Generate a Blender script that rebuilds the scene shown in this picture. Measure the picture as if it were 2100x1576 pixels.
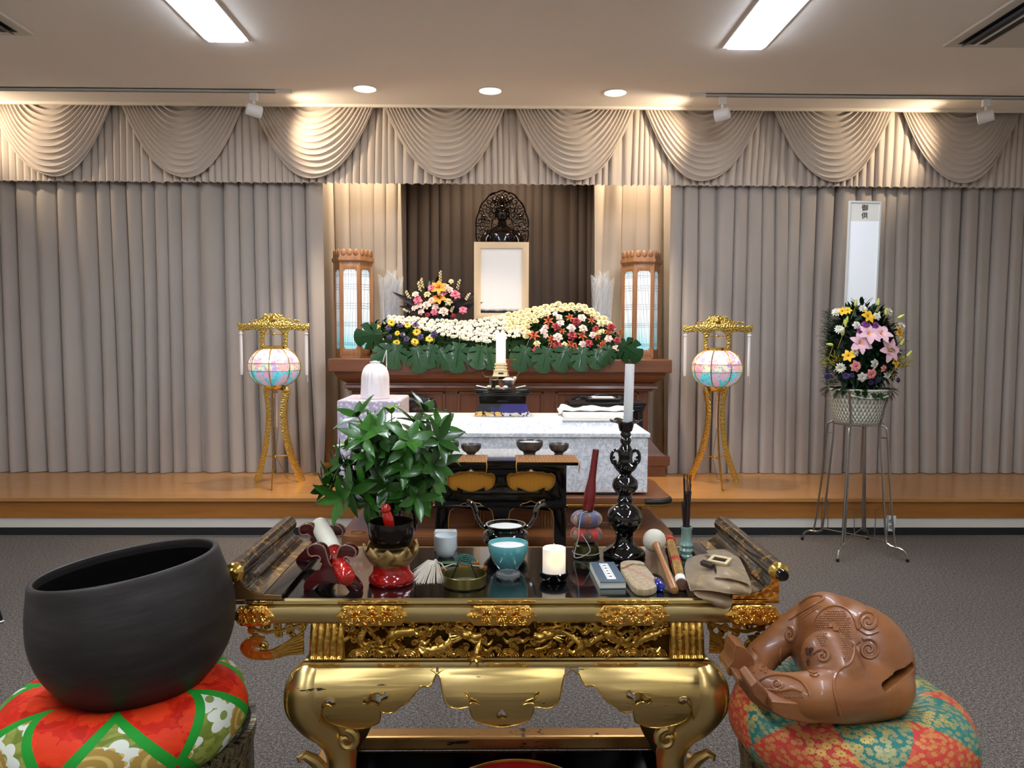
import bpy, bmesh, math, random
from mathutils import Vector, Matrix, noise
from math import sin, cos, pi, radians, sqrt, atan2, hypot, exp

for _o in list(bpy.data.objects): bpy.data.objects.remove(_o)
SC = bpy.context.scene
COL = SC.collection
# ------------------------------------------------------------------ camera
FPX = 1577.0
CAMH = 1.45
cam_d = bpy.data.cameras.new('camera'); cam = bpy.data.objects.new('camera', cam_d); COL.objects.link(cam)
cam_d.sensor_fit = 'HORIZONTAL'; cam_d.sensor_width = 36.0; cam_d.lens = 36.0 * FPX / 2100.0
cam_d.clip_start = 0.05; cam_d.clip_end = 60
RC = Matrix.Rotation(radians(-0.9), 3, 'Z') @ Matrix.Rotation(radians(90 - 3.56), 3, 'X') @ Matrix.Rotation(radians(0.23), 3, 'Z')
cam.matrix_world = Matrix.Translation((0, 0, CAMH)) @ RC.to_4x4()
SC.camera = cam
SC.view_settings.view_transform = 'Standard'; SC.view_settings.look = 'None'
SC.view_settings.gamma = 1.0; SC.view_settings.use_curve_mapping = False
SC.view_settings.exposure = 0.55
SC.cycles.use_denoising = True
SC.cycles.max_bounces = 8; SC.cycles.diffuse_bounces = 4; SC.cycles.glossy_bounces = 4
SC.cycles.transmission_bounces = 6; SC.cycles.sample_clamp_indirect = 4.0
SC.cycles.caustics_reflective = False; SC.cycles.caustics_refractive = False
W_ = bpy.data.worlds.new('world'); SC.world = W_; W_.use_nodes = True
W_.node_tree.nodes['Background'].inputs[0].default_value = (0.8, 0.85, 0.95, 1); W_.node_tree.nodes['Background'].inputs[1].default_value = 0.3

def ray(px, py):
    return RC @ Vector(((px - 1050) / FPX, (788 - py) / FPX, -1.0))
def AY(px, py, y):
    d = ray(px, py); return d * (y / d.y) + Vector((0, 0, CAMH))
def AZ(px, py, z):
    d = ray(px, py); return d * ((z - CAMH) / d.z) + Vector((0, 0, CAMH))

# room lights that carry the main look ------------------------------------
LAMP_STRENGTH = 30.0
def spot(name, loc, target, energy, size_deg, color, blend=0.6, radius=0.04, parent=None):
    d = bpy.data.lights.new(name, 'SPOT'); d.energy = energy; d.spot_size = radians(size_deg); d.spot_blend = blend
    d.color = color; d.shadow_soft_size = radius
    o = bpy.data.objects.new(name, d); COL.objects.link(o)
    o.location = loc
    o.rotation_euler = (Vector(target) - Vector(loc)).to_track_quat('-Z', 'Y').to_euler()
    return o
WARM = (1.0, 0.80, 0.58)
spot('downlight_beam', (-1.02, 5.92, 3.27), (-1.0, 6.0, 0), 105, 75, WARM)
spot('downlight_beam', (-0.08, 5.93, 3.27), (-0.08, 6.0, 0), 100, 75, WARM)
spot('downlight_beam', (0.87, 5.95, 3.27), (0.87, 6.0, 0), 105, 75, WARM)

# ------------------------------------------------------------------ colour / material helpers
def lin(h):
    h = h.lstrip('#'); r = [int(h[i:i + 2], 16) / 255 for i in (0, 2, 4)]
    return tuple((c / 12.92 if c <= 0.04045 else ((c + 0.055) / 1.055) ** 2.4) for c in r) + (1.0,)

class NT:
    def __init__(s, name):
        s.m = bpy.data.materials.new(name); s.m.use_nodes = True; s.t = s.m.node_tree
        s.b = s.t.nodes['Principled BSDF']; s.out = s.t.nodes['Material Output']
        s._tc = None
    def n(s, typ, ins=None, **kw):
        nd = s.t.nodes.new('ShaderNode' + typ)
        for k, v in kw.items(): setattr(nd, k, v)
        for k, v in (ins or {}).items(): s.set(nd.inputs[k], v)
        return nd
    def set(s, sock, v):
        if isinstance(v, bpy.types.NodeSocket): s.t.links.new(v, sock)
        else: sock.default_value = v
    def math(s, op, a, b=0.0, c=None, clamp=False):
        nd = s.t.nodes.new('ShaderNodeMath'); nd.operation = op; nd.use_clamp = clamp
        s.set(nd.inputs[0], a); s.set(nd.inputs[1], b)
        if c is not None: s.set(nd.inputs[2], c)
        return nd.outputs[0]
    def vmath(s, op, a, b=(0, 0, 0), out=0):
        nd = s.t.nodes.new('ShaderNodeVectorMath'); nd.operation = op
        s.set(nd.inputs[0], a); s.set(nd.inputs[1], b); return nd.outputs[out]
    def tc(s, which='Object'):
        if s._tc is None: s._tc = s.t.nodes.new('ShaderNodeTexCoord')
        return s._tc.outputs[which]
    def map(s, vec, scale=(1, 1, 1), rot=(0, 0, 0), loc=(0, 0, 0)):
        return s.n('Mapping', {'Vector': vec, 'Scale': scale, 'Rotation': rot, 'Location': loc}).outputs[0]
    def noise(s, vec, scale, detail=3, rough=.5, dist=0.0):
        return s.n('TexNoise', {'Vector': vec, 'Scale': scale, 'Detail': detail, 'Roughness': rough, 'Distortion': dist}).outputs['Fac']
    def ramp(s, fac, stops, interp='LINEAR'):
        nd = s.t.nodes.new('ShaderNodeValToRGB'); nd.color_ramp.interpolation = interp; s.set(nd.inputs[0], fac)
        e = nd.color_ramp.elements
        while len(e) < len(stops): e.new(0.5)
        for i, (p, c) in enumerate(stops):
            e[i].position = p; e[i].color = lin(c) if isinstance(c, str) else c
        return nd.outputs[0]
    def mix(s, fac, a, b):
        nd = s.t.nodes.new('ShaderNodeMix'); nd.data_type = 'RGBA'
        s.set(nd.inputs[0], fac)
        s.set(nd.inputs[6], lin(a) if isinstance(a, str) else a); s.set(nd.inputs[7], lin(b) if isinstance(b, str) else b)
        return nd.outputs[2]
    def sep(s, vec):
        return s.n('SeparateXYZ', {0: vec}).outputs
    def comb(s, x, y, z=0.0):
        return s.n('CombineXYZ', {0: x, 1: y, 2: z}).outputs[0]
    def bump(s, h, strength=.3, dist=.01):
        nd = s.n('Bump', {'Height': h, 'Strength': strength, 'Distance': dist}); s.t.links.new(nd.outputs[0], s.b.inputs['Normal'])
    def flower(s, uv, scale, petals=8, size=.32, amp=.3, rand=0.5):
        """mask 1 inside little petalled blossoms scattered over a 2D coordinate"""
        v = s.vmath('SCALE', uv); v.node.inputs[3].default_value = scale
        vo = s.n('TexVoronoi', {'Vector': v, 'Scale': 1.0, 'Randomness': rand}, voronoi_dimensions='2D')
        d = s.vmath('SUBTRACT', v, vo.outputs['Position'])
        x, y, _ = s.sep(d)
        th = s.math('ARCTAN2', y, x)
        r = s.math('SQRT', s.math('ADD', s.math('MULTIPLY', x, x), s.math('MULTIPLY', y, y)))
        lim = s.math('MULTIPLY_ADD', s.math('ABSOLUTE', s.math('COSINE', s.math('MULTIPLY', th, petals / 2))), size * amp, size * (1 - amp))
        return s.math('LESS_THAN', r, lim), r, vo.outputs['Color']
    def P(s, **kw):
        al = {'col': 'Base Color', 'rough': 'Roughness', 'metal': 'Metallic', 'coat': 'Coat Weight', 'coatr': 'Coat Roughness', 'trans': 'Transmission Weight',
              'emc': 'Emission Color', 'ems': 'Emission Strength', 'alpha': 'Alpha', 'sss': 'Subsurface Weight', 'sheen': 'Sheen Weight', 'ior': 'IOR', 'spec': 'Specular IOR Level'}
        for k, v in kw.items():
            if isinstance(v, str): v = lin(v)
            s.set(s.b.inputs[al[k]], v)
        return s

MATS = {}
def mat(name, col, rough=.5, metal=0.0, coat=0.0, var=None, bump=None, ems=0.0, emc=None, trans=0.0, sss=0.0, sheen=0.0, spec=None, ior=None):
    """var = (second colour, scale, lo, hi); bump = (scale, strength, distance)"""
    if name in MATS: return MATS[name]
    m = NT(name); m.P(rough=rough, metal=metal, coat=coat, trans=trans, sss=sss, sheen=sheen)
    if spec is not None: m.P(spec=spec)
    if ior is not None: m.P(ior=ior)
    if var:
        c2, sc, lo, hi = var
        m.P(col=m.mix(m.ramp(m.noise(m.tc(), sc, 4), [(lo, (0, 0, 0, 1)), (hi, (1, 1, 1, 1))]), col, c2))
    else: m.P(col=col)
    if bump: m.bump(m.noise(m.tc(), bump[0], 3), bump[1], bump[2])
    if ems: m.P(emc=emc or col, ems=ems)
    MATS[name] = m.m; return m.m

def wood(name, c1, c2, rough=.4, coat=0.2, axis='x', scale=1.0, dark=None):
    if name in MATS: return MATS[name]
    m = NT(name)
    sc = {'x': (1.2, 22, 22), 'y': (22, 1.2, 22), 'z': (22, 22, 1.2)}[axis]
    v = m.map(m.tc(), tuple(k * scale for k in sc))
    n = m.noise(v, 1.6, 5, .6, .6)
    n2 = m.noise(m.map(m.tc(), tuple(k * scale * .3 for k in sc)), 1.0, 2)
    c = m.mix(m.ramp(n, [(.3, (0, 0, 0, 1)), (.7, (1, 1, 1, 1))]), c1, c2)
    if dark: c = m.mix(m.ramp(n2, [(.35, (0, 0, 0, 1)), (.75, (.8, .8, .8, 1))]), c, dark)
    m.P(col=c, rough=rough, coat=coat, coatr=.15)
    m.bump(n, .08, .002)
    MATS[name] = m.m; return m.m

# ------------------------------------------------------------------ mesh builder
class MB:
    def __init__(s):
        s.bm = bmesh.new(); s.uv = None; s.flat = []
    def _tag(s, verts, M, mi):
        if M is not None: bmesh.ops.transform(s.bm, matrix=M, verts=verts)
    def box(s, c, d, R=None, bev=0.0, mi=0, taper=None, seg=2):
        r = bmesh.ops.create_cube(s.bm, size=1.0); vs = r['verts']
        for v in vs:
            v.co = Vector((v.co.x * d[0], v.co.y * d[1], v.co.z * d[2]))
            if taper and v.co.z > 0: v.co.x *= taper[0]; v.co.y *= taper[1]
        fs = list({f for v in vs for f in v.link_faces})
        if bev > 0:
            es = list({e for v in vs for e in v.link_edges})
            rb = bmesh.ops.bevel(s.bm, geom=es, offset=bev, segments=seg, profile=.5, affect='EDGES')
            vs = list({v for f in rb['faces'] for v in f.verts} | {v for f in fs if f.is_valid for v in f.verts})
            fs = list({f for v in vs for f in v.link_faces})
            s.flat += sorted([f for f in fs if f.is_valid], key=lambda f: -f.calc_area())[:6]
        M = Matrix.Translation(c) @ (R.to_4x4() if R is not None else Matrix())
        bmesh.ops.transform(s.bm, matrix=M, verts=vs)
        for f in fs:
            if f.is_valid: f.material_index = mi
        return s
    def lathe(s, prof, c=(0, 0, 0), seg=32, M=None, mi=0, uv=False, wob=None, mfn=None):
        rows = []; vs = []
        for k, (r, z) in enumerate(prof):
            if r < 1e-6:
                v = s.bm.verts.new((0, 0, z)); rows.append([v]); vs.append(v)
            else:
                row = []
                for i in range(seg):
                    a = 2 * pi * i / seg; rr = r * (wob(a, k / (len(prof) - 1)) if wob else 1)
                    row.append(s.bm.verts.new((rr * cos(a), rr * sin(a), z)))
                rows.append(row); vs += row
        fs = []
        ul = None
        if uv: ul = s.bm.loops.layers.uv.verify()
        for k in range(len(rows) - 1):
            a, b = rows[k], rows[k + 1]
            for i in range(seg):
                j = (i + 1) % seg
                if len(a) == 1 and len(b) == 1: continue
                if len(a) == 1: q = (a[0], b[j], b[i]); cu = [(i + .5, k), (i + 1, k + 1), (i, k + 1)]
                elif len(b) == 1: q = (a[i], a[j], b[0]); cu = [(i, k), (i + 1, k), (i + .5, k + 1)]
                else: q = (a[i], a[j], b[j], b[i]); cu = [(i, k), (i + 1, k), (i + 1, k + 1), (i, k + 1)]
                f = s.bm.faces.new(q); f.material_index = mfn(k) if mfn else mi; fs.append(f)
                if ul:
                    for lp, (uu, vv) in zip(f.loops, cu): lp[ul].uv = (uu / seg, vv / (len(prof) - 1))
        T = Matrix.Translation(c)
        bmesh.ops.transform(s.bm, matrix=(M if M is not None else Matrix()) @ T, verts=vs)
        return s
    def tube(s, pts, r, seg=8, closed=False, mi=0, flat=None, up=None):
        """flat=(a,b) scales the section; pts list of Vectors; r number or list"""
        P = [Vector(p) for p in pts]; n = len(P)
        if n < 2: return s
        rr = r if isinstance(r, (list, tuple)) else [r] * n
        tang = []
        for i in range(n):
            if closed: t = P[(i + 1) % n] - P[i - 1]
            else: t = P[min(i + 1, n - 1)] - P[max(i - 1, 0)]
            tang.append(t.normalized() if t.length > 1e-9 else Vector((0, 0, 1)))
        ref = Vector(up) if up else (Vector((0, 0, 1)) if abs(tang[0].z) < .9 else Vector((1, 0, 0)))
        nrm = (ref - tang[0] * ref.dot(tang[0])).normalized()
        rings = []
        for i in range(n):
            if i:
                if up: nrm = Vector(up)
                nrm = nrm - tang[i] * nrm.dot(tang[i])
                nrm = nrm.normalized() if nrm.length > 1e-6 else tang[i].orthogonal().normalized()
            bn = tang[i].cross(nrm)
            fa, fb = flat or (1, 1)
            rings.append([s.bm.verts.new(P[i] + nrm * (cos(2 * pi * k / seg) * rr[i] * fa) + bn * (sin(2 * pi * k / seg) * rr[i] * fb)) for k in range(seg)])
        m = n if closed else n - 1
        for i in range(m):
            a, b = rings[i], rings[(i + 1) % n]
            for k in range(seg):
                f = s.bm.faces.new((a[k], a[(k + 1) % seg], b[(k + 1) % seg], b[k])); f.material_index = mi
        if not closed:
            f = s.bm.faces.new(rings[0][::-1]); f.material_index = mi
            f = s.bm.faces.new(rings[-1]); f.material_index = mi
        return s
    def sph(s, c, r, u=16, v=10, mi=0, R=None):
        if not isinstance(r, (tuple, list, Vector)): r = (r, r, r)
        res = bmesh.ops.create_uvsphere(s.bm, u_segments=u, v_segments=v, radius=1.0)
        M = Matrix.Translation(c) @ (R.to_4x4() if R is not None else Matrix()) @ Matrix.Diagonal((r[0], r[1], r[2], 1))
        bmesh.ops.transform(s.bm, matrix=M, verts=res['verts'])
        for f in {f for w in res['verts'] for f in w.link_faces}: f.material_index = mi
        return s
    def grid(s, fn, nu, nv, mi=0, closeu=False, uv=False, mfn=None):
        V = [[s.bm.verts.new(fn(i / nu, j / nv)) for j in range(nv + 1)] for i in range(nu + (0 if closeu else 1))]
        ul = s.bm.loops.layers.uv.verify() if uv else None
        N_ = len(V)
        for i in range(nu):
            for j in range(nv):
                a, b = V[i], V[(i + 1) % N_]
                f = s.bm.faces.new((a[j], b[j], b[j + 1], a[j + 1])); f.material_index = mfn(i / nu, j / nv) if mfn else mi
                if ul:
                    for lp, (uu, vv) in zip(f.loops, ((i, j), (i + 1, j), (i + 1, j + 1), (i, j + 1))): lp[ul].uv = (uu / nu, vv / nv)
        return s
    def prism(s, poly, t, M=None, mi=0):
        """polygon in XZ plane, extruded along +Y by t"""
        a = [s.bm.verts.new((x, 0, z)) for x, z in poly]; b = [s.bm.verts.new((x, t, z)) for x, z in poly]
        n = len(poly); fs = [s.bm.faces.new(a), s.bm.faces.new(b[::-1])]
        for i in range(n): fs.append(s.bm.faces.new((a[i], b[i], b[(i + 1) % n], a[(i + 1) % n])))
        for f in fs: f.material_index = mi
        if M is not None: bmesh.ops.transform(s.bm, matrix=M, verts=a + b)
        return s
    def shape(s, loops, t, bev=0.0, M=None, mi=0, fn=None, cuts=None):
        """loops (first outer, rest holes) in XZ, thickness t centred on Y=0"""
        cu = bpy.data.curves.new('tmp', 'CURVE'); cu.dimensions = '2D'; cu.fill_mode = 'BOTH'; cu.extrude = t / 2; cu.bevel_depth = bev
        cu.bevel_resolution = 1
        for lp in loops:
            sp = cu.splines.new('POLY'); sp.points.add(len(lp) - 1); sp.use_cyclic_u = True
            for i, (x, z) in enumerate(lp): sp.points[i].co = (x, z, 0, 1)
        o = bpy.data.objects.new('tmp', cu); COL.objects.link(o)
        dg = bpy.context.evaluated_depsgraph_get(); me = bpy.data.meshes.new_from_object(o.evaluated_get(dg))
        bpy.data.objects.remove(o); bpy.data.curves.remove(cu)
        b2 = bmesh.new(); b2.from_mesh(me); bpy.data.meshes.remove(me)
        bmesh.ops.remove_doubles(b2, verts=b2.verts, dist=1e-6)
        bmesh.ops.transform(b2, matrix=Matrix.Rotation(pi / 2, 4, 'X'), verts=b2.verts)
        for (pt, no) in (cuts or []):
            bmesh.ops.bisect_plane(b2, geom=list(b2.verts) + list(b2.edges) + list(b2.faces), plane_co=pt, plane_no=no)
        if fn:
            for v in b2.verts: v.co = fn(v.co)
        if M is not None: bmesh.ops.transform(b2, matrix=M, verts=b2.verts)
        for f in b2.faces: f.material_index = mi
        me = bpy.data.meshes.new('t'); b2.to_mesh(me); b2.free(); s.bm.from_mesh(me); bpy.data.meshes.remove(me)
        return s
    def mesh(s, me, M=None):
        n = len(s.bm.verts); s.bm.from_mesh(me); s.bm.verts.ensure_lookup_table()
        if M is not None: bmesh.ops.transform(s.bm, matrix=M, verts=s.bm.verts[n:])
        return s
    def data(s, name, mats, ang=38, smooth=True, fix=True):
        me = bpy.data.meshes.new(name)
        if fix: bmesh.ops.recalc_face_normals(s.bm, faces=s.bm.faces)
        if smooth:
            ca = radians(ang)
            for f in s.bm.faces: f.smooth = True
            for f in s.flat:
                if f.is_valid: f.smooth = False
            for e in s.bm.edges:
                if len(e.link_faces) == 2 and e.calc_face_angle(0) > ca: e.smooth = False
        s.bm.to_mesh(me); s.bm.free()
        for m in (mats if isinstance(mats, (list, tuple)) else [mats]): me.materials.append(m)
        return me
    def build(s, name, mats, parent=None, **kw):
        return link(name, s.data(name, mats, **kw), parent)

def link(name, me, parent=None, loc=None, rot=None, scale=None):
    o = bpy.data.objects.new(name, me); COL.objects.link(o)
    if parent is not None: o.parent = parent
    if loc is not None: o.location = loc
    if rot is not None: o.rotation_euler = rot
    if scale is not None: o.scale = scale
    return o
def thing(name, label, cat, loc=(0, 0, 0), rz=0.0, group=None):
    o = bpy.data.objects.new(name, None); COL.objects.link(o); o.location = loc; o.rotation_euler = (0, 0, rz)
    o.empty_display_size = 0.05
    o['label'] = label; o['category'] = cat
    if group: o['group'] = group
    return o
def tag(o, label, cat, group=None):
    o['label'] = label; o['category'] = cat
    if group: o['group'] = group
    return o
def struct(name, mb, mats, **kw):
    o = mb.build(name, mats, **kw); o['kind'] = 'structure'; return o
def copy_thing(o, loc=None, rz=None, parent=None, **props):
    c = o.copy(); COL.objects.link(c)
    if parent is not None: c.parent = parent
    for ch in o.children: copy_thing(ch, parent=c)
    if loc is not None: c.location = loc
    if rz is not None: c.rotation_euler = (0, 0, rz)
    for k, v in props.items(): c[k] = v
    return c
def TR(*p): return Matrix.Translation(p)
def RX(d): return Matrix.Rotation(radians(d), 4, 'X')
def RY(d): return Matrix.Rotation(radians(d), 4, 'Y')
def RZ(d): return Matrix.Rotation(radians(d), 4, 'Z')
def align(d):
    return Vector(d).to_track_quat('Z', 'Y').to_matrix().to_4x4()
def smooth_poly(pts, n=4, closed=True):
    """Catmull-Rom resample"""
    P = [Vector((*p, 0)) if len(p) == 2 else Vector(p) for p in pts]; out = []; m = len(P)
    for i in range(m if closed else m - 1):
        if closed: a, b, c, d = P[i - 1], P[i], P[(i + 1) % m], P[(i + 2) % m]
        else: a, b, c, d = P[max(i - 1, 0)], P[i], P[i + 1], P[min(i + 2, m - 1)]
        for k in range(n):
            t = k / n
            q = 0.5 * ((2 * b) + (c - a) * t + (2 * a - 5 * b + 4 * c - d) * t * t + (3 * b - a - 3 * c + d) * t ** 3)
            out.append(tuple(q) if len(pts[0]) == 3 else (q.x, q.y))
    if not closed: out.append(tuple(P[-1]) if len(pts[0]) == 3 else (P[-1].x, P[-1].y))
    return out
def spiral(cx, cz, r, turns=1.5, start=0.0, hand=1, n=16, y=0.0, inner=.12):
    return [Vector((cx + r * (1 - (1 - inner) * t) * cos(start + hand * 2 * pi * turns * t), y, cz + r * (1 - (1 - inner) * t) * sin(start + hand * 2 * pi * turns * t))) for t in [i / n for i in range(n + 1)]]
def text_mesh(mb, txt, size, M, thick=.0004, mi=0):
    cu = bpy.data.curves.new('t', 'FONT'); cu.body = txt; cu.size = size; cu.extrude = thick; cu.align_x = 'CENTER'; cu.align_y = 'CENTER'; cu.offset = size * .012
    o = bpy.data.objects.new('t', cu); COL.objects.link(o); dg = bpy.context.evaluated_depsgraph_get()
    me = bpy.data.meshes.new_from_object(o.evaluated_get(dg)); bpy.data.objects.remove(o); bpy.data.curves.remove(cu)
    n = len(mb.bm.verts); nf = len(mb.bm.faces); mb.bm.from_mesh(me); mb.bm.verts.ensure_lookup_table(); mb.bm.faces.ensure_lookup_table()
    bmesh.ops.transform(mb.bm, matrix=M, verts=mb.bm.verts[n:])
    for f in mb.bm.faces[nf:]: f.material_index = mi
    bpy.data.meshes.remove(me)
def leaf(mb, base, d, L, Wd, up=(0, 0, 1), bend=.25, fold=.15, mi=0, n=5, tip=1.0):
    """a pointed leaf with a folded midrib, starting at base and growing along d"""
    d = Vector(d).normalized(); up = Vector(up); sd = d.cross(up)
    sd = sd.normalized() if sd.length > 1e-4 else Vector((1, 0, 0))
    up = sd.cross(d).normalized(); base = Vector(base)
    prev = None
    for i in range(n + 1):
        t = i / n; w = Wd * (sin(pi * min(t ** .85, 1.0)) ** .8 if 0 < t < 1 else 0.02)
        c = base + d * (L * t) - up * (L * bend * t * t)
        row = [mb.bm.verts.new(c + sd * w * k + up * (abs(k) * fold * Wd)) for k in (-.5, 0, .5)]
        if prev:
            for k in (0, 1):
                f = mb.bm.faces.new((prev[k], prev[k + 1], row[k + 1], row[k])); f.material_index = mi
        prev = row
def petal(mb, M, L, Wd, cup=.3, curl=.0, n=3, mi=0, tipw=.6):
    """petal growing along +X of M, bending up by cup / back by curl"""
    prev = None
    for i in range(n + 1):
        t = i / n
        w = Wd * .5 * (.35 + .65 * sin(pi * min(.15 + t * .62, 1))) if i < n else Wd * .5 * tipw * .6
        z = cup * L * t * (1 - t) * 2 - curl * L * t * t
        row = [mb.bm.verts.new(M @ Vector((L * t * (1.0 - .06 * abs(k)), w * k, z + .12 * Wd * abs(k)))) for k in (-1, 0, 1)]
        if prev:
            for k in (0, 1):
                f = mb.bm.faces.new((prev[k], prev[k + 1], row[k + 1], row[k])); f.material_index = mi
        prev = row
def flower(mb, M, layers, n=3, seed=0):
    """layers = (count, length, width, lift_deg, cup, curl, z, material)"""
    rnd = random.Random(seed)
    for li, (cnt, L, Wd, lift, cup, curl, z, mi) in enumerate(layers):
        for i in range(cnt):
            a = 360 * (i + .5 * (li % 2)) / cnt + rnd.uniform(-5, 5)
            petal(mb, M @ TR(0, 0, z) @ RZ(a) @ RY(-lift + rnd.uniform(-6, 6)), L * rnd.uniform(.9, 1.08), Wd, cup, curl, n, mi)
# ================================================================== ROOM
m_ceil = mat('ceiling_paint', '#efe9df', .9, bump=(60, .05, .002))
m_wall = mat('wall_paint', '#ece5d9', .9)
m_white = mat('white_enamel', '#e8e6e2', .4)
m_darkgap = mat('dark_gap', '#10141c', .6)
def carpet():
    m = NT('carpet'); v = m.tc()
    n1 = m.noise(v, 260, 2, .7); n2 = m.noise(v, 90, 2); n3 = m.noise(v, 1.2, 3)
    f = m.math('ADD', m.math('MULTIPLY', n1, .7), m.math('MULTIPLY', n2, .3))
    c = m.ramp(f, [(.38, '#231e1b'), (.5, '#59514a'), (.6, '#9a9187')])
    c = m.mix(m.math('MULTIPLY', n3, .35), c, '#4a423c')
    m.P(col=c, rough=.85, spec=.25); m.bump(f, .4, .004); return m.m
M_CARPET = carpet()
XW = 4.85; Y0 = -5.0; YB = 8.2; ZC = 3.3; YE = 6.30; SY = 5.52; SZ = 0.28
struct('floor', MB().box((0, (Y0 + YB) / 2, -.03), (2 * XW + .2, YB - Y0 + .2, .06)), M_CARPET)
struct('ceiling', MB().box((0, (Y0 + YE) / 2, ZC + .05), (2 * XW + .2, YE - Y0, .10)).box((0, (YE + YB) / 2, 3.66), (2 * XW + .2, YB - YE, .06)), m_ceil)
struct('trim_1', MB().box((0, YE + .012, ZC + .16), (2 * XW, .024, .36), bev=.002), mat('soffit_edge', '#efe8da', .6))
struct('wall_left', MB().box((-XW - .05, (Y0 + YB) / 2, 1.8), (.1, YB - Y0, 3.8)), m_wall)
struct('wall_right', MB().box((XW + .05, (Y0 + YB) / 2, 1.8), (.1, YB - Y0, 3.8)), m_wall)
struct('wall_back', MB().box((0, YB + .05, 1.8), (2 * XW + .2, .1, 3.8)), m_wall)
struct('wall_front', MB().box((0, Y0 - .05, 1.8), (2 * XW + .2, .1, 3.8)), m_wall)
m_stage = wood('stage_oak', '#c08a4c', '#ab7538', .32, .35, 'x', .6, dark='#b47c3e')
m_stage2 = wood('stage_riser_oak', '#b0722f', '#9c6124', .35, .3, 'x', .6)
st = struct('floor_stage', MB().box((0, (SY + YB) / 2, SZ - .015), (2 * XW, YB - SY + .03, .03), bev=.004), m_stage)
struct('floor_stage_riser', MB().box((0, SY + .03, SZ - .09), (2 * XW, .04, .125)), m_stage2)
struct('baseboard_stage_white', MB().box((0, SY + .035, .0925), (2 * XW, .03, .08)), mat('kick_white', '#ded6c8', .55))
struct('baseboard_stage_black', MB().box((0, SY + .03, .028), (2 * XW, .03, .055), bev=.002), mat('kick_black', '#232325', .35))
struct('baseboard_left', MB().box((-XW + .006, (Y0 + SY) / 2, .04), (.012, SY - Y0, .08)), MATS['kick_black'])
struct('baseboard_right', MB().box((XW - .006, (Y0 + SY) / 2, .04), (.012, SY - Y0, .08)), MATS['kick_black'])

# ------------------------------------------------------------------ curtains
def fabric(name, c1, c2, sheen=.3):
    m = NT(name); v = m.tc()
    w = m.noise(m.map(v, (1, 1, .15)), 400, 1)
    m.P(col=m.mix(m.ramp(m.noise(v, 1.3, 3), [(.3, (0, 0, 0, 1)), (.7, (1, 1, 1, 1))]), c1, c2), rough=.75, sheen=sheen, spec=.25)
    m.bump(w, .12, .002); MATS[name] = m.m; return m.m
m_cur = fabric('grey_curtain_cloth', '#aea59c', '#a59c93')
m_cream = fabric('lit_curtain_cloth', '#cdbfae', '#c6b7a5')  # same cloth as the grey; the niche downlight is put into this lighter colour
m_dark = fabric('taupe_backdrop_cloth', '#75655a', '#6c5d52')
m_val = fabric('valance_cloth', '#cabdb0', '#c3b6a8', .4)
def curtain(mb, pts, z0, z1, sp, amp, seed, nz=26, flare=1.5, per=14, ragged=0.0):
    P = [Vector(p) for p in pts]; seg = []; tot = 0
    for a, b in zip(P, P[1:]): seg.append((tot, a, b, (b - a).length)); tot += (b - a).length
    n = max(8, int(tot / sp * per))
    def at(s):
        for t0, a, b, L in seg:
            if s <= t0 + L or (t0, a, b, L) == seg[-1]:
                k = (s - t0) / L; return a.lerp(b, k), (b - a).normalized()
    def fn(u, v):
        s = u * tot; p, t = at(s); nrm = Vector((t.y, -t.x))
        zt = 1 - v
        nz_ = noise.noise(Vector((s * 1.1 / (sp * 6), seed * 7.3, v * .25)))
        ph = 2 * pi * s / sp + 9.0 * nz_ + 2.2 * noise.noise(Vector((s / sp * .45, seed * 3.1, 5 + v * .6)))
        A = amp * (0.55 + .75 * abs(noise.noise(Vector((s / sp * .35, seed + 9, v * .4)))) * 1.6) * (1 + (flare - 1) * v ** 3)
        d = A * (cos(ph) + .28 * cos(2 * ph + 1.3 * seed) + .22 * cos(.5 * ph + 2))
        ds = .16 * sp * sin(ph)
        q = p + t * ds + nrm * d
        z = z1 + (z0 - z1) * v + (ragged * (cos(ph) + .6 * sin(2.7 * ph)) if v > .96 else 0)
        return Vector((q.x, q.y, z))
    mb.grid(fn, n, nz)
    return mb
YC = 6.56
o = curtain(MB(), [(-4.82, YC), (-1.50, YC - .02)], SZ + .004, 3.44, .135, .040, 1.0).build('stage_curtain', m_cur, ang=80, fix=False)
tag(o, 'grey pleated stage curtain hanging left of the altar niche', 'curtain', 'grey side curtains')
o = curtain(MB(), [(1.45, YC - .04), (4.82, YC)], SZ + .004, 3.44, .135, .040, 2.0).build('stage_curtain', m_cur, ang=80, fix=False)
tag(o, 'grey pleated stage curtain hanging right of the altar niche, behind the flower stand', 'curtain', 'grey side curtains')
o = curtain(MB(), [(-2.0, 7.12), (-.885, 7.05)], SZ + .004, 3.5, .13, .022, 3.0).build('niche_curtain', m_cream, ang=80, fix=False)
tag(o, 'cream curtain panel lit from above, left side of the altar niche', 'curtain', 'cream niche curtains')
o = curtain(MB(), [(.845, 7.05), (2.0, 7.12)], SZ + .004, 3.5, .13, .022, 4.0).build('niche_curtain', m_cream, ang=80, fix=False)
tag(o, 'cream curtain panel lit from above, right side of the altar niche', 'curtain', 'cream niche curtains')
o = curtain(MB(), [(-.93, 7.16), (-.97, 7.85), (.95, 7.85), (.90, 7.16)], SZ + .004, 3.5, .10, .018, 5.0).build('backdrop_curtain', m_dark, ang=80, fix=False)
tag(o, 'dark taupe curtain at the back of the altar niche behind the statue', 'curtain')
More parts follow.
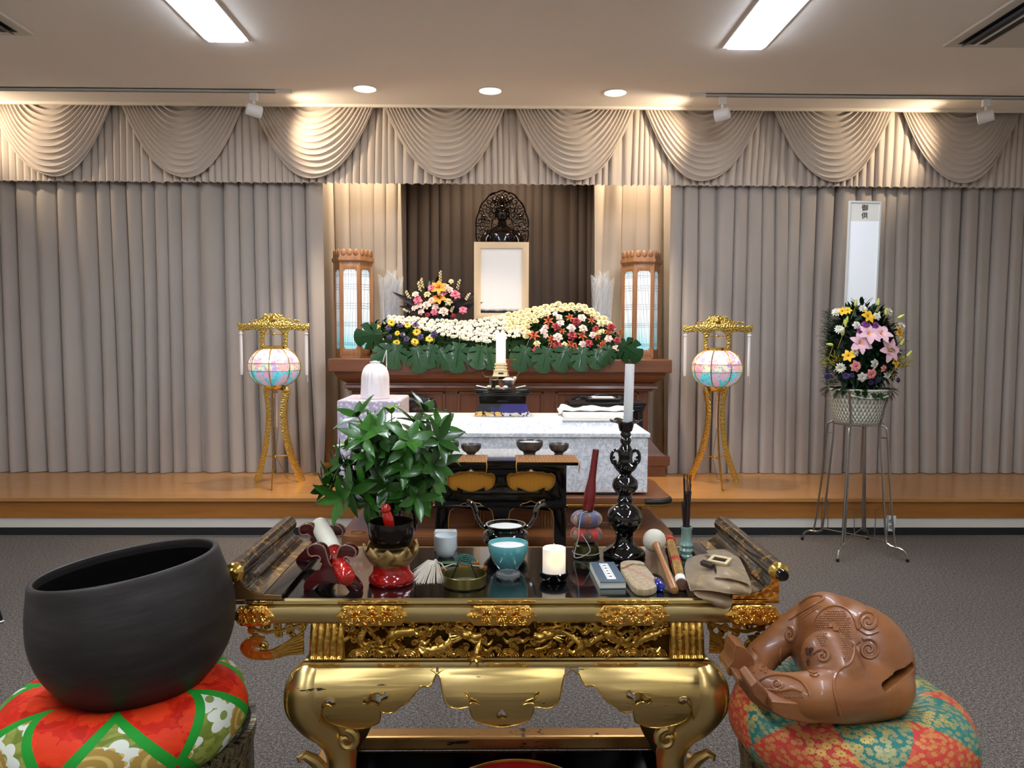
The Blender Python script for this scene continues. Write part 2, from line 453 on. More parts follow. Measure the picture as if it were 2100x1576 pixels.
# valance: pleated skirt + eight swags
o = curtain(MB(), [(-4.82, 6.47), (4.82, 6.47)], 2.705, 3.44, .062, .014, 6.0, nz=8, flare=1.25, per=10, ragged=.0035).build('pleated_valance', m_val, ang=80, fix=False)
tag(o, 'long cream pleated valance skirt hanging under the ceiling edge behind the swags', 'valance')
def swag(seed):
    mb = MB(); rnd = random.Random(seed); NF = 13
    ph = [rnd.uniform(-.3, .3) for _ in range(NF + 3)]
    def fn(u, v):
        t = u * 2 - 1
        vv = .03 + .97 * v
        a = .10 + .41 * vv ** .75; d = .645 * vv ** 1.0
        sk = .02 * sin(v * 7 + seed) * (1 - abs(t))
        # fold ridges
        k = vv * NF + .35 * noise.noise(Vector((t * 1.4 + seed * 5, v * 3, 1)))
        fr = k - math.floor(k)
        rid = (sin(pi * fr) ** .8)
        side = (1 - abs(t) ** 3)
        x = a * t + sk
        z = -d * (1 - abs(t) ** 2.15)
        thick = .026 * rid * (.35 + .65 * side) + .05 * side * sin(pi * min(1, vv * .9))
        x += .006 * rid * t
        z -= .010 * sin(2 * pi * fr) * side
        return Vector((x, -thick, z))
    mb.grid(fn, 44, NF * 9)
    # rolled lower hem
    mb.tube([fn(i / 44, 1.0) + Vector((0, -.002, 0)) for i in range(45)], .006, 6)
    return mb.data('curtain_swag', [m_val], ang=80, fix=False)
sw = [swag(1), swag(2), swag(3)]
WHERE = ['leftmost of the eight, cut by the left picture edge', 'second from the left', 'third from the left, right of the left track spotlight',
         'fourth from the left, above the dark niche', 'fifth from the left, above the dark niche',
         'sixth from the left, beside the middle track spotlight', 'seventh from the left, above the flower stand', 'rightmost of the eight, behind the right track spotlight']
for i in range(8):
    o = link('curtain_swag', sw[i % 3], None, (-3.66 + 1.067 * i, 6.435, 3.385))
    tag(o, 'draped half-moon swag of cream cloth, ' + WHERE[i], 'swag', 'valance swags')

# ------------------------------------------------------------------ ceiling fittings
def emis(name, col, s):
    m = NT(name); m.P(col=col, emc=col, ems=s, rough=.6); MATS[name] = m.m; return m.m
m_tube = emis('fluorescent_diffuser', '#e9f1ff', LAMP_STRENGTH)
def ceiling_light(x, yfar, L, label, group):
    t = thing('ceiling_light', label, 'ceiling light', (x, yfar - L / 2, ZC), group=group)
    mb = MB(); w = .225
    for sx in (-1, 1): mb.box((sx * (w / 2 + .012), 0, -.006), (.024, L + .04, .014), bev=.002)
    for sy in (-1, 1): mb.box((0, sy * (L / 2 + .010), -.006), (w, .02, .014), bev=.002)
    mb.build('frame', m_white, t)
    MB().box((0, 0, -.014), (w - .006, L - .004, .026), bev=.004).build('diffuser', m_tube, t)
    return t
ceiling_light(-1.71, 4.95, 1.9, 'recessed white fluorescent ceiling light, the left one in view', 'recessed ceiling lights')
ceiling_light(1.545, 4.985, 1.9, 'recessed white fluorescent ceiling light, the right one in view', 'recessed ceiling lights')
for x, yy, w_ in ((-1.71, 1.9, 'above the camera on the left'), (1.545, 1.9, 'above the camera on the right'), (-1.71, -1.2, 'behind the camera on the left'), (1.545, -1.2, 'behind the camera on the right')):
    ceiling_light(x, yy, 1.9, 'recessed white fluorescent ceiling light ' + w_, 'recessed ceiling lights')
def downlight(x, y, where):
    t = thing('downlight', 'small round warm downlight in the ceiling, ' + where, 'downlight', (x, y, ZC), group='round downlights over the altar')
    MB().lathe([(.083, 0.0), (.097, -.001), (.099, -.005), (.085, -.006), (.080, -.002), (.083, 0)], seg=32).build('rim', m_white, t)
    MB().lathe([(0, -.0075), (.05, -.007), (.081, -.003), (.081, 0), (0, 0)], seg=32).build('lens', MATS.get('dl') or emis('dl', '#fff0cf', 6), t)
    return t
downlight(-1.02, 5.912, 'leftmost of three'); downlight(-.08, 5.931, 'middle of three'); downlight(.87, 5.951, 'rightmost of three')
m_rail = mat('track_rail', '#b9bbb4', .5)
def track(x0, x1, which):
    t = thing('lighting_track', 'long grey lighting track on the ceiling, ' + which, 'lighting track', ((x0 + x1) / 2, 5.96, ZC), group='lighting tracks')
    L = x1 - x0
    mb = MB(); mb.box((0, -.014, -.011), (L, .006, .022)); mb.box((0, .014, -.011), (L, .006, .022)); mb.box((0, 0, -.003), (L, .034, .006))
    mb.build('rail', m_rail, t)
    ex = L / 2 if x1 < 0 else -L / 2
    MB().box((ex - (.06 if x1 < 0 else -.06), 0, -.012), (.12, .036, .024), bev=.002).build('end_feed', m_white, t)
    MB().box((0, 0, -.008), (L - .3, .018, .004)).build('contact_slot', m_darkgap, t)
track(-4.8, -1.58, 'left half'); track(1.44, 4.8, 'right half')
def spotlight(x, aim, where, e=26):
    t = thing('track_spotlight', 'white cylindrical track spotlight ' + where, 'spotlight', (x, 5.96, ZC - .024), group='track spotlights')
    MB().box((0, 0, -.028), (.06, .036, .056), bev=.006).build('adapter', m_white, t)
    piv = Vector((0, -.0, -.10)); d = (Vector(aim) - (Vector((x, 5.96, ZC - .024)) + piv)).normalized()
    MB().tube([(0, 0, -.05), (0, 0, -.085), piv + d * .0], .010, 10).build('arm', m_white, t)
    A = TR(*(piv + Vector((0, 0, -.03)))) @ align(d)
    MB().lathe([(0, -.055), (.040, -.055), (.044, -.05), (.046, .055), (.041, .055), (.039, .01), (0, .0)], seg=28, M=A).build('head', m_white, t)
    MB().lathe([(0, .03), (.038, .034), (.038, .026), (0, .02)], seg=24, M=A).build('bulb', emis('spot_bulb', '#ffe2b0', 5) if 'spot_bulb' not in MATS else MATS['spot_bulb'], t)
    src = Vector((x, 5.96, ZC - .024)) + piv + Vector((0, 0, -.03)) + d * .06
    spot('track_spot_beam', src, src + d, e, 100, (1, .80, .58), .8, .04)
spotlight(-1.865, (-.9, 6.5, 3.0), 'at the right end of the left track')
spotlight(1.69, (.7, 6.5, 3.0), 'near the left end of the right track')
spotlight(3.72, (2.9, 6.5, 3.0), 'far right, in front of the rightmost swag')
spotlight(-4.35, (-3.5, 6.5, 3.0), 'beyond the left picture edge')
# concealed lights above the niche sides; centre beam is an added fill for the backdrop
spot('niche_beam', (0, 7.0, 3.55), (0, 7.6, 1.2), 42, 110, (1, .84, .66), .6, .08)
for x in (-1.25, 1.25): spot('niche_beam', (x, 6.80, 3.5), (x * .95, 7.05, 1.6), 75, 90, (1, .80, .58), .5, .05)

m_ac = mat('aircon_plastic', '#cfc9bd', .5)
def aircon(x, y, label):
    t = thing('ceiling_air_conditioner', label, 'air conditioner', (x, y, ZC), group='ceiling air conditioners')
    L, w = 1.2, .86
    MB().box((0, 0, -.008), (w, L, .018), bev=.005).build('panel', m_ac, t)
    for s in (-1, 1):
        MB().box((s * .315, 0, -.0175), (.10, L - .12, .003)).build('air_slot', m_darkgap, t)
        MB().box((s * .325, 0, -.026), (.055, L - .14, .006), R=Matrix.Rotation(s * .35, 3, 'Y'), bev=.002).build('louver', mat('louver_dark', '#2a3040', .4), t)
        MB().box((s * .255, 0, -.021), (.016, L - .10, .008), bev=.002).build('divider', m_white, t)
        MB().box((s * .215, 0, -.0175), (.045, L - .12, .003)).build('intake_slot', m_darkgap, t)
    g = MB().box((0, 0, -.020), (.37, L - .16, .008), bev=.003)
    g.build('grille_panel', m_ac, t)
    return t
aircon(2.79 + .43, 4.94 - .6, 'white ceiling cassette air conditioner with dark louver slots, top right corner')
aircon(-2.87 - .43, 4.90 - .6, 'white ceiling cassette air conditioner, only its corner showing top left')
# ================================================================== ALTAR AND STAGE THINGS
m_aw = wood('altar_wood', '#7f5238', '#623a25', .38, .25, 'x', .8, dark='#6c422b')
m_aw2 = wood('altar_wood_upright', '#7a4c33', '#603823', .38, .25, 'z', .8)
m_blk = mat('black_lacquer', '#060607', .12, coat=.6)
m_blk2 = mat('black_satin', '#0b0b0d', .35, coat=.2)
t = thing('funeral_altar', 'wide brown wooden altar on the stage carrying the flowers and portrait', 'altar', (0.005, 6.85, SZ))
def ab(mb, x0, x1, y0, y1, z0, z1, bev=.006): return mb.box(((x0 + x1) / 2, (y0 + y1) / 2 - 6.85, (z0 + z1) / 2 - SZ), (x1 - x0, y1 - y0, z1 - z0), bev=bev)
ab(MB(), -1.40, 1.40, 6.25, 6.965, 1.155, 1.262, .008).build('top_slab', m_aw, t)
mb = MB()
prof = [(1.36, 1.156), (1.355, 1.13), (1.33, 1.10), (1.30, 1.075), (1.275, 1.06), (1.275, 1.045), (1.30, 1.04), (1.305, 1.02), (1.27, 1.01), (1.265, .995)]
for (a, z), (b, z2) in zip(prof, prof[1:]):
    vs = []
    for r, zz in ((a, z), (b, z2)):
        fy = 6.25 + (1.40 - r) - 6.85; vs.append([mb.bm.verts.new(p) for p in ((-r, .11, zz - SZ), (-r, fy, zz - SZ), (r, fy, zz - SZ), (r, .11, zz - SZ))])
    for i in range(3): mb.bm.faces.new((vs[0][i], vs[0][i + 1], vs[1][i + 1], vs[1][i]))
mb.build('cornice', m_aw, t, ang=20)
ab(MB(), -1.24, 1.24, 6.42, 6.955, .55, 1.02).build('body', m_aw2, t)
# base plinth with a swept shoulder
mb = MB()
prof = [(1.25, .62), (1.262, .585), (1.30, .54), (1.36, .47), (1.385, .455), (1.415, .45), (1.415, .375), (1.38, .37), (1.38, SZ)]
for (a, z), (b, z2) in zip(prof, prof[1:]):
    vs = []
    for r, zz in ((a, z), (b, z2)):
        fy = 6.42 - (r - 1.25) * .45 - 6.85; vs.append([mb.bm.verts.new(p) for p in ((-r, .10, zz - SZ), (-r, fy, zz - SZ), (r, fy, zz - SZ), (r, .10, zz - SZ))])
    for i in range(3): mb.bm.faces.new((vs[0][i], vs[0][i + 1], vs[1][i + 1], vs[1][i]))
mb.build('plinth', m_aw, t, ang=20)
# framed panels with black carved cartouches
m_carve = NT('black_carving'); _v = m_carve.tc()
_vo = m_carve.n('TexVoronoi', {'Vector': _v, 'Scale': 26.0}, feature='SMOOTH_F1').outputs['Distance']
m_carve.P(col=m_carve.ramp(_vo, [(.15, '#3a2418'), (.5, '#070607')]), rough=.3, coat=.3); m_carve.bump(_vo, .9, .02); m_carve = m_carve.m
for x0, x1 in ((-1.16, -.46), (-.36, .36), (.46, 1.16)):
    p = MB(); w = .022
    for a, b, c, d in ((x0, x1, .965, .985), (x0, x1, .60, .62), (x0, x0 + w, .60, .985), (x1 - w, x1, .60, .985)):
        p.box(((a + b) / 2, 6.412 - 6.85, (c + d) / 2 - SZ), (b - a, .022, d - c), bev=.004)
    p.build('panel_frame', m_aw, t)
    if x0 != -.36:
        cx = (x0 + x1) / 2 + (-.13 if x0 < 0 else .13) * .2; hw = .30
        pts = [(-hw, -.16), (-hw, .07), (-hw * .93, .12), (-hw * .75, .135), (-hw * .55, .155), (-hw * .3, .15), (0, .175), (hw * .3, .15), (hw * .55, .155), (hw * .75, .135), (hw * .93, .12), (hw, .07), (hw, -.16)]
        cpn = MB().shape([pts], .02, .004, M=TR(cx, 6.408 - 6.85, .80 - SZ)).build('carved_panel', m_carve, t)
        c = MB(); rnd = random.Random(4)
        for k in range(9):
            a = pi * (k + .5) / 9; c.tube([(cx + .02 * cos(a), -.455, .86 - SZ + .02 * sin(a)), (cx + .07 * cos(a), -.462, .86 - SZ + .05 * sin(a)), (cx + .13 * cos(a), -.455, .86 - SZ + .05 * sin(a) - .015)], [.004, .010, .002], 6)
        for k in range(14): c.tube(spiral(cx + rnd.uniform(-.22, .22), .80 - SZ + rnd.uniform(-.08, .12), .02, 1.2, rnd.random() * 6, rnd.choice((-1, 1)), 10, -.456), .004, 5)
        c.build('peony_relief', mat('carved_bronze', '#4a2f20', .35, .2), cpn)
# ---- hexagonal lanterns
m_lw = wood('lantern_wood', '#a87a54', '#8d6240', .4, .2, 'z', 1)
def paper():
    m = NT('lit_lantern_glass'); z = m.sep(m.tc())[2]
    n = m.noise(m.map(m.tc(), (3, 3, 1.2)), 3.0, 3)
    zz = m.math('ADD', z, m.math('MULTIPLY', m.math('SUBTRACT', n, .5), .35))
    c = m.ramp(zz, [(.12, '#8fd3dd'), (.24, '#c9e9ef'), (.36, '#f6fbff'), (.68, '#f6fbff'), (.78, '#b5dbe6'), (.88, '#8cc9d6')])
    m.P(col=c, emc=c, ems=.55, rough=.4); return m.m
m_paper = paper()
m_lat = mat('lattice_line', '#3d4a50', .5)
def hex_lantern(x, label):
    t = thing('wooden_lantern', label, 'lantern', (x, 6.66, 1.262), group='hexagonal altar lanterns')
    R = .160; H = .80
    def hexp(r): return [(r * cos(radians(60 * k)), r * sin(radians(60 * k))) for k in range(6)]
    def hexprism(mb, r0, z0, r1, z1):
        a = [mb.bm.verts.new((p[0], p[1], z0)) for p in hexp(r0)]; b = [mb.bm.verts.new((p[0], p[1], z1)) for p in hexp(r1)]
        mb.bm.faces.new(a[::-1]); mb.bm.faces.new(b)
        for i in range(6): mb.bm.faces.new((a[i], a[(i + 1) % 6], b[(i + 1) % 6], b[i]))
        return mb
    hexprism(hexprism(MB(), R + .002, 0, R + .002, .02), R - .002, .02, R - .004, .03).build('base', m_lw, t, ang=15)
    f = MB()
    for k in range(6):
        a = radians(60 * k + 30); M_ = RZ(60 * k + 30 + 90); ap = R * cos(radians(30))
        w = R * .5
        # face board with the long cusped opening
        ho = [(w * .62 * sx, z) for sx, z in ()]
        def op(w2, zb, zt):
            q = []
            for cx_, cz_, s0 in ((w2 - .022, zt - .03, 0), (-w2 + .022, zt - .03, 90), (-w2 + .022, zb + .03, 180), (w2 - .022, zb + .03, 270)):
                for j in range(0, 91, 18): q.append((cx_ + .022 * cos(radians(s0 + j)), cz_ + .03 * sin(radians(s0 + j)) * (1 if 1 else 0)))
            return q
        out = [(-w, .02), (w, .02), (w, H), (-w, H)]
        MM = Matrix.Translation((ap * cos(a) * .975, ap * sin(a) * .975, 0)) @ M_
        f.shape([out, op(w * .70, .075, H - .055)], .010, .001, M=MM)
        g = MB().box((0, 0, 0), (.001, .001, .001)) if 0 else None
    f.build('frame', m_lw, t, ang=30)
    p = MB(); hexprism(p, R * .93, .045, R * .93, H - .03); gp_ = p.build('glass_panels', m_paper, t, ang=15)
    for k in range(6):
        ang = radians(60 * k); MB().tube([(R * cos(ang) * 1.0, R * sin(ang) * 1.0, .01), (R * cos(ang) * 1.0, R * sin(ang) * 1.0, H)], .009, 6).build('corner_post', m_lw, t)
    l = MB()
    for k in range(6):
        a = radians(60 * k + 30); ap = R * .93 * cos(radians(30)) + .001; c0 = Vector((ap * cos(a), ap * sin(a), 0)); tn = Vector((-sin(a), cos(a), 0))
        for j in range(-3, 4):
            q = c0 + tn * (j * .0145); l.box((q.x, q.y, H / 2 + .005), (.0026, .0016, H - .12))
        for zz in (.11, .125, .27, .285, .30, .42, .44, .46, .58, .60, .62, H - .11, H - .095):
            l.box((c0.x, c0.y, zz), (.11, .0016, .0026), R=Matrix.Rotation(a + pi / 2, 3, 'Z'))
    l.build('lattice', m_lat, gp_)
    c = MB(); hexprism(c, R + .005, H, R + .022, H + .02); hexprism(c, R + .022, H + .02, R + .022, H + .045); hexprism(c, R + .012, H + .045, R + .008, H + .11)
    cr_ = c.build('crown', m_lw, t, ang=15)
    e = MB()
    for k in range(6):
        a = radians(60 * k + 30); ap = (R + .009) * cos(radians(30)); tn = Vector((-sin(a), cos(a), 0)); c0 = Vector((ap * cos(a), ap * sin(a), H + .085))
        for j in (-1, 0, 1):
            q = c0 + tn * (j * .052); e.sph(q, (.024, .010, .030), 14, 8, R=Matrix.Rotation(a + pi / 2, 3, 'Z'))
    e.build('crown_carving', m_lw, cr_)
    return t
hex_lantern(-1.262, 'lit hexagonal wooden lantern standing on the left end of the altar')
hex_lantern(1.215, 'lit hexagonal wooden lantern standing on the right end of the altar')
# ---- portrait frame
t = thing('portrait_frame', 'tall cream portrait frame with blank white picture, centred above the flowers', 'picture frame', (0.01, 6.86, 1.262))
m_crm = mat('cream_board', '#ead2ae', .5)
f = MB(); W2, Z0, Z1 = .24, .34, 1.015
f.shape([[(-W2, Z0), (W2, Z0), (W2, Z1), (-W2, Z1)], [(-.185, Z0 + .05), (.185, Z0 + .05), (.185, Z1 - .05), (-.185, Z1 - .05)]], .03, .002).build('frame', m_crm, t)
m = NT('blank_picture'); s3 = m.sep(m.tc()); n = m.noise(m.tc(), 14, 3)
zz = m.math('ADD', s3[2], m.math('MULTIPLY', n, .03))
m.P(col=m.mix(m.ramp(zz, [(.425, (0, 0, 0, 1)), (.45, (1, 1, 1, 1))]), '#1b1c22', '#ffffff'), rough=.25); m_pic = m.m
MB().box((0, .004, (Z0 + Z1) / 2), (.376, .006, Z1 - Z0 - .10)).build('picture', m_pic, t)
MB().box((0, .05, Z0 / 2), (.30, .10, Z0), bev=.01).build('stand', m_blk2, t)
# ---- statue with openwork halo
t = thing('buddha_statue', 'small dark lacquered seated Buddha statue before a pierced halo, above the portrait', 'statue', (0.016, 7.12, 1.262))
MB().box((0, .02, (.68 - .981) / 2), (.36, .29, .68 + .981), bev=.01).build('pedestal', m_blk2, t)
m_lac = mat('brown_black_lacquer', '#1a0d09', .12, coat=.8, var=('#070505', 9, .4, .6))
b = MB(); ZB = .68
b.lathe([(0, 0), (.15, 0), (.17, .02), (.16, .05), (.13, .07), (.145, .09), (.16, .12), (.15, .14), (0, .145)], c=(0, 0, ZB), seg=24)
b.build('lotus_seat', m_lac, t)
s = MB(); z0 = ZB + .14
s.sph((0, -.03, z0 + .05), (.15, .105, .055), 24, 12)                       # crossed legs
s.lathe([(.10, 0), (.105, .06), (.10, .14), (.112, .20), (.10, .235), (.06, .262), (.034, .275), (.032, .30)], c=(0, 0, z0 + .03), seg=24, wob=lambda a, k: 1 - .28 * abs(sin(a)) ** 2 * (1 if k < .8 else 0))
for sx in (-1, 1):
    s.tube([(sx * .095, .0, z0 + .255), (sx * .125, -.01, z0 + .20), (sx * .132, -.02, z0 + .12), (sx * .09, -.075, z0 + .085), (sx * .02, -.10, z0 + .085)], [.030, .036, .034, .026, .018], 12)
for sx in (-1, 1):
    for k in range(6): s.tube([(sx * (.03 + .014 * k), -.062 + .004 * k, z0 + .27 - .01 * k), (sx * (.035 + .016 * k), -.082 + .003 * k, z0 + .20 - .01 * k), (sx * (.02 + .018 * k), -.080, z0 + .12)], .004, 6)
HC = Vector((0, -.012, z0 + .385))
s.sph(HC, (.047, .052, .062), 24, 16)
s.tube([(0, 0, z0 + .28), (0, -.004, z0 + .33), HC], [.030, .026, .03], 14)
s.tube([HC + Vector((0, -.050, .012)), HC + Vector((0, -.060, -.012)), HC + Vector((0, -.052, -.016))], [.004, .008, .006], 8)
for sx in (-1, 1):
    s.sph(HC + Vector((sx * .018, -.046, .006)), (.010, .006, .004), 10, 6); s.tube([HC + Vector((sx * .008, -.051, .016)), HC + Vector((sx * .02, -.05, .021)), HC + Vector((sx * .034, -.04, .014))], .0022, 6)
    s.sph(HC + Vector((sx * .049, 0, -.008)), (.007, .012, .030), 10, 8)
s.sph(HC + Vector((0, -.048, -.032)), (.013, .006, .005), 10, 6)
s.tube([(sx_ * .05, -.055 + .02 * abs(sx_), z0 + .275 - .012 * (1 - abs(sx_))) for sx_ in (-1, -.5, 0, .5, 1)], .006, 8)
SCM = TR(0, 0, ZB + .14) @ Matrix.Scale(1.25, 4) @ TR(0, 0, -ZB - .14)
bmesh.ops.transform(s.bm, matrix=SCM, verts=s.bm.verts)
fig = s.build('figure', m_lac, t)
h = MB(); h.sph(HC + Vector((0, .008, .030)), (.052, .052, .044), 20, 12); h.sph(HC + Vector((0, .006, .076)), (.026, .026, .026), 16, 10)
rnd = random.Random(3)
for k in range(70):
    a = rnd.uniform(0, 2 * pi); e = rnd.uniform(.15, 1.4); p = HC + Vector((0, .008, .030)) + Vector((.052 * cos(a) * cos(e), .052 * sin(a) * cos(e), .044 * sin(e)))
    if p.y < .02: h.sph(p, .006, 8, 5)
h.lathe([(.03, 0), (.045, .012), (.04, .05), (.025, .075), (.01, .1), (0, .105)], c=tuple(HC + Vector((0, .01, .035))), seg=16)
bmesh.ops.transform(h.bm, matrix=SCM, verts=h.bm.verts)
h.build('hair', m_lac, fig)
ha = MB(); HX, HZ = .243, .345; cz = ZB + .50
def hp(a, k=1.0): return (HX * k * cos(a) * (1.0 + .035 * abs(sin(7 * a)) - .02), .075, cz + HZ * k * sin(a) * (1 + .035 * abs(sin(7 * a)) - .02))
ha.tube([hp(2 * pi * i / 180) for i in range(180)], .007, 6, closed=True)
ha.tube([hp(2 * pi * i / 60, .42) for i in range(60)], .005, 6, closed=True)
rnd = random.Random(8)
for ring, n_, rr in ((.88, 26, .034), (.72, 22, .034), (.56, 18, .032)):
    for i in range(n_):
        a = 2 * pi * (i + .5 * (ring == .72)) / n_; x, y, z = hp(a, ring)
        ha.tube(spiral(x, z, rr * rnd.uniform(.85, 1.15), 1.25, a + rnd.uniform(-1, 1), rnd.choice((-1, 1)), 12, .075 + rnd.uniform(-.006, .006)), .0052, 5)
for i in range(8):
    a = 2 * pi * i / 8 + .4; x, y, z = hp(a, .78); ha.sph((x, .07, z), (.024, .008, .024), 8, 6)
for sx in (-1, 1):
    for k in range(5): ha.tube([(sx * .05, .06, cz - .02 + .05 * k), (sx * (.09 + .01 * k), .065, cz + .05 * k), (sx * (.08 + .012 * k), .065, cz + .04 + .05 * k)], .004, 5)
ha.build('halo', m_lac, t)
# ---- white tinsel branches
m_tin = mat('white_tinsel', '#e6ebf2', .3)
def tinsel(x, y, label):
    t = thing('silver_branch', label, 'decoration', (x, y, 1.262), group='white tinsel branches')
    for dx, h, tw in ((-.055, .70, -8), (0.02, .74, 0), (.075, .68, 10)):
        b = MB(); yy = dx * .4
        top = Vector((dx, yy, h)); b.tube([(dx * .3, 0, 0), (dx * .9, yy, h * .5), top], .004, 6)
        n_ = 46
        for k in range(n_):
            f = .22 + .78 * k / n_; c = Vector((dx * (.3 + .7 * f), yy * f, h * f))
            for a in (0, 60, 120, 180, 240, 300):
                d = Vector((cos(radians(a + tw + k * 7)), sin(radians(a + tw + k * 7)), 1.0)).normalized(); b.tube([c, c + d * .068], [.0019, .0012], 3)
        b.build('branch', m_tin, t)
tinsel(-.985, 6.90, 'white tinsel branch bunch beside the left lantern, behind the flowers')
tinsel(.905, 6.90, 'white tinsel branch bunch behind the right end of the white flower wave')
# ================================================================== FLOWERS ON THE ALTAR
def pcol(name, c1, c2=None, rough=.55): return mat(name, c1, rough, var=(c2 or c1, 60, .35, .65), sheen=.2)
m_leafd = mat('dark_leaf', '#173a16', .35, var=('#0e2a12', 30, .35, .65))
m_leafm = mat('monstera_green', '#174a1a', .35, var=('#0f3513', 14, .35, .65), coat=.15)
m_wht = pcol('white_petal', '#e4dfd2', '#dad3bf'); m_cream = pcol('cream_petal', '#e8dcae', '#ddcd94'); m_yc = pcol('green_yellow_centre', '#b8b23c')
m_yel = pcol('yellow_petal', '#f6c612', '#f0b406'); m_brn = pcol('dark_centre', '#2c160a'); m_pur = pcol('purple_petal', '#3f2a6b', '#2e1e54')
m_red = pcol('crimson_petal', '#a3102a', '#7d0a20'); m_pk = pcol('pale_pink_petal', '#f2c9bf', '#f0d8cf'); m_hot = pcol('hot_pink_petal', '#e0567c', '#ea86a0')
m_org = pcol('rust_orange_petal', '#c2561a', '#8c3410'); m_olil = pcol('orange_lily_petal', '#f6930f', '#ef7d08'); m_dkl = mat('purple_black_leaf', '#22101c', .4)
m_stem = mat('green_stem', '#3d6b2a', .5)
def fl(name, mats, layers, ctr=None, seed=0, n=3):
    mb = MB(); flower(mb, Matrix(), layers, n, seed)
    if ctr: mb.sph((0, 0, ctr[1]), (ctr[0], ctr[0], ctr[0] * .6), 10, 6, mi=ctr[2])
    return mb.data(name, mats, ang=180, fix=False)
ME_MUM = fl('mum', [m_cream], [(16, 1.0, .36, 8, .3, .1, 0, 0), (14, .85, .34, 30, .4, 0, .05, 0), (11, .65, .32, 52, .4, 0, .1, 0), (7, .45, .3, 74, .4, 0, .15, 0)])
ME_DAISY = fl('daisy', [m_wht, m_yc], [(12, 1.0, .42, 12, .2, .1, 0, 0), (11, .8, .38, 34, .3, 0, .05, 0)], (.30, .20, 1))
ME_SUN = fl('sunflower', [m_yel, m_brn], [(14, 1.0, .38, 10, .2, .1, 0, 0), (13, .85, .36, 24, .2, 0, .04, 0)], (.42, .06, 1))
def rose(name, m_): return fl(name, [m_], [(6, 1.0, .95, 22, .5, .25, 0, 0), (6, .85, .8, 42, .5, .1, .05, 0), (5, .7, .65, 60, .4, 0, .1, 0), (4, .55, .5, 76, .3, 0, .15, 0)])
ME_RRED = rose('red_rose', m_red); ME_RPK = rose('pink_rose', m_pk); ME_RHOT = rose('hot_rose', m_hot); ME_RPUR = rose('purple_rose', m_pur); ME_RWH = rose('white_rose', m_wht); ME_RCR = rose('cream_rose', m_cream)
def lily(name, m_, mc): return fl(name, [m_, mc], [(3, 1.0, .62, 34, .25, .38, 0, 0), (3, .98, .50, 38, .25, .34, .03, 0), (6, .5, .05, 66, 0, 0, .05, 1)], n=5)
ME_OLILY = lily('orange_lily', m_olil, m_brn)
ME_ALS = fl('alstroemeria', [m_org], [(6, 1.0, .34, 28, .3, .2, 0, 0), (6, .8, .3, 58, .3, 0, .1, 0), (4, .7, .22, 76, .2, 0, .15, 0)])
ME_BUD = MB().sph((0, 0, .5), (.42, .42, .6), 10, 8).data('bud', [m_wht]); 
def frot(nx, nz, seed=0):
    """rotation quaternion turning +Z of a blossom towards the viewer side (-Y) with some lean"""
    r = random.Random(seed); d = Vector((nx + r.uniform(-.25, .25), -1.0, nz + r.uniform(-.2, .3)))
    return (d.normalized().to_track_quat('Z', 'Y').to_matrix().to_4x4() @ RZ(r.uniform(0, 360)))
def bloom(name, me, parent, p, size, nx=0, nz=.6, seed=0):
    o = bpy.data.objects.new(name, me); COL.objects.link(o); o.parent = parent
    o.matrix_local = TR(*(Vector(p) - Vector(parent.location))) @ frot(nx, nz, seed) @ Matrix.Diagonal((size, size, size, 1)); return o
BY = 6.55
bank = thing('flower_bank', 'wave-shaped bank of white chrysanthemums with coloured flower groups and monstera leaves on the altar', 'flower arrangement', (0.0, BY, 1.262))
# foliage body: rows of small leaves filling the mound below the wave
topc = [(795, 650), (850, 655), (900, 660), (950, 662), (1000, 656), (1040, 648), (1080, 640), (1110, 632), (1150, 626), (1190, 628), (1215, 640), (1240, 655), (1268, 680), (1290, 710)]
def interp(c, x):
    if x <= c[0][0]: return c[0][1]
    for (a, b), (c2, d) in zip(c, c[1:]):
        if x <= c2: return b + (d - b) * (x - a) / (c2 - a)
    return c[-1][1]
botc = [(795, 662), (850, 676), (900, 690), (950, 702), (1000, 708), (1045, 712), (1070, 705), (1083, 690), (1092, 672), (1112, 655), (1140, 644), (1190, 640), (1215, 652), (1240, 666), (1268, 690)]
core = MB()
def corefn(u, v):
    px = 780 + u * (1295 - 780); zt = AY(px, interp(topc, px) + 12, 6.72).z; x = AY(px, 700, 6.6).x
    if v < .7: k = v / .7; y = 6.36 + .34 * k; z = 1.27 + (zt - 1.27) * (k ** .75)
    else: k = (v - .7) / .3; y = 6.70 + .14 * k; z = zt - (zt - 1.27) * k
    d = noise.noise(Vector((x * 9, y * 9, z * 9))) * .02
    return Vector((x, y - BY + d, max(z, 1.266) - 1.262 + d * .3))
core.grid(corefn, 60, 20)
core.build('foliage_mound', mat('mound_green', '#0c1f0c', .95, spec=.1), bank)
lf = MB(); rnd = random.Random(21)
for i in range(2300):
    px = rnd.uniform(762, 1300); t = rnd.random(); pt = interp(topc, px); py = pt + 8 + (742 - pt - 8) * t
    y = 6.72 - .36 * t + rnd.uniform(-.03, .01); p = AY(px, py, y) - Vector((0, BY, 1.262))
    if p.z < .02: continue
    leaf(lf, p, (rnd.uniform(-1, 1), rnd.uniform(-1.2, -.1), rnd.uniform(-.3, 1)), rnd.uniform(.03, .06), rnd.uniform(.012, .024), n=3, bend=rnd.uniform(0, .4))
o = lf.build('foliage', m_leafd, bank, ang=180, fix=False); o['kind'] = 'stuff'
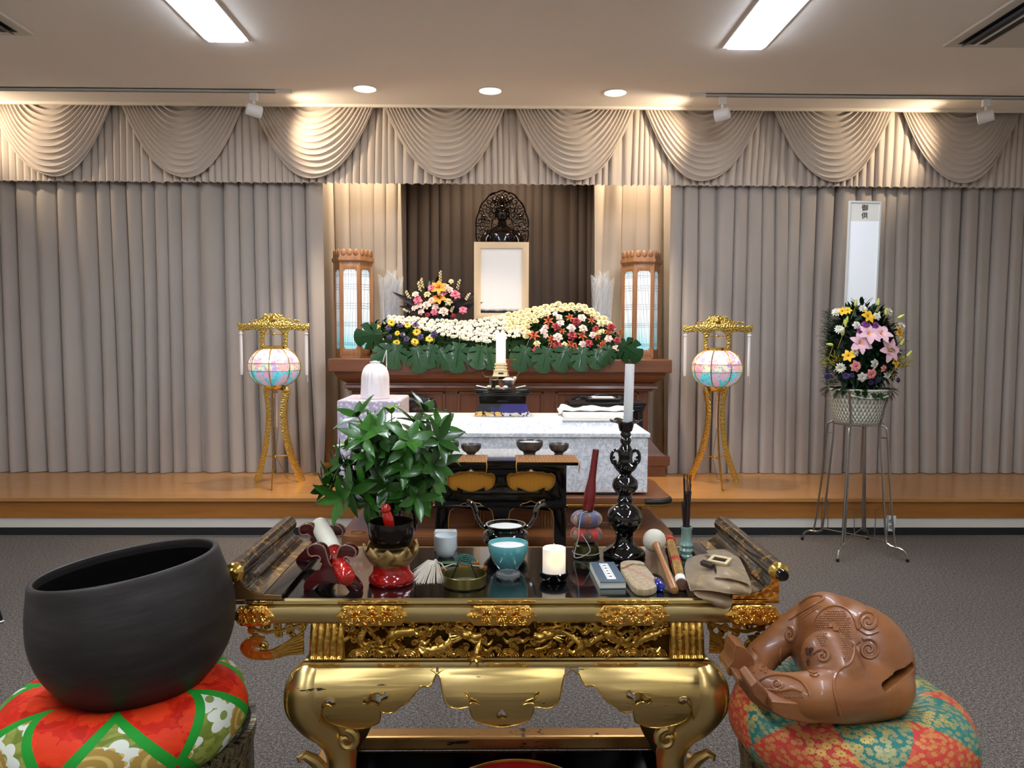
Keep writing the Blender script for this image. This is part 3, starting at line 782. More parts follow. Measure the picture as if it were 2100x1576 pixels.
# the wave of chrysanthemums
rnd = random.Random(5); pts = []
x = 800.0
cand = []
for row in range(9):
    f = (row + .5) / 9
    px = 798 + (row % 2) * 4
    while px < 1262:
        pt, pb = interp(topc, px), interp(botc, px); big = px > 1075 or (px > 1040 and f < .55)
        h = pb - pt; rows_here = max(2, int(round(h / (7.5 if big else 5.6))))
        if row < rows_here:
            ff = (row + .5) / rows_here
            cand.append((px + rnd.uniform(-2, 2), pt + h * ff + rnd.uniform(-1.5, 1.5) - 4, ff, big))
        px += 13.0 if big else 9.8
cand.sort(key=lambda c: (not c[3], -c[2]))
rest = MB()
for k, (px, py, f, big) in enumerate(cand):
    y = 6.72 - .30 * f; p = AY(px, py, y); sz = (.036 if big else .024) * rnd.uniform(.88, 1.12)
    me = ME_MUM if big else ME_DAISY
    if k < 100: bloom('chrysanthemum', me, bank, p, sz, 0, 1.3, k)
    else: rest.mesh(me, TR(*(p - bank.location)) @ frot(0, .9, k) @ Matrix.Diagonal((sz, sz, sz, 1)))
for me_ in ():
    pass
# ME_DAISY carries material indices 0/1, mums 0
o = rest.build('chrysanthemums', [m_wht, m_yc], bank, ang=180, fix=False); o['kind'] = 'stuff'
for i in range(16):
    px = rnd.uniform(950, 1070); py = interp(botc, px) + rnd.uniform(4, 16); bloom('flower_bud', ME_BUD, bank, AY(px, py, 6.38), .010, 0, 1, i)
# left group
L = [('sunflower', ME_SUN, [(773, 673, 8), (803, 663, 9), (836, 668, 7), (855, 682, 9), (815, 684, 6), (813, 704, 8), (851, 702, 9), (881, 696, 9), (777, 692, 6)]),
     ('purple_blossom', ME_RPUR, [(777, 687, 6), (796, 674, 7), (820, 668, 7), (852, 667, 7), (799, 692, 6), (826, 687, 6), (834, 697, 7), (862, 692, 8), (890, 686, 8), (792, 709, 6), (885, 690, 5)]),
     ('white_bud', ME_BUD, [(781, 681, 5), (786, 698, 5), (829, 689, 5), (791, 708, 6), (819, 661, 6), (789, 665, 5)]), ('white_blossom', ME_RWH, [(812, 660, 6), (884, 690, 5)]),
     ('crimson_blossom', ME_RRED, [(1140, 671, 10), (1182, 661, 10), (1173, 690, 11), (1142, 709, 11), (1207, 706, 10), (1101, 719, 10), (1222, 676, 8), (1254, 673, 10), (1266, 700, 9)]),
     ('pale_pink_blossom', ME_RPK, [(1138, 645, 6), (1146, 652, 8), (1149, 664, 9), (1193, 654, 10), (1172, 674, 10), (1195, 675, 10), (1119, 672, 7), (1115, 680, 9), (1144, 693, 11), (1119, 689, 6), (1195, 707, 9), (1216, 688, 8), (1248, 696, 9), (1263, 716, 9), (1187, 718, 7)]),
     ('cream_blossom', ME_RCR, [(1101, 706, 8), (1157, 709, 8), (1226, 683, 8), (1231, 664, 9), (1235, 680, 6)]),
     ('orange_blossom', ME_ALS, [(1125, 660, 12), (1168, 653, 11), (1212, 659, 10), (1095, 690, 14), (1130, 697, 11), (1133, 708, 10), (1153, 681, 9), (1193, 690, 12), (1171, 708, 12), (1180, 716, 10), (1247, 682, 9), (1224, 692, 9), (1233, 712, 10), (1238, 704, 7), (1272, 682, 6)])]
for nm, me, lst in L:
    for k, (px, py, r) in enumerate(lst):
        y = 6.42 - .05 * (py - 650) / 70; p = AY(px, py, y); bloom(nm, me, bank, p, r * y / FPX * 1.0, 0, .5, k + px)
# monstera leaves along the front edge
def monstera(seed=0):
    pts = []; n = 72
    for i in range(n + 1):
        a = -pi + 2 * pi * i / n; r = .5 * (1 - .32 * abs(a / pi) ** 6) * (1 + .16 * cos(a))
        k = (abs(a) * 4.2 / pi + .1 * seed) % 1.0
        if .14 * pi < abs(a) < .78 * pi and k < .17: r *= .55
        pts.append((r * sin(a) * .86, -r * cos(a) - .1))
    mb = MB()
    c = mb.bm.verts.new((0, .0, .33)); vs = [mb.bm.verts.new((x, .12 * abs(x) ** 2 * 2, z)) for x, z in pts[:-1]]
    c = mb.bm.verts.new((0, -.02, .05))
    for i in range(len(vs)): mb.bm.faces.new((c, vs[i], vs[(i + 1) % len(vs)]))
    mb.tube([(0, -.022, .45), (0, -.024, .05), (0, -.022, -.5)], [.012, .010, .004], 5)
    me = mb.data('monstera', [m_leafm], ang=180, fix=False); return me
ME_MON = monstera()
for k, (px, py, sz, rot, tilt) in enumerate([(768, 690, .30, 80, 10), (795, 725, .26, 50, 25), (812, 722, .27, 10, 20), (855, 728, .28, -12, 20), (885, 722, .26, 14, 20), (940, 722, .32, 8, 20), (905, 730, .24, -30, 20), (985, 724, .26, 10, 25),
                                             (1002, 728, .24, -15, 20), (1075, 727, .28, 20, 20), (1120, 729, .28, 15, 20), (1160, 728, .28, 22, 20), (1195, 728, .26, 10, 22), (1225, 730, .22, 5, 20), (1250, 725, .22, 40, 20), (1283, 716, .28, -55, 8)]):
    sz *= .86; y = 6.222 if py > 715 else 6.34; p = AY(px, py - 3, y) - bank.location
    o = bpy.data.objects.new('monstera_leaf', ME_MON); COL.objects.link(o); o.parent = bank
    o.matrix_local = TR(*p) @ RY(rot) @ RX(-(tilt - 14)) @ Matrix.Diagonal((sz, sz, sz, 1))
# small bouquet left of the portrait
bq = thing('altar_bouquet', 'fan-shaped bouquet of orange lilies and pink blossoms behind the wave, left of the portrait', 'flower arrangement', (-.55, 6.82, 1.262))
BQ = [('orange_lily', ME_OLILY, [(901, 592, 17), (902, 614, 16)], .3), ('hot_pink_blossom', ME_RHOT, [(886, 592, 9), (857, 617, 10), (933, 606, 12), (891, 641, 8), (949, 637, 9), (912, 600, 7)], .4),
      ('pale_pink_blossom', ME_RPK, [(852, 605, 8), (914, 590, 9), (922, 595, 8), (860, 628, 9), (875, 627, 10), (850, 633, 7), (886, 618, 9), (893, 630, 8), (910, 640, 11), (864, 640, 8), (905, 603, 8)], .4),
      ('cream_blossom', ME_RCR, [(877, 605, 8), (919, 620, 9), (925, 578, 6)], .4), ('dark_pink_blossom', ME_RRED, [(877, 646, 6), (864, 645, 5), (930, 648, 5)], .4)]
for nm, me, lst, nz in BQ:
    for k, (px, py, r) in enumerate(lst): y = 6.72; bloom(nm, me, bq, AY(px, py, y), r * y / FPX, (px - 900) / 160, nz + (640 - py) / 160, k + px)
for (px, py, dx, dz) in ((840, 612, -.7, .8), (867, 590, -.3, 1), (903, 575, 0, 1), (938, 593, .4, 1), (955, 615, .7, .7), (862, 597, -.4, 1), (925, 640, .4, .6), (838, 640, -1, .3)):
    p = AY(px, py, 6.74) - bq.location; tb = MB(); tb.tube([p, p + Vector((dx * .05, 0, dz * .085))], .003, 5)
    for k in range(7): tb.sph(p + Vector((dx * .012 * k * .6, 0, dz * .012 * k)) + Vector((.008 * ((-1) ** k), -.006, 0)), (.006, .006, .010), 6, 5)
    tb.build('tuberose_spike', m_cream, bq)
g = MB(); rnd = random.Random(9); B0 = Vector((0, 0, .36))
for i in range(260):
    a = rnd.uniform(-1.35, 1.35); R_ = rnd.uniform(.05, .30); p = B0 + Vector((sin(a) * R_, rnd.uniform(-.10, .08), cos(a) * R_ * 1.0))
    leaf(g, p, (sin(a) + rnd.uniform(-.4, .4), rnd.uniform(-.5, .3), cos(a)), rnd.uniform(.05, .09), .022, n=3)
g.build('bouquet_foliage', m_leafd, bq, ang=180, fix=False)
for (a, L_) in ((-62, .46), (-75, .36), (58, .42), (72, .42)):
    MB_ = MB(); leaf(MB_, B0 + Vector((0, .03, 0)), (sin(radians(a)), -.05, cos(radians(a))), L_, .055, up=(0, -1, 0), bend=.10 if a < 0 else .08, n=8); MB_.build('dark_strap_leaf', m_dkl, bq, ang=180, fix=False)
MB().lathe([(0, 0), (.10, 0), (.12, .15), (.10, .30), (.11, .36), (0, .36)], seg=20).build('vase', m_blk2, bq)

# ================================================================== COFFIN, TROLLEY, TABLES
def damask(name, c1, c2, scale=26, bs=.3, rough=.45):
    m = NT(name); v = m.tc()
    n = m.noise(v, scale, 2, .5, 2.2); n2 = m.noise(v, scale * 2.3, 2, .5, 1.5)
    f = m.math('ADD', m.math('MULTIPLY', n, .65), m.math('MULTIPLY', n2, .35))
    k = m.ramp(f, [(.47, (0, 0, 0, 1)), (.50, (1, 1, 1, 1)), (.54, (0, 0, 0, 1)), (.58, (.8, .8, .8, 1))])
    m.P(col=m.mix(k, c1, c2), rough=rough, sheen=.3); m.bump(k, bs, .002); return m.m
m_dam = damask('coffin_brocade', '#f4f5f6', '#bfc5cb', 20, .4)
cf = thing('coffin', 'coffin covered in white damask brocade with a raised lid, on the trolley', 'coffin', (0.035, 5.06, .464))
MB().box((0, 0, .175), (1.80, .52, .35), bev=.006).build('body', m_dam, cf)
lid = MB(); lid.box((0, 0, .366), (1.825, .545, .030), bev=.006)
a = [(-.905, -.265, .381), (.905, -.265, .381), (.905, .265, .381), (-.905, .265, .381)]; b = [(-.80, -.19, .455), (.80, -.19, .455), (.80, .25, .455), (-.80, .25, .455)]
va = [lid.bm.verts.new(p) for p in a]; vb = [lid.bm.verts.new(p) for p in b]
for i in range(4): lid.bm.faces.new((va[i], va[(i + 1) % 4], vb[(i + 1) % 4], vb[i]))
lid.bm.faces.new(vb)
lid.build('lid', m_dam, cf, ang=20)
m_lin = mat('white_linen', '#f3f0ea', .7, bump=(30, .15, .004))
wc = MB(); wc.box((.60, .03, .470), (.44, .36, .028), bev=.008); wc.build('window_cover', m_lin, cf)
wc = MB(); wc.box((.59, -.10, .442), (.46, .22, .016), bev=.006, R=Matrix.Rotation(-.12, 3, 'X'));  wc.build('window_ledge', m_lin, cf)
cl = MB()
def clo(u, v):
    x = .36 + .50 * u; y = .02 + .20 * v; return Vector((x, y, .492 + .012 * noise.noise(Vector((x * 14, y * 16, 3))) + .022 * v * (0.6 + .4 * sin(u * 17)) - .02 * (u < .04)))
cl.grid(clo, 40, 14)
o = cl.build('folded_cloth', m_lin, None, ang=80, fix=False); o.location = cf.location
tag(o, 'thin crumpled white cloth lying on the right end of the coffin lid', 'cloth')
ta = MB(); ta.tube([(.79, -.268, .372), (.785, -.274, .34), (.785, -.276, .318)], [.004, .007, .012], 8); ta.build('tassel', m_lin, cf)
# trolley
m_tw = wood('trolley_wood', '#8a532c', '#6b3d1e', .35, .3, 'x', .7)
m_gold = mat('brass_trim', '#b88a3c', .25, .9)
tr = thing('coffin_trolley', 'brown wooden wheeled trolley with gold stripes carrying the coffin', 'trolley', (0.05, 5.06, 0))
def rr(hx, hy, r, n=6):
    q = []
    for cx, cy, s in ((hx - r, hy - r, 0), (-hx + r, hy - r, 90), (-hx + r, -hy + r, 180), (hx - r, -hy + r, 270)):
        for j in range(n + 1): q.append((cx + r * cos(radians(s + 90 * j / n)), cy + r * sin(radians(s + 90 * j / n))))
    return q
def slab(mb, hx, hy, r, z0, z1, mi=0):
    return mb.shape([rr(hx, hy, r)], z1 - z0, .002, M=TR(0, 0, (z0 + z1) / 2) @ RX(90), mi=mi)
slab(MB(), 1.02, .335, .07, .405, .445).build('top_board', m_tw, tr)
slab(MB(), 1.022, .337, .07, .392, .404).build('gold_edge', m_gold, tr)
for sx in (-1, 1):
    for sy in (-1, 1):
        c = [(sx * (1.022 - .07 + .07 * cos(a)), sy * (.337 - .07 + .07 * sin(a)), .424) for a in [radians(j * 10) for j in range(0, 10)]]
        c = [(sx * 1.02, sy * .16, .424)] + [p for p in c] + [(sx * .86, sy * .337, .424)]
        MB().tube(c, .019, 8).build('corner_bumper', mat('black_rubber', '#0c0c0d', .5), tr)
for x in (-.62, 0, .62): MB().box((x, 0, .4535), (.16, .5, .014), bev=.003).build('rest_block', m_blk2, tr)
MB().box((0, .02, .31), (1.72, .46, .165)).build('column', m_tw, tr)
for gx in (-.84, -.18, .25, .80):
    for j in range(4): MB().box((gx + .020 * (j - 1.5), -.215, .31), (.005, .008, .165)).build('gold_stripe', m_gold, tr)
base = slab(MB(), 1.02, .46, .08, .18, .235); base.build('base_board', m_tw, tr)
for sx in (-1, 1):
    MB().tube([(sx * .92 + .045 * cos(a), -.37 + .03 * sin(a), .237) for a in [2 * pi * i / 24 for i in range(24)]], .005, 6, closed=True).build('ring_inlay', m_gold, tr)
    for sy in (-1, 1):
        w = MB(); w.lathe([(0, -.02), (.045, -.02), (.05, -.012), (.05, .012), (.045, .02), (0, .02)], seg=20, M=TR(sx * .86, sy * .34, .05) @ RX(90)); w.build('wheel', MATS['black_rubber'], tr)
        MB().box((sx * .86, sy * .34, .135), (.04, .06, .10), bev=.004).build('caster_fork', m_gold, tr)
# lavender covered table
m_lav = NT('lavender_brocade'); v = m_lav.tc()
fm, r_, cc = m_lav.flower(m_lav.comb(m_lav.math('ADD', m_lav.sep(v)[0], m_lav.sep(v)[1]), m_lav.math('ADD', m_lav.sep(v)[2], m_lav.sep(v)[1])), 26, 6, .34, .4, .9)
k = m_lav.noise(v, 70, 3, .6, 1.5)
m_lav.P(col=m_lav.mix(m_lav.math('MULTIPLY', fm, .8), m_lav.mix(k, '#a79bb8', '#c9c0d2'), '#eee9f1'), rough=.5, sheen=.3); m_lav = m_lav.m
lt = thing('covered_table', 'box-shaped table under a lavender brocade cloth, standing left behind the coffin', 'table', (-.955, 5.865, SZ))
mb = MB(); mb.box((0, 0, .35), (.46, .56, .70), bev=.014); mb.build('brocade_cover', m_lav, lt)
# urn bag
m_bag = mat('white_silk_bag', '#f4eeee', .5, sheen=.5, bump=(40, .1, .003))
ub = thing('urn_bag', 'white drawstring silk urn bag with upright strap standing on the lavender table', 'bag', (-.935, 5.76, .982))
b = MB()
def bag(u, v):
    a = 2 * pi * u; z = .275 * v
    k = max(0, (v - .52) / .42); R_ = .100 if v < .52 else (.030 + .070 * sqrt(max(0, 1 - min(k, 1) ** 2.0)) if v < .94 else .030 + .14 * (v - .94))
    sq = 1 + .10 * cos(4 * a) * max(0, 1 - v * 1.6); fold = 1 + (.035 * sin(13 * a + 3 * sin(3 * a)) + .02 * sin(23 * a)) * (max(0, v - .15)) * 2.6
    return Vector((R_ * sq * fold * cos(a), R_ * sq * fold * sin(a), z))
b.grid(bag, 120, 40, closeu=True); b.lathe([(0, 0), (.098, .0005)], seg=36); b.sph((0, 0, .268), (.030, .028, .013), 12, 8)
b.build('bag', m_bag, ub)
MB().tube([(.075, .02, .02), (.085, .02, .2), (.084, .02, .36)], .010, 6, flat=(.3, 1)).build('strap', m_bag, ub)
MB().tube([(.084, .02, .36), (.065, .015, .30), (.058, .012, .27)], .009, 6, flat=(.3, 1)).build('strap_end', m_bag, ub)
MB().box((0.01, -.104, .075), (.09, .003, .09), R=Matrix.Rotation(-.03, 3, 'X')).build('label_patch', m_bag, ub)
# ================================================================== GOLD STANDING LANTERNS
m_gplate = NT('pierced_gold'); v = m_gplate.tc()
_n = m_gplate.n('TexVoronoi', {'Vector': v, 'Scale': 75.0}).outputs['Distance']
m_gplate.P(col=m_gplate.ramp(_n, [(.10, '#8a6526'), (.28, '#ecc768')]), metal=.9, rough=.24); m_gplate.bump(_n, .6, .006); m_gplate = m_gplate.m
m_g = mat('polished_gold', '#ecc462', .2, 1.0)
m_gs = mat('satin_gold', '#cfa04a', .38, .9)
def globe_mat():
    m = NT('painted_lamp_glass'); v = m.tc(); z = m.sep(v)[2]
    z = m.math('SUBTRACT', z, .925); th = m.math('ARCTAN2', m.sep(v)[1], m.sep(v)[0]); uv = m.comb(m.math('MULTIPLY', th, .2), z)
    c = m.ramp(m.math('MULTIPLY_ADD', z, 3.2, .5), [(.05, '#3fb0c4'), (.33, '#62cbdc'), (.42, '#86dbe6'), (.44, '#d8d4b8'), (.60, '#dcd8c0'), (.62, '#f7f5f2'), (.95, '#f4f2f0')])
    f1, r1, c1 = m.flower(uv, 9, 7, .42, .35, .8); f2, r2, c2 = m.flower(m.vmath('ADD', uv, (.37, .21, 0)), 13, 5, .34, .4, 1.0); f3, r3, c3 = m.flower(m.vmath('ADD', uv, (.11, .63, 0)), 30, 4, .30, .6, 1.0)
    gate = m.math('GREATER_THAN', m.noise(uv, 9, 2), .50)
    c = m.mix(m.math('MULTIPLY', f3, .55), c, '#2f8f78'); c = m.mix(m.math('MULTIPLY', m.math('MULTIPLY', f2, gate), .9), c, '#b79ad0')
    ringy = m.math('SINE', m.math('MULTIPLY', r1, 46))
    c = m.mix(m.math('MULTIPLY', f1, m.math('MULTIPLY_ADD', ringy, .2, .6)), c, '#e68aa0')
    m.P(col=c, emc=c, ems=.42, rough=.25, coat=.4); return m.m
m_globe = globe_mat()
def gold_lantern(x, y, angs, rad, rz, label):
    t = thing('standing_lantern', label, 'lantern', (x, y, SZ), group='gold standing lanterns')
    zc = .925; RX_, RZ_ = .195, .150
    globe_ = MB().lathe([(RX_ * sin(a) ** .8, -RZ_ * cos(a)) for a in [.35 + (pi - .7) * i / 20 for i in range(21)]], c=(0, 0, zc), seg=40).build('lamp_globe', m_globe, t)
    g = MB()
    for k in range(8):
        a = 2 * pi * k / 8 + rz
        MB().tube([((RX_ + .005) * sin(b) ** .8 * cos(a), (RX_ + .005) * sin(b) ** .8 * sin(a), zc - (RZ_ + .004) * cos(b)) for b in [.34 + (pi - .68) * i / 18 for i in range(19)]], .0042, 6).build('rib', m_g, globe_)
    for zz in (-.028, .032): g.tube([((RX_ * .985 + .004) * cos(a), (RX_ * .985 + .004) * sin(a), zc + zz) for a in [2 * pi * i / 40 for i in range(40)]], .0022, 5, closed=True)
    g.build('band_wires', m_gs, globe_)
    MB().lathe([(.0, -.012), (.088, -.012), (.088, .008), (.078, .012), (.078, .004), (0, .004)], c=(0, 0, zc + RZ_), seg=32).build('top_collar', m_g, t)
    MB().lathe([(0, .02), (.078, .02), (.078, 0), (.070, -.008), (.066, -.022), (0, -.022)], c=(0, 0, zc - RZ_ - .008), seg=32).build('bottom_collar', m_g, t)
    # handle with winged crossbar
    px = [(-72, 669), (-62, 671), (-48, 670), (-36, 666), (-26, 661), (-20, 655), (-17, 650), (-10, 652), (-6, 649), (0, 651), (6, 649), (10, 652), (17, 650), (20, 655), (26, 661), (36, 666), (48, 670), (62, 671), (72, 669),
          (70, 682), (64, 684), (50, 682), (38, 681), (30, 684), (27, 692), (26, 717), (20, 717), (20, 696), (17, 687), (10, 681), (0, 679), (-10, 681), (-17, 687), (-20, 696), (-20, 717), (-26, 717), (-27, 692), (-30, 684), (-38, 681), (-50, 682), (-64, 684), (-70, 682)]
    k = 6.0 / FPX; pts = [(a * k, 1.45 - (b - 690) * k * 1.0 - SZ - .0) for a, b in px]
    zoff = (zc + RZ_ + .004) - min(p[1] for p in pts)
    pts = [(a, b + zoff) for a, b in pts]
    top = max(p[1] for p in pts)
    h = MB(); h.shape([smooth_poly(pts, 3)], .014, .003)
    xb = h.build('crossbar', m_gplate, t)
    r = MB(); rnd = random.Random(2)
    for i in range(30):
        sx = rnd.uniform(-.2, .2); r.tube(spiral(sx, top - .035 - .11 * abs(sx), .011, 1.1, rnd.random() * 6, rnd.choice((-1, 1)), 9, -.010), .0026, 5)
    r.sph((0, -.008, top - .045), (.026, .010, .026), 16, 8)
    r.tube([(-.08, 0, top - .165), (-.02, -.004, top - .160), (.02, -.004, top - .160), (.08, 0, top - .165)], .003, 6); r.sph((0, -.004, top - .16), (.018, .006, .009), 10, 6)
    r.build('crossbar_relief', m_g, xb)
    for sx in (-1, 1):
        ts = MB(); xx = sx * .252; z1 = top - .13
        ts.tube([(xx, 0, z1 + .02), (xx, 0, z1)], .003, 6); ts.lathe([(0, 0), (.016, -.002), (.009, -.014), (.017, -.026), (.010, -.034), (.012, -.05), (.012, -.30), (.010, -.345), (0, -.348)], c=(xx, 0, z1), seg=14)
        if sx > 0: ts.tube([(xx + .006, 0, z1 - .34), (xx + .008, 0, z1 - .40)], .0016, 5)
        ts.build('tassel', mat('white_tassel', '#e9e2da', .7), xb)
    MB().lathe([(0, 0), (.014, -.004), (.009, -.06), (.008, -.28), (0, -.285)], c=(.012, 0, zc - RZ_ - .04), seg=12).build('pull_tassel', mat('pink_tassel', '#e3c4b8', .7), t)
    for a in angs:
        a = radians(a); d = Vector((cos(a), sin(a), 0)); tn = Vector((-sin(a), cos(a), 0))
        prof = [(.082, .745), (.092, .735), (.088, .70), (.072, .62), (.068, .54), (.078, .42), (.105, .28), (.150, .14), (.205, .0)]
        l = MB(); n = len(prof); prof = smooth_poly([(p, q) for p, q in prof], 3, closed=False)
        sc = rad / .205
        P = [d * (p * (1 + (sc - 1) * (1 - q / .745))) + Vector((0, 0, q)) for p, q in prof]
        w = [.024 + .008 * (i / len(P)) + (.010 * exp(-((i - 3) / 2) ** 2)) for i in range(len(P))]
        l.tube(P, w, 8, flat=(.16, 1), up=tn)
        l.build('leg', m_gplate, t)
        MB().tube([P[0], P[0] - d * .03 + Vector((0, 0, -.03)), P[0] - d * .012 + Vector((0, 0, -.06)), P[0] - d * .03 + Vector((0, 0, -.075))], .006, 6).build('scroll_bracket', m_g, t)
    br = MB()
    for a in angs:
        a = radians(a); br.tube([(0, 0, .22), (.115 * cos(a), .115 * sin(a), .22)], .005, 6)
    br.sph((0, 0, .22), .012, 10, 6); br.build('spreader', m_g, t)
    MB().tube([(0.0, 0, .7), (.02, .02, .45), (-.01, .04, .22), (.06, .12, .02), (.14, .10, .005), (.16, .2, .004)], .0022, 5).build('power_cord', mat('brown_cord', '#8a5a34', .5), t)
gold_lantern(-1.755, 6.0, (150, 35, -82), .215, .1, 'gold lantern on three legs with painted lit globe, on the stage left of the altar')
gold_lantern(1.705, 6.02, (128, 30, -92), .25, .3, 'gold lantern on three legs with painted lit globe, on the stage right of the altar')

# ================================================================== FLOWER BASKET STAND
m_steel = mat('brushed_steel', '#a5a29b', .28, 1.0)
FX, FY = 2.42, 5.14
fs = thing('flower_stand', 'tall steel tube flower stand holding a basket, in front of the right curtain', 'flower stand', (FX, FY, 0))
ANG = (230, 308, 134, 50)
for a in ANG:
    a = radians(a); d = Vector((cos(a), sin(a), 0))
    def RZp(l): return smooth_poly([tuple(d * r + Vector((0, 0, z))) for r, z in l], 3, closed=False)
    l = MB()
    l.tube(RZp([(.212, 1.10), (.158, .875), (.18, .55), (.215, .14), (.235, .09), (.27, .078), (.31, .076), (.345, .055), (.36, .012)]), .0075, 8)
    l.tube(RZp([(.160, .872), (.19, .862), (.203, .82), (.225, .55), (.262, .20), (.282, .078)]), .0065, 8)
    l.tube(RZp([(.166, .79), (.205, .79)]), .004, 6)
    l.build('leg', m_steel, fs)
    MB().lathe([(0, 0), (.010, 0), (.010, .02), (0, .02)], c=tuple(d * .36), seg=12).build('rubber_foot', m_blk2, fs)
b = MB()
C4 = [Vector((.225 * cos(radians(a)), .225 * sin(radians(a)), .11)) for a in ANG]
b.tube([C4[0], C4[3]], .004, 6); b.tube([C4[1], C4[2]], .004, 6)
b.build('cross_brace', m_steel, fs)
for p, q in ((C4[0], .07), (C4[2], .05), (C4[1], -.07)):
    b = MB(); b.tube([p, p + Vector((0, 0, .22)), p + Vector((q, .02, .20)), p + Vector((q * 1.1, .02, .0))], .003, 6)
    b.build('wire_hook', m_steel, fs)
b = MB(); b.tube([(.160 * cos(a), .160 * sin(a), .872) for a in [2 * pi * i / 32 for i in range(32)]], .005, 6, closed=True); b.build('support_ring', m_steel, fs)
tg = MB(); tg.box((.165, -.165, .225), (.060, .002, .105), R=Matrix.Rotation(radians(4), 3, 'Y')); MM = TR(.165, -.1672, .225) @ RX(90)
tgo = tg.build('price_tag', mat('tag_white', '#dfe0dc', .4), fs)
w = MB(); text_mesh(w, 'の', .030, TR(.163, -.1675, .238) @ RX(90), .0003); text_mesh(w, '花', .028, TR(.163, -.1675, .198) @ RX(90), .0003); w.build('tag_lettering', mat('ink_black', '#151515', .6), tgo)
# basket
m_wick = NT('white_wicker'); v = m_wick.tc('UV')
u_, v_, _ = m_wick.sep(v)
chk = m_wick.math('MULTIPLY', m_wick.math('SINE', m_wick.math('MULTIPLY', u_, 2 * pi * 44)), m_wick.math('SINE', m_wick.math('MULTIPLY', v_, 2 * pi * 11)))
m_wick.P(col=m_wick.ramp(m_wick.math('MULTIPLY_ADD', chk, .5, .5), [(.2, '#8f8a74'), (.55, '#d9d6c4')]), rough=.55); m_wick.bump(chk, .6, .01); m_wick = m_wick.m
bk = thing('wicker_basket', 'white wicker basket held in the steel flower stand', 'basket', (FX, FY, .880))
MB().lathe([(0, 0), (.148, 0), (.154, .01), (.165, .06), (.178, .12), (.196, .20), (.200, .225), (.194, .228), (.188, .20), (.0, .19)], seg=64, uv=True).build('basket_body', m_wick, bk)
MB().tube([(.200 * cos(a), .200 * sin(a), .225) for a in [2 * pi * i / 40 for i in range(40)]], .007, 6, closed=True).build('rim', m_wick, bk)
MB().tube([(.19 * sin(a) * 1.04, -.19 * cos(a) * 1.06, .205 - .03 * cos(a * 1.6)) for a in [-.95 + 1.9 * i / 14 for i in range(15)]], .006, 6).build('handle', m_wick, bk)
# flowers of the stand
ab_ = thing('basket_flowers', 'bushy arrangement of pink and yellow lilies in the basket on the steel stand', 'flower arrangement', (FX, FY, 1.08))
g = MB(); rnd = random.Random(33); CC = AY(1768, 715, FY); C0 = CC - ab_.location
def gfn(u, v):
    a = 2 * pi * u; e = -pi / 2 + pi * v; d = Vector((cos(e) * cos(a), cos(e) * sin(a), sin(e))); k = 1 + .18 * noise.noise(d * 2.5)
    return C0 + Vector((d.x * .215 * k, d.y * .17 * k, d.z * .27 * k))
g.grid(gfn, 28, 18, closeu=True)
g.build('greenery_core', mat('deep_green', '#0c1f12', .6), ab_)
g = MB()
for i in range(900):
    d = Vector((rnd.gauss(0, 1), rnd.gauss(0, 1) - .5, rnd.gauss(0, 1))).normalized(); p = C0 + Vector((d.x * .20, d.y * .17, d.z * .26)) * rnd.uniform(.8, 1.12)
    leaf(g, p, d + Vector((rnd.uniform(-.5, .5), rnd.uniform(-.4, .2), rnd.uniform(-.4, .6))), rnd.uniform(.05, .09), rnd.uniform(.018, .032), n=3, bend=rnd.uniform(0, .5))
for i in range(60):
    a = rnd.uniform(0, 2 * pi); p = Vector((.17 * cos(a), .17 * sin(a), .03)); leaf(g, p, (cos(a), sin(a), rnd.uniform(-1, .4)), .08, .035, n=3, bend=.4)
o = g.build('foliage', m_leafd, ab_, ang=180, fix=False); o['kind'] = 'stuff'
g = MB()  # dark needle branch on the left side
for i in range(520):
    z = rnd.uniform(640, 790); p = AY(1712 + rnd.uniform(-14, 14), z, FY - .02) - ab_.location; g.tube([p, p + Vector((-rnd.uniform(.02, .055), rnd.uniform(-.03, .03), rnd.uniform(-.01, .03)))], .0013, 3)
o = g.build('needle_greenery', m_leafd, ab_, ang=180, fix=False); o['kind'] = 'stuff'
ME_PLILY = lily('pink_lily', pcol('pink_lily_petal', '#e9aebb', '#f3cdd2'), m_yel); ME_YLILY = lily('yellow_lily', m_yel, m_org)
ME_GER = rose('salmon_rose', pcol('salmon_petal', '#f08c8c', '#f4a6a0'))
for nm, me, lst in (('pink_lily', ME_PLILY, [(1779, 688, 22), (1762, 706, 22), (1819, 720, 24), (1805, 687, 20)]), ('yellow_lily', ME_YLILY, [(1778, 651, 14), (1840, 683, 15), (1740, 731, 12), (1832, 742, 14), (1727, 640, 9), (1738, 638, 8)]),
                    ('salmon_blossom', ME_GER, [(1753, 752, 11), (1785, 766, 11), (1811, 756, 7)]), ('white_blossom', ME_DAISY, [(1715, 641, 9), (1721, 676, 9), (1770, 634, 8), (1822, 640, 9), (1848, 670, 9), (1753, 723, 8), (1724, 755, 10)]),
                    ('white_rose', ME_RWH, [(1792, 746, 9), (1768, 773, 9), (1818, 769, 8), (1756, 668, 8), (1797, 650, 8)]), ('purple_orchid', ME_RPUR, [(1697, 772, 6), (1735, 772, 7), (1799, 779, 7), (1832, 766, 7), (1840, 780, 6), (1747, 770, 5), (1785, 785, 6)]),
                    ('magenta_orchid', pcol and rose('magenta_rose', pcol('magenta_petal', '#6f1d6e', '#9b3f98')), [(1774, 667, 8), (1762, 678, 7), (1795, 668, 7)])):
    for k, (px, py, r) in enumerate(lst):
        e = ((px - 1768) / 95) ** 2 + ((py - 712) / 115) ** 2; y = FY - .06 - .17 * sqrt(max(0, 1 - min(e, 1))); p = AY(px, py, y)
        bloom(nm, me, ab_, p, r * y / FPX * 1.15, (px - 1768) / 110, .2 + (712 - py) / 160, k + px)
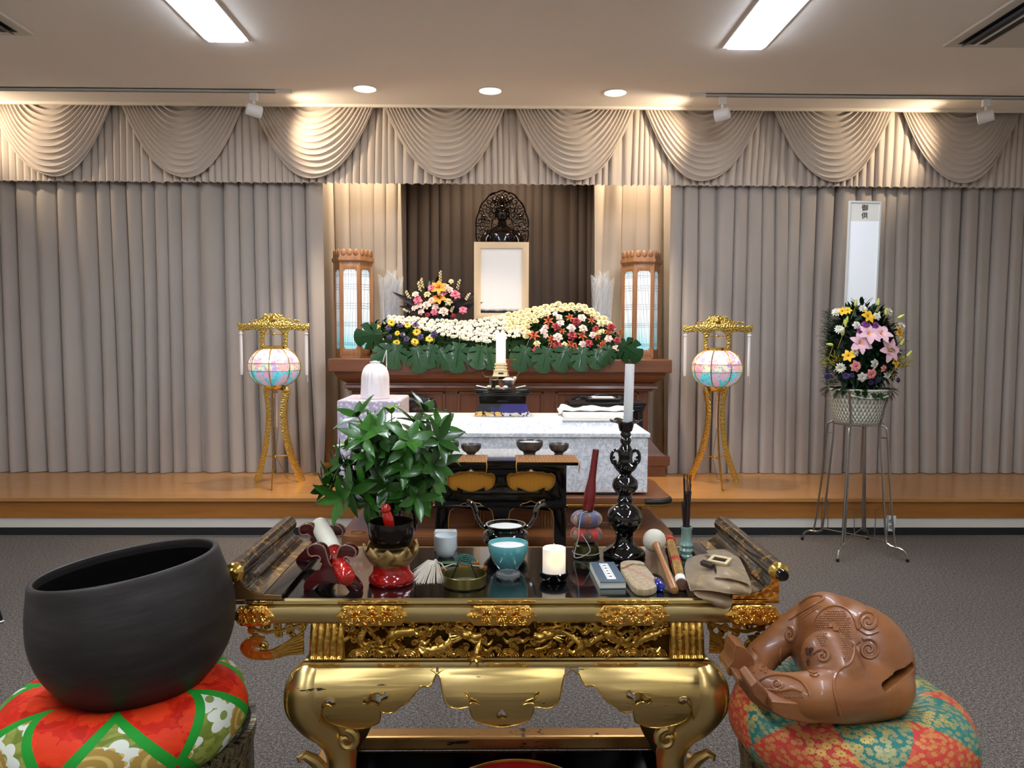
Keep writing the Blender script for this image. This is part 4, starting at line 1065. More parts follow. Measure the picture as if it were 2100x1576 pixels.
for (px, py, dx, dz) in ((1732, 655, .1, -1), (1800, 628, 0, 1), (1817, 648, -.1, 1), (1727, 690, .1, 1), (1754, 630, 0, 1), (1709, 708, -1, .1), (1840, 655, .8, .6), (1846, 710, .4, 1), (1859, 733, .5, .8), (1799, 655, .2, 1), (1735, 665, .1, 1)):
    p = AY(px, py, FY - .18) - ab_.location; bb = MB(); d = Vector((dx, -.2, dz)).normalized()
    bb.lathe([(0, 0), (.009, .008), (.011, .025), (.006, .045), (0, .055)], seg=8, M=TR(*p) @ align(d)); bb.tube([p, p - Vector((0, -.06, .08))], .002, 4)
    bb.build('lily_bud', mat('bud_green_yellow', '#c9cf62', .5), ab_)
for (px, py, s) in ((1705, 742, -1), (1718, 735, -.4), (1815, 770, .6), (1848, 745, 1)):
    p = AY(px, py, FY - .17) - ab_.location; gg = MB()
    for i in range(26):
        q = p + Vector((rnd.uniform(-.05, .05), rnd.uniform(-.02, .02), rnd.uniform(-.03, .03))); gg.tube([q, q + Vector((s * .03, -.01, rnd.uniform(.0, .03)))], [.0035, .001], 4)
    gg.build('goldenrod_spray', mat('goldenrod', '#a89a22', .6), ab_, fix=False)
# name placard
pl = thing('name_placard', 'tall narrow white placard with black characters rising behind the basket flowers', 'placard', (2.44, 5.30, 1.50))
T_, B_ = AY(1774, 413, 5.3) - pl.location, AY(1764, 634, 5.3) - pl.location
ax = (T_ - B_).normalized(); H_ = (T_ - B_).length; tilt = atan2(ax.x, ax.z)
MP = TR(*B_) @ Matrix.Rotation(tilt, 4, 'Y')
MB().shape([[(-.11, -.02), (.11, -.02), (.11, H_), (-.11, H_)], [(-.100, -.01), (.100, -.01), (.100, H_ - .012), (-.100, H_ - .012)]], .016, .001, M=MP).build('frame', mat('placard_frame', '#d3d3cd', .4), pl)
m = NT('placard_sheet'); z_ = m.sep(m.tc())[2]; m.P(col=m.mix(m.math('GREATER_THAN', z_, B_.z + H_ - .135), '#ffffff', '#e6e0d2'), rough=.5)
p_ = MB(); p_.box((0, 0, 0), (.204, .006, H_ - .01)); bmesh.ops.transform(p_.bm, matrix=MP @ TR(0, 0, H_ / 2 - .005), verts=p_.bm.verts); pn = p_.build('panel', m.m, pl)
w = MB(); text_mesh(w, '御', .046, MP @ TR(0, -.0036, H_ - .048) @ RX(90), .0006); text_mesh(w, '供', .046, MP @ TR(0, -.0036, H_ - .100) @ RX(90), .0006); w.build('lettering', MATS['ink_black'], pn)
MB().tube([B_ + Vector((0, .006, .3)), B_ + Vector((0, .006, -.3)), Vector((0, .05, -.48))], .005, 6).build('support_rod', m_steel, pl)

# ================================================================== THINGS BEHIND / ON THE COFFIN
LZ = .464 + .4555
bt = thing('black_altar_table', 'small black lacquer table with flowered cloth front, standing on the coffin lid', 'table', (0.018, 5.17, LZ))
b = MB(); b.box((0, 0, .172), (.372, .23, .016), bev=.004); b.box((0, 0, .156), (.355, .215, .018), bev=.004); b.box((0, 0, .142), (.335, .20, .012), bev=.003); b.build('top', m_blk, bt)
b = MB(); b.box((0, 0, .10), (.30, .17, .08), taper=(1.05, 1)); b.build('apron', m_blk, bt)
b = MB(); b.shape([smooth_poly([(-.04, 0), (-.03, .008), (-.012, .006), (0, .011), (.012, .006), (.03, .008), (.04, 0), (.03, -.007), (.012, -.005), (0, -.009), (-.012, -.005), (-.03, -.007)], 2)], .004, M=TR(0, -.088, .10)); b.build('cartouche', mat('pit_black', '#020202', .8), bt)
for sx in (-1, 1):
    for sy in (-1, 1): MB().box((sx * .15, sy * .08, .033), (.03, .03, .066), taper=(.8, .8)).build('leg', m_blk, bt)
m_bro = NT('floral_brocade'); v = m_bro.tc(); fm, r_, c_ = m_bro.flower(m_bro.comb(m_bro.sep(v)[0], m_bro.sep(v)[2]), 24, 9, .48, .3, .7); fm2, _, _ = m_bro.flower(m_bro.comb(m_bro.sep(v)[0], m_bro.sep(v)[2]), 55, 6, .4, .4, .9)
zb = m_bro.math('LESS_THAN', m_bro.math('ADD', m_bro.sep(v)[2], m_bro.math('MULTIPLY', m_bro.noise(v, 20), .05)), .052)
xm = m_bro.noise(v, 9, 1)
cc_ = m_bro.mix(m_bro.ramp(xm, [(.48, (0, 0, 0, 1)), (.52, (1, 1, 1, 1))]), '#e0b45a', '#d9cfc0')
base_ = m_bro.mix(m_bro.ramp(m_bro.noise(v, 6, 1), [(.5, (0, 0, 0, 1)), (.55, (1, 1, 1, 1))]), '#0b0b10', '#2b1d66')
c0_ = m_bro.mix(m_bro.math('MULTIPLY', m_bro.math('MAXIMUM', fm, fm2), zb), base_, cc_); m_bro.P(col=c0_, rough=.5); m_bro = m_bro.m
b = MB(); va = [b.bm.verts.new(p) for p in ((-.158, -.096, .083), (.158, -.096, .083), (.186, -.118, .002), (-.186, -.118, .002))]; b.bm.faces.new(va)
r = bmesh.ops.extrude_face_region(b.bm, geom=list(b.bm.faces)); bmesh.ops.translate(b.bm, vec=(0, .004, 0), verts=[e for e in r['geom'] if isinstance(e, bmesh.types.BMVert)])
b.build('cloth_front', m_bro, bt)
TZ = LZ + .181
def on(name, label, cat, px, y, z=TZ): return thing(name, label, cat, (AY(px, 700, y).x, y, z))
cup = on('glass_cup', 'small clear glass of peach-coloured drink on the black table on the coffin', 'cup', 1013, 5.15)
MB().lathe([(0, 0), (.030, 0), (.033, .078), (.0315, .078), (.0285, .004), (0, .004)], seg=24).build('glass', mat('clear_glass', '#f4f7f8', .03, trans=1.0, ior=1.45), cup)
MB().lathe([(0, .0045), (.028, .0045), (.0305, .056), (0, .056)], seg=24).build('drink', mat('peach_drink', '#dfa482', .1), cup)
rb = on('rice_bowl', 'small silver bowl heaped with white rice, on the black table on the coffin', 'bowl', 1043, 5.15)
MB().lathe([(0, 0), (.018, 0), (.018, .008), (.030, .015), (.052, .055), (.054, .058), (.049, .056), (.0, .02)], seg=28).build('bowl', mat('pewter', '#9a968c', .35, .6), rb)
MB().lathe([(0, .074), (.02, .071), (.038, .060), (.046, .052), (0, .05)], seg=24).build('rice', mat('white_rice', '#f5f1e8', .7, bump=(300, .5, .004)), rb)
for dx, gp in ((-.004, 'red chopstick upright in the rice bowl, the left one'), (.005, 'red chopstick upright in the rice bowl, the right one')):
    c_ = on('chopstick', gp, 'chopstick', 1043, 5.145, TZ + .071); c_.location.x += dx; c_['group'] = 'chopsticks in the rice'
    MB().tube([(0, 0, 0), (dx * .4, 0, .135)], [.0018, .0026], 6).build('stick', mat('red_lacquer_stick', '#8a1414', .3), c_)
for dx, nm in ((.038, 'white blossom on the rim'),):
    pass
tb_ = on('skewered_dumpling', 'small white dumpling on the right rim of the rice bowl', 'food', 1056, 5.15, TZ + .0595)
tag(MB().sph((0, 0, .010), (.012, .010, .010), 12, 8).build('dumpling', m_wht, tb_) if 0 else MB().sph((0, 0, .010), (.012, .010, .010), 12, 8).build('dumpling', m_wht, None), 'x', 'x') if 0 else None
MB().sph((0, 0, .010), (.012, .010, .010), 12, 8).build('dumpling', m_wht, tb_); MB().tube([(-.012, 0, .004), (.01, 0, .008)], .002, 5).build('skewer', m_cream, tb_)
for px, w_, lab in ((988, .075, 'folded white paper sheet leaning at the left edge of the small black table'), (1068, .070, 'pinkish folded paper at the right edge of the small black table')):
    q = on('folded_paper', lab, 'paper', px, 5.13); s_ = -1 if px < 1020 else 1
    MB().box((0, 0, .008 + .004), (w_, .06, .003), R=Matrix.Rotation(radians(12 * -s_), 3, 'Y'), bev=.001).build('sheet', mat('paper_pink', '#efcfcb', .6) if s_ > 0 else m_lin, q)
for px, py_, c_, lab in ((1003, 5.10, m_cream, 'small cream sweet at the left front of the black table on the coffin'), (1021, 5.09, m_cream, 'small pale sweet at the middle front of the black table on the coffin'), (1037, 5.085, m_lin, 'crumpled white wrapped sweet in front of the rice bowl')):
    q = on('wrapped_sweet', lab, 'sweet', px, py_); q['group'] = 'wrapped sweets'
    mb = MB(); mb.sph((0, 0, .011), (.017, .013, .012), 12, 8)
    for v_ in mb.bm.verts: v_.co += Vector((0, 0, .003 * noise.noise(v_.co * 160))) if v_.co.z > .004 else Vector()
    mb.build('sweet', c_, q)
# incense/candle stand behind
cs = thing('candle_stand', 'narrow brown stand with upturned ends, between the coffin and the altar', 'stand', (AY(1027, 770, 6.0).x, 6.0, SZ))
zt = AY(1027, 772, 6.0).z - SZ
b = MB(); b.tube(smooth_poly([(-.145, 0, zt + .028), (-.135, 0, zt + .005), (-.11, 0, zt - .008), (0, 0, zt - .010), (.11, 0, zt - .008), (.135, 0, zt + .005), (.145, 0, zt + .028)], 3, closed=False), .009, 8, flat=(1, 6), up=(0, 0, 1)); b.build('top_tray', mat('old_bronze', '#4c3420', .4, .3), cs)
MB().box((0, 0, (zt - .02) / 2), (.16, .14, zt - .02), bev=.006).build('column', m_aw2, cs); MB().box((0, 0, .02), (.30, .2, .04), bev=.006).build('foot', m_aw2, cs)
cn = thing('altar_candle', 'tall lit cream candle on a stepped cream base, in front of the flower wave', 'candle', (cs.location.x, 6.0, SZ + zt + .0005))
m_ivory = mat('ivory_wood', '#f3e2b6', .4)
b = MB(); k = 6.0 / FPX
def hexp6(mb, r0, z0, r1, z1):
    a = [mb.bm.verts.new((r0 * cos(pi / 3 * i), r0 * sin(pi / 3 * i) , z0)) for i in range(6)]; b2 = [mb.bm.verts.new((r1 * cos(pi / 3 * i), r1 * sin(pi / 3 * i), z1)) for i in range(6)]
    mb.bm.faces.new(a[::-1]); mb.bm.faces.new(b2)
    for i in range(6): mb.bm.faces.new((a[i], a[(i + 1) % 6], b2[(i + 1) % 6], b2[i]))
for r0, z0, r1, z1 in ((.066, 0, .064, .008), (.060, .008, .056, .042), (.060, .042, .060, .048), (.047, .048, .045, .066), (.052, .066, .052, .074), (.042, .074, .042, .088), (.050, .088, .050, .098), (.042, .098, .042, .108)): hexp6(b, r0, z0, r1, z1)
b.build('base', m_ivory, cn, ang=15)
MB().box((0, -.0515, .024), (.040, .006, .012), bev=.003).build('base_opening', mat('pit_black', '#020202', .8), cn)
mcd = NT('glowing_candle'); z_ = mcd.sep(mcd.tc())[2]; mcd.P(col='#fff3d0', emc=mcd.ramp(z_, [(.10, '#ffdf9c'), (.30, '#fff6e2')]), ems=1.25); 
MB().lathe([(0, .108), (.037, .108), (.037, .330), (.033, .334), (0, .332)], seg=24).build('candle', mcd.m, cn)
# black side table and tray at right behind coffin
bs = thing('black_side_table', 'long black lacquered table on the stage behind the right end of the coffin', 'table', (AY(1240, 822, 5.85).x + .01, 5.86, SZ))
HT = AY(1240, 826, 5.75).z - SZ
b = MB(); b.box((0, 0, HT - .012), (.58, .26, .024), bev=.004); b.box((0, 0, HT - .033), (.565, .25, .014), bev=.004); b.box((0, 0, HT - .052), (.55, .24, .018), bev=.004); b.build('top', m_blk2, bs)
for sx in (-1, 1):
    for sy in (-1, 1): MB().box((sx * .25, sy * .09, (HT - .06) / 2), (.035, .035, HT - .06), bev=.003).build('leg', m_blk2, bs)
ty = thing('black_tray', 'small black tray with a white card, on the black side table behind the coffin', 'tray', (AY(1236, 815, 5.85).x, 5.85, SZ + HT + .0005))
b = MB(); b.box((0, 0, .004), (.22, .17, .008))
for sx in (-1, 1): b.box((sx * .115, 0, .014), (.014, .19, .028), R=Matrix.Rotation(sx * .4, 3, 'Y'))
for sy in (-1, 1): b.box((0, sy * .09, .014), (.23, .012, .028), R=Matrix.Rotation(-sy * .4, 3, 'X'))
b.build('tray', m_blk2, ty); MB().box((0, 0, .022), (.16, .10, .026), bev=.002).build('card_box', m_lin, ty)

# ================================================================== OFFERING TABLE
ot = thing('incense_table', 'black lacquered offering table with gold cartouche openings, in front of the coffin trolley', 'table', (.006, 4.20, 0))
MB().box((0, 0, .787), (.812, .43, .026), bev=.003).build('top', m_blk, ot)
b = MB(); Y1 = -.185
def cpx(px, py): p = AY(px, py, 4.015); return (p.x - .006, p.z)
def cart(cx, w=48, s=1):
    q = [(-49, 984), (-48, 976), (-41, 971), (-33, 972), (-24, 968), (-12, 968), (-5, 966), (0, 962), (5, 966), (12, 968), (24, 968), (33, 972), (41, 971), (48, 976), (49, 984), (46, 995), (38, 1003), (29, 1005), (29, 999), (22, 1001), (10, 1006), (0, 1008), (-10, 1006), (-22, 1001), (-29, 999), (-29, 1005), (-38, 1003), (-46, 995)]
    return [cpx(cx + a, c) for a, c in q]
def arch(cx):
    q = [(-46, 1140), (-46, 1062), (-43, 1048), (-34, 1041), (-25, 1040), (-18, 1033), (-8, 1031), (0, 1027), (8, 1031), (18, 1033), (25, 1040), (34, 1041), (43, 1048), (46, 1062), (46, 1140)]
    pts = [cpx(cx + a, c) for a, c in q]
    zb = .10
    return [(pts[0][0], zb)] + pts[1:-1] + [(pts[-1][0], zb)]
xl, xr = -.345, .345
c1, c2 = smooth_poly(cart(966), 2), smooth_poly(cart(1089), 2)
b.shape([[(xl, .555), (xr, .555), (xr, .774), (xl, .774)], c1[::-1], c2[::-1]], .014, .001, M=TR(0, Y1, 0))
b.build('front_apron', m_blk, ot)
MB().box((0, Y1, .552), (.712, .03, .012), bev=.002).build('ledge', m_blk, ot)
m_och = NT('ochre_lattice'); v = m_och.sep(m_och.tc())[0]; s_ = m_och.math('SINE', m_och.math('MULTIPLY', v, 900)); m_och.P(col=m_och.mix(m_och.math('MULTIPLY_ADD', s_, .5, .5), '#a2660c', '#e0992a'), rough=.5, metal=.2)
MB().box((0, Y1 + .016, .665), (.60, .006, .14)).build('lattice_panel', m_och.m, ot)
for c_ in (c1, c2): MB().tube([(x, Y1 - .009, z) for x, z in c_], .0030, 6, closed=True).build('gold_rim', m_gs, ot)
a1, a2 = arch(966), arch(1089)
def fr(lo, hi, ar): return [(lo, .06), (hi, .06), (hi, .546), (lo, .546)]
b = MB(); b.shape([[(xl, .04), (xr, .04), (xr, .548), (xl, .548)], a1[::-1], a2[::-1]], .014, .001, M=TR(0, Y1, 0)); b.build('lower_front', m_blk, ot)
for a_ in (a1, a2): MB().tube([(x, Y1 - .009, z) for x, z in a_[0:]], .0026, 6).build('gold_line', m_gs, ot)
for sx in (-1, 1):
    MB().shape([[(-.18, .04), (.18, .04), (.18, .774), (-.18, .774)], smooth_poly([(-.12, .10), (-.12, .42), (-.05, .49), (.05, .49), (.12, .42), (.12, .10)], 3)[::-1]], .014, M=TR(sx * .338, 0, 0) @ RZ(90)).build('side_panel', m_blk, ot)
MB().box((0, 0, .02), (.75, .42, .04), bev=.004).build('base', m_blk, ot)
# mats and bowls
m_mat = NT('gold_mat_brocade'); v = m_mat.tc(); fm, r_, _ = m_mat.flower(v, 60, 6, .4, .4, .6); m_mat.P(col=m_mat.mix(fm, '#b98a52', '#8a4a3c'), rough=.55, metal=.2); m_mat = m_mat.m
def bmat(px0, px1, label):
    a_, b_ = AZ(px0, 946, .8), AZ(px1, 946, .8); t = thing('brocade_mat', label, 'mat', ((a_.x + b_.x) / 2, 4.07, .8005), group='gold brocade mats'); w_ = (b_.x - a_.x)
    MB().box((0, -.02, .001), (w_, .24, .002)).build('mat', m_mat, t)
    e = MB(); e.tube([(-w_ / 2, -.141, .001), (w_ / 2, -.141, .001)], .0022, 6)
    e.build('gold_hem', m_gs, t)
    for s in (-1, 1):
        if label.startswith('left') and s < 0: continue
        MB().tube([(s * (w_ / 2 - .002), -.141, .002), (s * w_ / 2 + s * .0, -.150, -.02), (s * (w_ / 2 - .004), -.149, -.055)], [.003, .0035, .002], 5).build('corner_tassel', m_gs, t)
    return t
bmat(892, 999, 'left gold brocade mat on the black offering table'); bmat(1058, 1186, 'right gold brocade mat on the black offering table')
m_stone = mat('grey_stoneware', '#35322f', .35, var=('#57534e', 30, .4, .6), coat=.3)
def pot(px, py, r, hgt, label, fill=None, grp=None):
    p = AZ(px, py, .803); k = p.y / FPX; r *= k; h = hgt * k
    t = thing('stone_bowl', label, 'bowl', (p.x, p.y, .803), group='stoneware incense bowls')
    MB().lathe([(0, .002), (r * .42, .002), (r * .45, 0), (r * .47, h * .12), (r * .75, h * .28), (r * .97, h * .62), (r, h * .97), (r * .96, h), (r * .92, h * .95), (r * .7, h * .45), (0, h * .35)], seg=36).build('bowl', m_stone, t)
    if fill: MB().lathe([(0, h * .86), (r * .7, h * .87), (r * .93, h * .84), (0, h * .7)], seg=28).build('ash', mat('white_ash', '#e9e6df', .9, bump=(200, .3, .003)), t)
pot(917, 930, 25, 24, 'large grey stone bowl of white ash on the left brocade mat', True); pot(966, 931, 21, 20, 'small empty grey stone bowl on the left brocade mat')
pot(1086, 930, 28, 26, 'large grey stone bowl of white ash on the right brocade mat', True); pot(1146, 930, 21, 20, 'small empty grey stone bowl on the right brocade mat')
# ================================================================== GILT ALTAR DESK
def gold_leaf(name, c1, c2, rough, wear=0.0, bs=0.0, sc=60):
    m = NT(name); v = m.tc(); n = m.noise(v, 5, 4); col = m.mix(m.ramp(n, [(.3, (0, 0, 0, 1)), (.7, (1, 1, 1, 1))]), c1, c2)
    metal = 1.0
    if wear:
        w = m.noise(m.map(v, (1.5, 1.5, 9)), 5.0, 5, .65); k = m.ramp(w, [(1 - wear - .005, (0, 0, 0, 1)), (1 - wear + .02, (1, 1, 1, 1))])
        col = m.mix(k, col, '#1a130c'); metal = m.math('SUBTRACT', 1.0, m.math('MULTIPLY', k, .8))
    m.P(col=col, rough=rough, metal=metal)
    if bs:
        b = m.n('TexVoronoi', {'Vector': v, 'Scale': float(sc)}, feature='SMOOTH_F1').outputs['Distance']; m.bump(b, bs, .006)
    else: m.bump(m.noise(v, 90, 3), .06, .002)
    MATS[name] = m.m; return m.m
g_leaf = gold_leaf('gold_leaf_worn', '#dcc080', '#cbac66', .33, .34)
g_band = gold_leaf('gold_leaf_band', '#d2bd86', '#c2aa70', .32)
g_carv = gold_leaf('gold_leaf_carving', '#d9b25e', '#c0963f', .30, 0, .35, 90)
g_dark = gold_leaf('gold_recess', '#6e4f1c', '#3f2b0e', .5)
g_plate = gold_leaf('chased_gilt_plate', '#f0c064', '#e0a848', .26, 0, .55, 75)
g_rail = gold_leaf('gold_rail_worn', '#b58c58', '#a37c4b', .42, .40)
DX, DY = .021, 2.10
YF = 1.86
desk = thing('gilt_altar_desk', 'ornate gilt carved altar desk with black lacquer top in the foreground', 'altar desk', (DX, DY, 0))
def D(px, py, y=YF): p = AY(px, py, y); return (p.x - DX, p.z)
OY = YF - DY
XL, XR = -.662, .662
MB().box((0, (1.875 + 2.335) / 2 - DY, .790), (1.27, .46, .020), bev=.002).build('top_panel', m_blk, desk)
# moulding around the top: profile swept on four sides
def ring_mould(name, prof, hx, y0, y1, m_, parent):
    """prof = (outset, z) list; rectangle hx half width, y0..y1"""
    mb = MB(); rows = []
    for o_, z in prof: rows.append([mb.bm.verts.new(p) for p in ((-hx - o_, y0 - o_, z), (hx + o_, y0 - o_, z), (hx + o_, y1 + o_, z), (-hx - o_, y1 + o_, z))])
    for a, b in zip(rows, rows[1:]):
        for i in range(4): mb.bm.faces.new((a[i], a[(i + 1) % 4], b[(i + 1) % 4], b[i]))
    mb.bm.faces.new(rows[0]); mb.bm.faces.new(rows[-1][::-1])
    return mb.build(name, m_, parent, ang=25)
yb = 2.345 - DY
rlip = ring_mould('rim_lip', [(-.02, .799), (-.002, .8005), (.004, .797), (.005, .791), (.0, .787), (-.006, .786)], .645, OY + .008, yb, g_band, desk)
rband = ring_mould('rim_band', [(-.02, .7865), (-.004, .785), (.004, .780), (.008, .768), (.008, .757), (.004, .745), (-.006, .737), (-.03, .736)], .645, OY + .006, yb, g_band, desk)
def plate_outline(w, h, n=3):
    q = [(-w, 0), (-w + .010, h * .45), (-w + .018, h * .95), (-w + .03, h), (w - .03, h), (w - .018, h * .95), (w - .010, h * .45), (w, 0), (w - .010, -h * .45), (w - .018, -h * .95), (w - .03, -h), (-w + .03, -h), (-w + .018, -h * .95), (-w + .010, -h * .45)]
    return q
def bandy(z):  # y of the band front at height z
    t = (z - .762) / .026; return OY + .006 - .008 + .012 * t * t * .6
for i, (p0, p1) in enumerate(((478, 562), (690, 837), (957, 1100), (1222, 1372), (1488, 1600))):
    a, b = D(p0, 1262)[0], D(p1, 1262)[0]; cx, w = (a + b) / 2, (b - a) / 2
    mb = MB(); mb.shape([plate_outline(w, .0245)], .004, .0012, M=TR(cx, OY - .004, .762), cuts=[((0, 0, z), (0, 0, 1)) for z in (-.018, -.012, -.006, 0, .006, .012, .018)])
    for v in mb.bm.verts: v.co.y += .10 * (v.co.z - .762) ** 2 / .026 * 1.0
    rnd = random.Random(i)
    for k in (-1, 0, 1):
        fx = cx + k * w * .42
        for q in range(12):
            an = 2 * pi * q / 12; mb.tube([(fx + .003 * cos(an), OY - .0085, .762 + .003 * sin(an)), (fx + .0115 * cos(an), OY - .0105, .762 + .0115 * sin(an)), (fx + .0145 * cos(an), OY - .007, .762 + .0145 * sin(an))], [.0015, .0026, .001], 5)
        mb.sph((fx, OY - .008, .762), (.004, .005, .004), 8, 6)
    for q in range(26): mb.tube(spiral(cx + rnd.uniform(-w * .75, w * .75), .762 + rnd.choice((-1, 1)) * rnd.uniform(.012, .019), .0055, 1.1, rnd.random() * 6, rnd.choice((-1, 1)), 8, OY - .0065), .0015, 4)
    for sx in (-1, 1):
        for (ddx, dz) in ((0, .004), (-.004, -.003), (.004, -.003)): mb.sph((cx + sx * (w - .02) + ddx, OY - .0075, .762 + dz), (.0032, .003, .0032), 8, 6)
    mb.build('chased_plate', g_plate, rband, ang=50)
    MB().box((cx, OY + .0015, .7945), (2 * w - .006, .005, .009), bev=.0015).build('lip_plate', g_plate, rlip)
# frieze: recessed ground, moulded columns, dragons and clouds
fz0, fz1 = .648, .737
MB().box((0, OY + .050, (fz0 + fz1) / 2), (.84, .016, fz1 - fz0)).build('frieze_ground', g_dark, desk)
for s in (-1, 1):
    c = MB()
    for j in range(5):
        xx = s * (.414 + .0165 * j)
        c.tube([(xx + s * .0015 * 0, OY + .022, fz1), (xx, OY + .012, fz1 - .02), (xx + s * .001, OY + .008, fz0 + .04), (xx + s * .003, OY + .010, fz0 + .01), (xx + s * .003, OY + .004, fz0)], [.0095, .0095, .0095, .0095, .0105], 10)
    c.box((s * .447, OY + .035, (fz0 + fz1) / 2), (.083, .04, fz1 - fz0))
    c.build('fluted_block', g_carv, desk)
    # carved wave bracket reaching to the table corner
    w = MB(); x0 = s * .492
    for j in range(7):
        rx_, ry_ = 33 - 3.9 * j, 22 - 2.7 * j; L_p = [(619, 1346 - 7.2 * j), (585, 1349 - 5.6 * j + .25 * j * j), (552, 1336 + ry_ * .97)]
        for q in range(9): a_ = pi / 2 + pi * 1.15 * q / 8; L_p.append((523 + rx_ * cos(a_), 1336 + ry_ * sin(a_)))
        w.tube([(s * abs(D(px, py)[0]), OY + .020 - .0006 * j, D(px, py)[1]) for px, py in smooth_poly(L_p, 3, closed=False)], .0044, 6)
    w.tube(spiral(s * .606, .679, .011, 1.3, pi / 2, s, 18, OY + .014), [.0045] * 19, 8)
    rnd = random.Random(5 + s)
    for (cx, cz, r_) in ((.515, .725, .012), (.545, .722, .014), (.575, .726, .010), (.605, .722, .013), (.635, .718, .011), (.535, .705, .009), (.572, .707, .011), (.628, .700, .009), (.6, .728, .008), (.645, .73, .007)):
        w.tube(spiral(s * cx, cz, r_, 1.3, rnd.random() * 6, rnd.choice((-1, 1)), 14, OY + .022), .0042, 6)
    w.tube([(s * .50, OY + .026, .732), (s * .56, OY + .02, .717), (s * .60, OY + .02, .711), (s * .64, OY + .02, .722)], .005, 6)
    w.build('wave_bracket', g_carv, desk)
dr = MB(); rnd = random.Random(17)
def serp(x0, x1, ph, amp, zc_, yy):
    P = []; n = 46
    for i in range(n + 1):
        t = i / n; x = x0 + (x1 - x0) * t; P.append(Vector((x + .018 * sin(t * 9 * pi), OY + yy + .012 * cos(t * 7 * pi + ph), zc_ + amp * sin(t * 5.2 * pi + ph))))
    return P
for s in (-1, 1):
    P = serp(s * .40, s * .07, .6, .024, .690, .028); R_ = [.005 + .0095 * sin(pi * min(1, .1 + i / len(P) * .95)) for i in range(len(P))]
    d = MB(); d.tube(P, R_, 10)
    for i in range(2, len(P) - 2):   # scales / dorsal fins
        for k in range(4): d.sph(P[i] + Vector((rnd.uniform(-.002, .002), -R_[i] * .7, (k - 1) * R_[i] * .7)), (.0032, .0026, .0026), 6, 4)
        if i % 2 == 0: d.tube([P[i] + Vector((0, 0, R_[i] * .8)), P[i] + Vector((s * .004, -.002, R_[i] + .007))], [.0028, .0006], 4)
    hx = s * .075 if s < 0 else .07; H_ = Vector((s * .10 + (.0), OY + .006, .712))
    d.sph(H_, (.020, .016, .013), 12, 8); d.tube([H_, H_ + Vector((-s * .022, -.006, -.004)), H_ + Vector((-s * .036, -.006, .001))], [.012, .009, .007], 8)
    d.tube([H_ + Vector((0, 0, -.006)), H_ + Vector((-s * .018, -.006, -.017)), H_ + Vector((-s * .03, -.006, -.016))], [.008, .0055, .004], 8)
    for k in range(9):
        a = pi * (.25 + .16 * k); d.tube([H_ + Vector((s * .010, 0, 0)), H_ + Vector((s * (.018 + .006 * sin(a)), -.006, .010 * cos(a))), H_ + Vector((s * (.036 + .006 * sin(a)), -.003, .022 * cos(a)))], [.003, .003, .0008], 5)
    for k in (-1, 1): d.tube([H_ + Vector((0, -.008, .008)), H_ + Vector((s * .012, -.012, .016 + .003 * k)), H_ + Vector((s * .030, -.01, .018 + .006 * k))], [.0035, .0025, .001], 5); 
    d.sph(H_ + Vector((-s * .008, -.013, .006)), .0042, 8, 6)
    for (ax_, az_) in ((.15, .672), (.27, .668), (.33, .70)):
        c0 = Vector((s * ax_, OY + .012, az_)); d.tube([c0 + Vector((s * .02, .01, .02)), c0 + Vector((0, -.004, .006)), c0], [.006, .005, .0045], 7)
        for k in range(4): d.tube([c0, c0 + Vector((-s * (.008 + .003 * k), -.005, .006 - .006 * k)), c0 + Vector((-s * (.016 + .002 * k), -.003, .001 - .007 * k))], [.0035, .003, .0008], 5)
    d.build('carved_dragon', g_carv, desk)
cl_ = MB()
for i in range(120):
    x = rnd.uniform(-.40, .40); z = rnd.choice((rnd.uniform(.655, .672), rnd.uniform(.712, .731), rnd.uniform(.66, .73))); r_ = rnd.uniform(.006, .013)
    cl_.tube(spiral(x, z, r_, 1.4, rnd.random() * 6, rnd.choice((-1, 1)), 14, OY + .030 + rnd.uniform(-.008, .008)), [.0038] * 15, 6)
for i in range(46):
    x = -.395 + .79 * i / 45 + rnd.uniform(-.006, .006); z = rnd.choice((.666, .716, .727, .690)) + rnd.uniform(-.006, .006); s_ = rnd.choice((-1, 1))
    P4 = smooth_poly([(x, OY + .024, z), (x + s_ * .012, OY + .014, z + .006), (x + s_ * .026, OY + .012, z - .002), (x + s_ * .038, OY + .020, z + .008)], 4, closed=False)
    cl_.tube(P4, [.0015 + .004 * sin(pi * (q + .5) / len(P4)) for q in range(len(P4))], 6)
    cl_.tube(spiral(x, z, .0085, 1.2, rnd.random() * 6, s_, 10, OY + .014), [.0032] * 11, 6)
cl_.build('carved_clouds', g_carv, desk)
wv = MB()
for i in range(13):
    x = -.37 + .062 * i
    for j in range(4): wv.tube([(x + (.026 - .006 * j) * cos(a), OY + .020 - .002 * j, .650 + (.018 - .0042 * j) * sin(a)) for a in [pi * k / 8 for k in range(9)]], .0024, 5)
wv.build('carved_waves', g_carv, desk)
cw = MB()  # projecting claw under the frieze centre
c0 = Vector((D(975, 1345)[0], OY - .006, .655)); cw.tube([c0 + Vector((.01, .03, .04)), c0 + Vector((.002, 0, .012)), c0], [.009, .007, .006], 8)
for (dx, dz) in ((-.022, -.004), (-.014, -.016), (.006, -.022), (.020, -.012), (.022, .004)): cw.tube([c0, c0 + Vector((dx * .6, -.008, dz * .4 + .004)), c0 + Vector((dx, -.004, dz))], [.005, .004, .001], 6)
cw.build('dragon_claw', g_carv, desk)
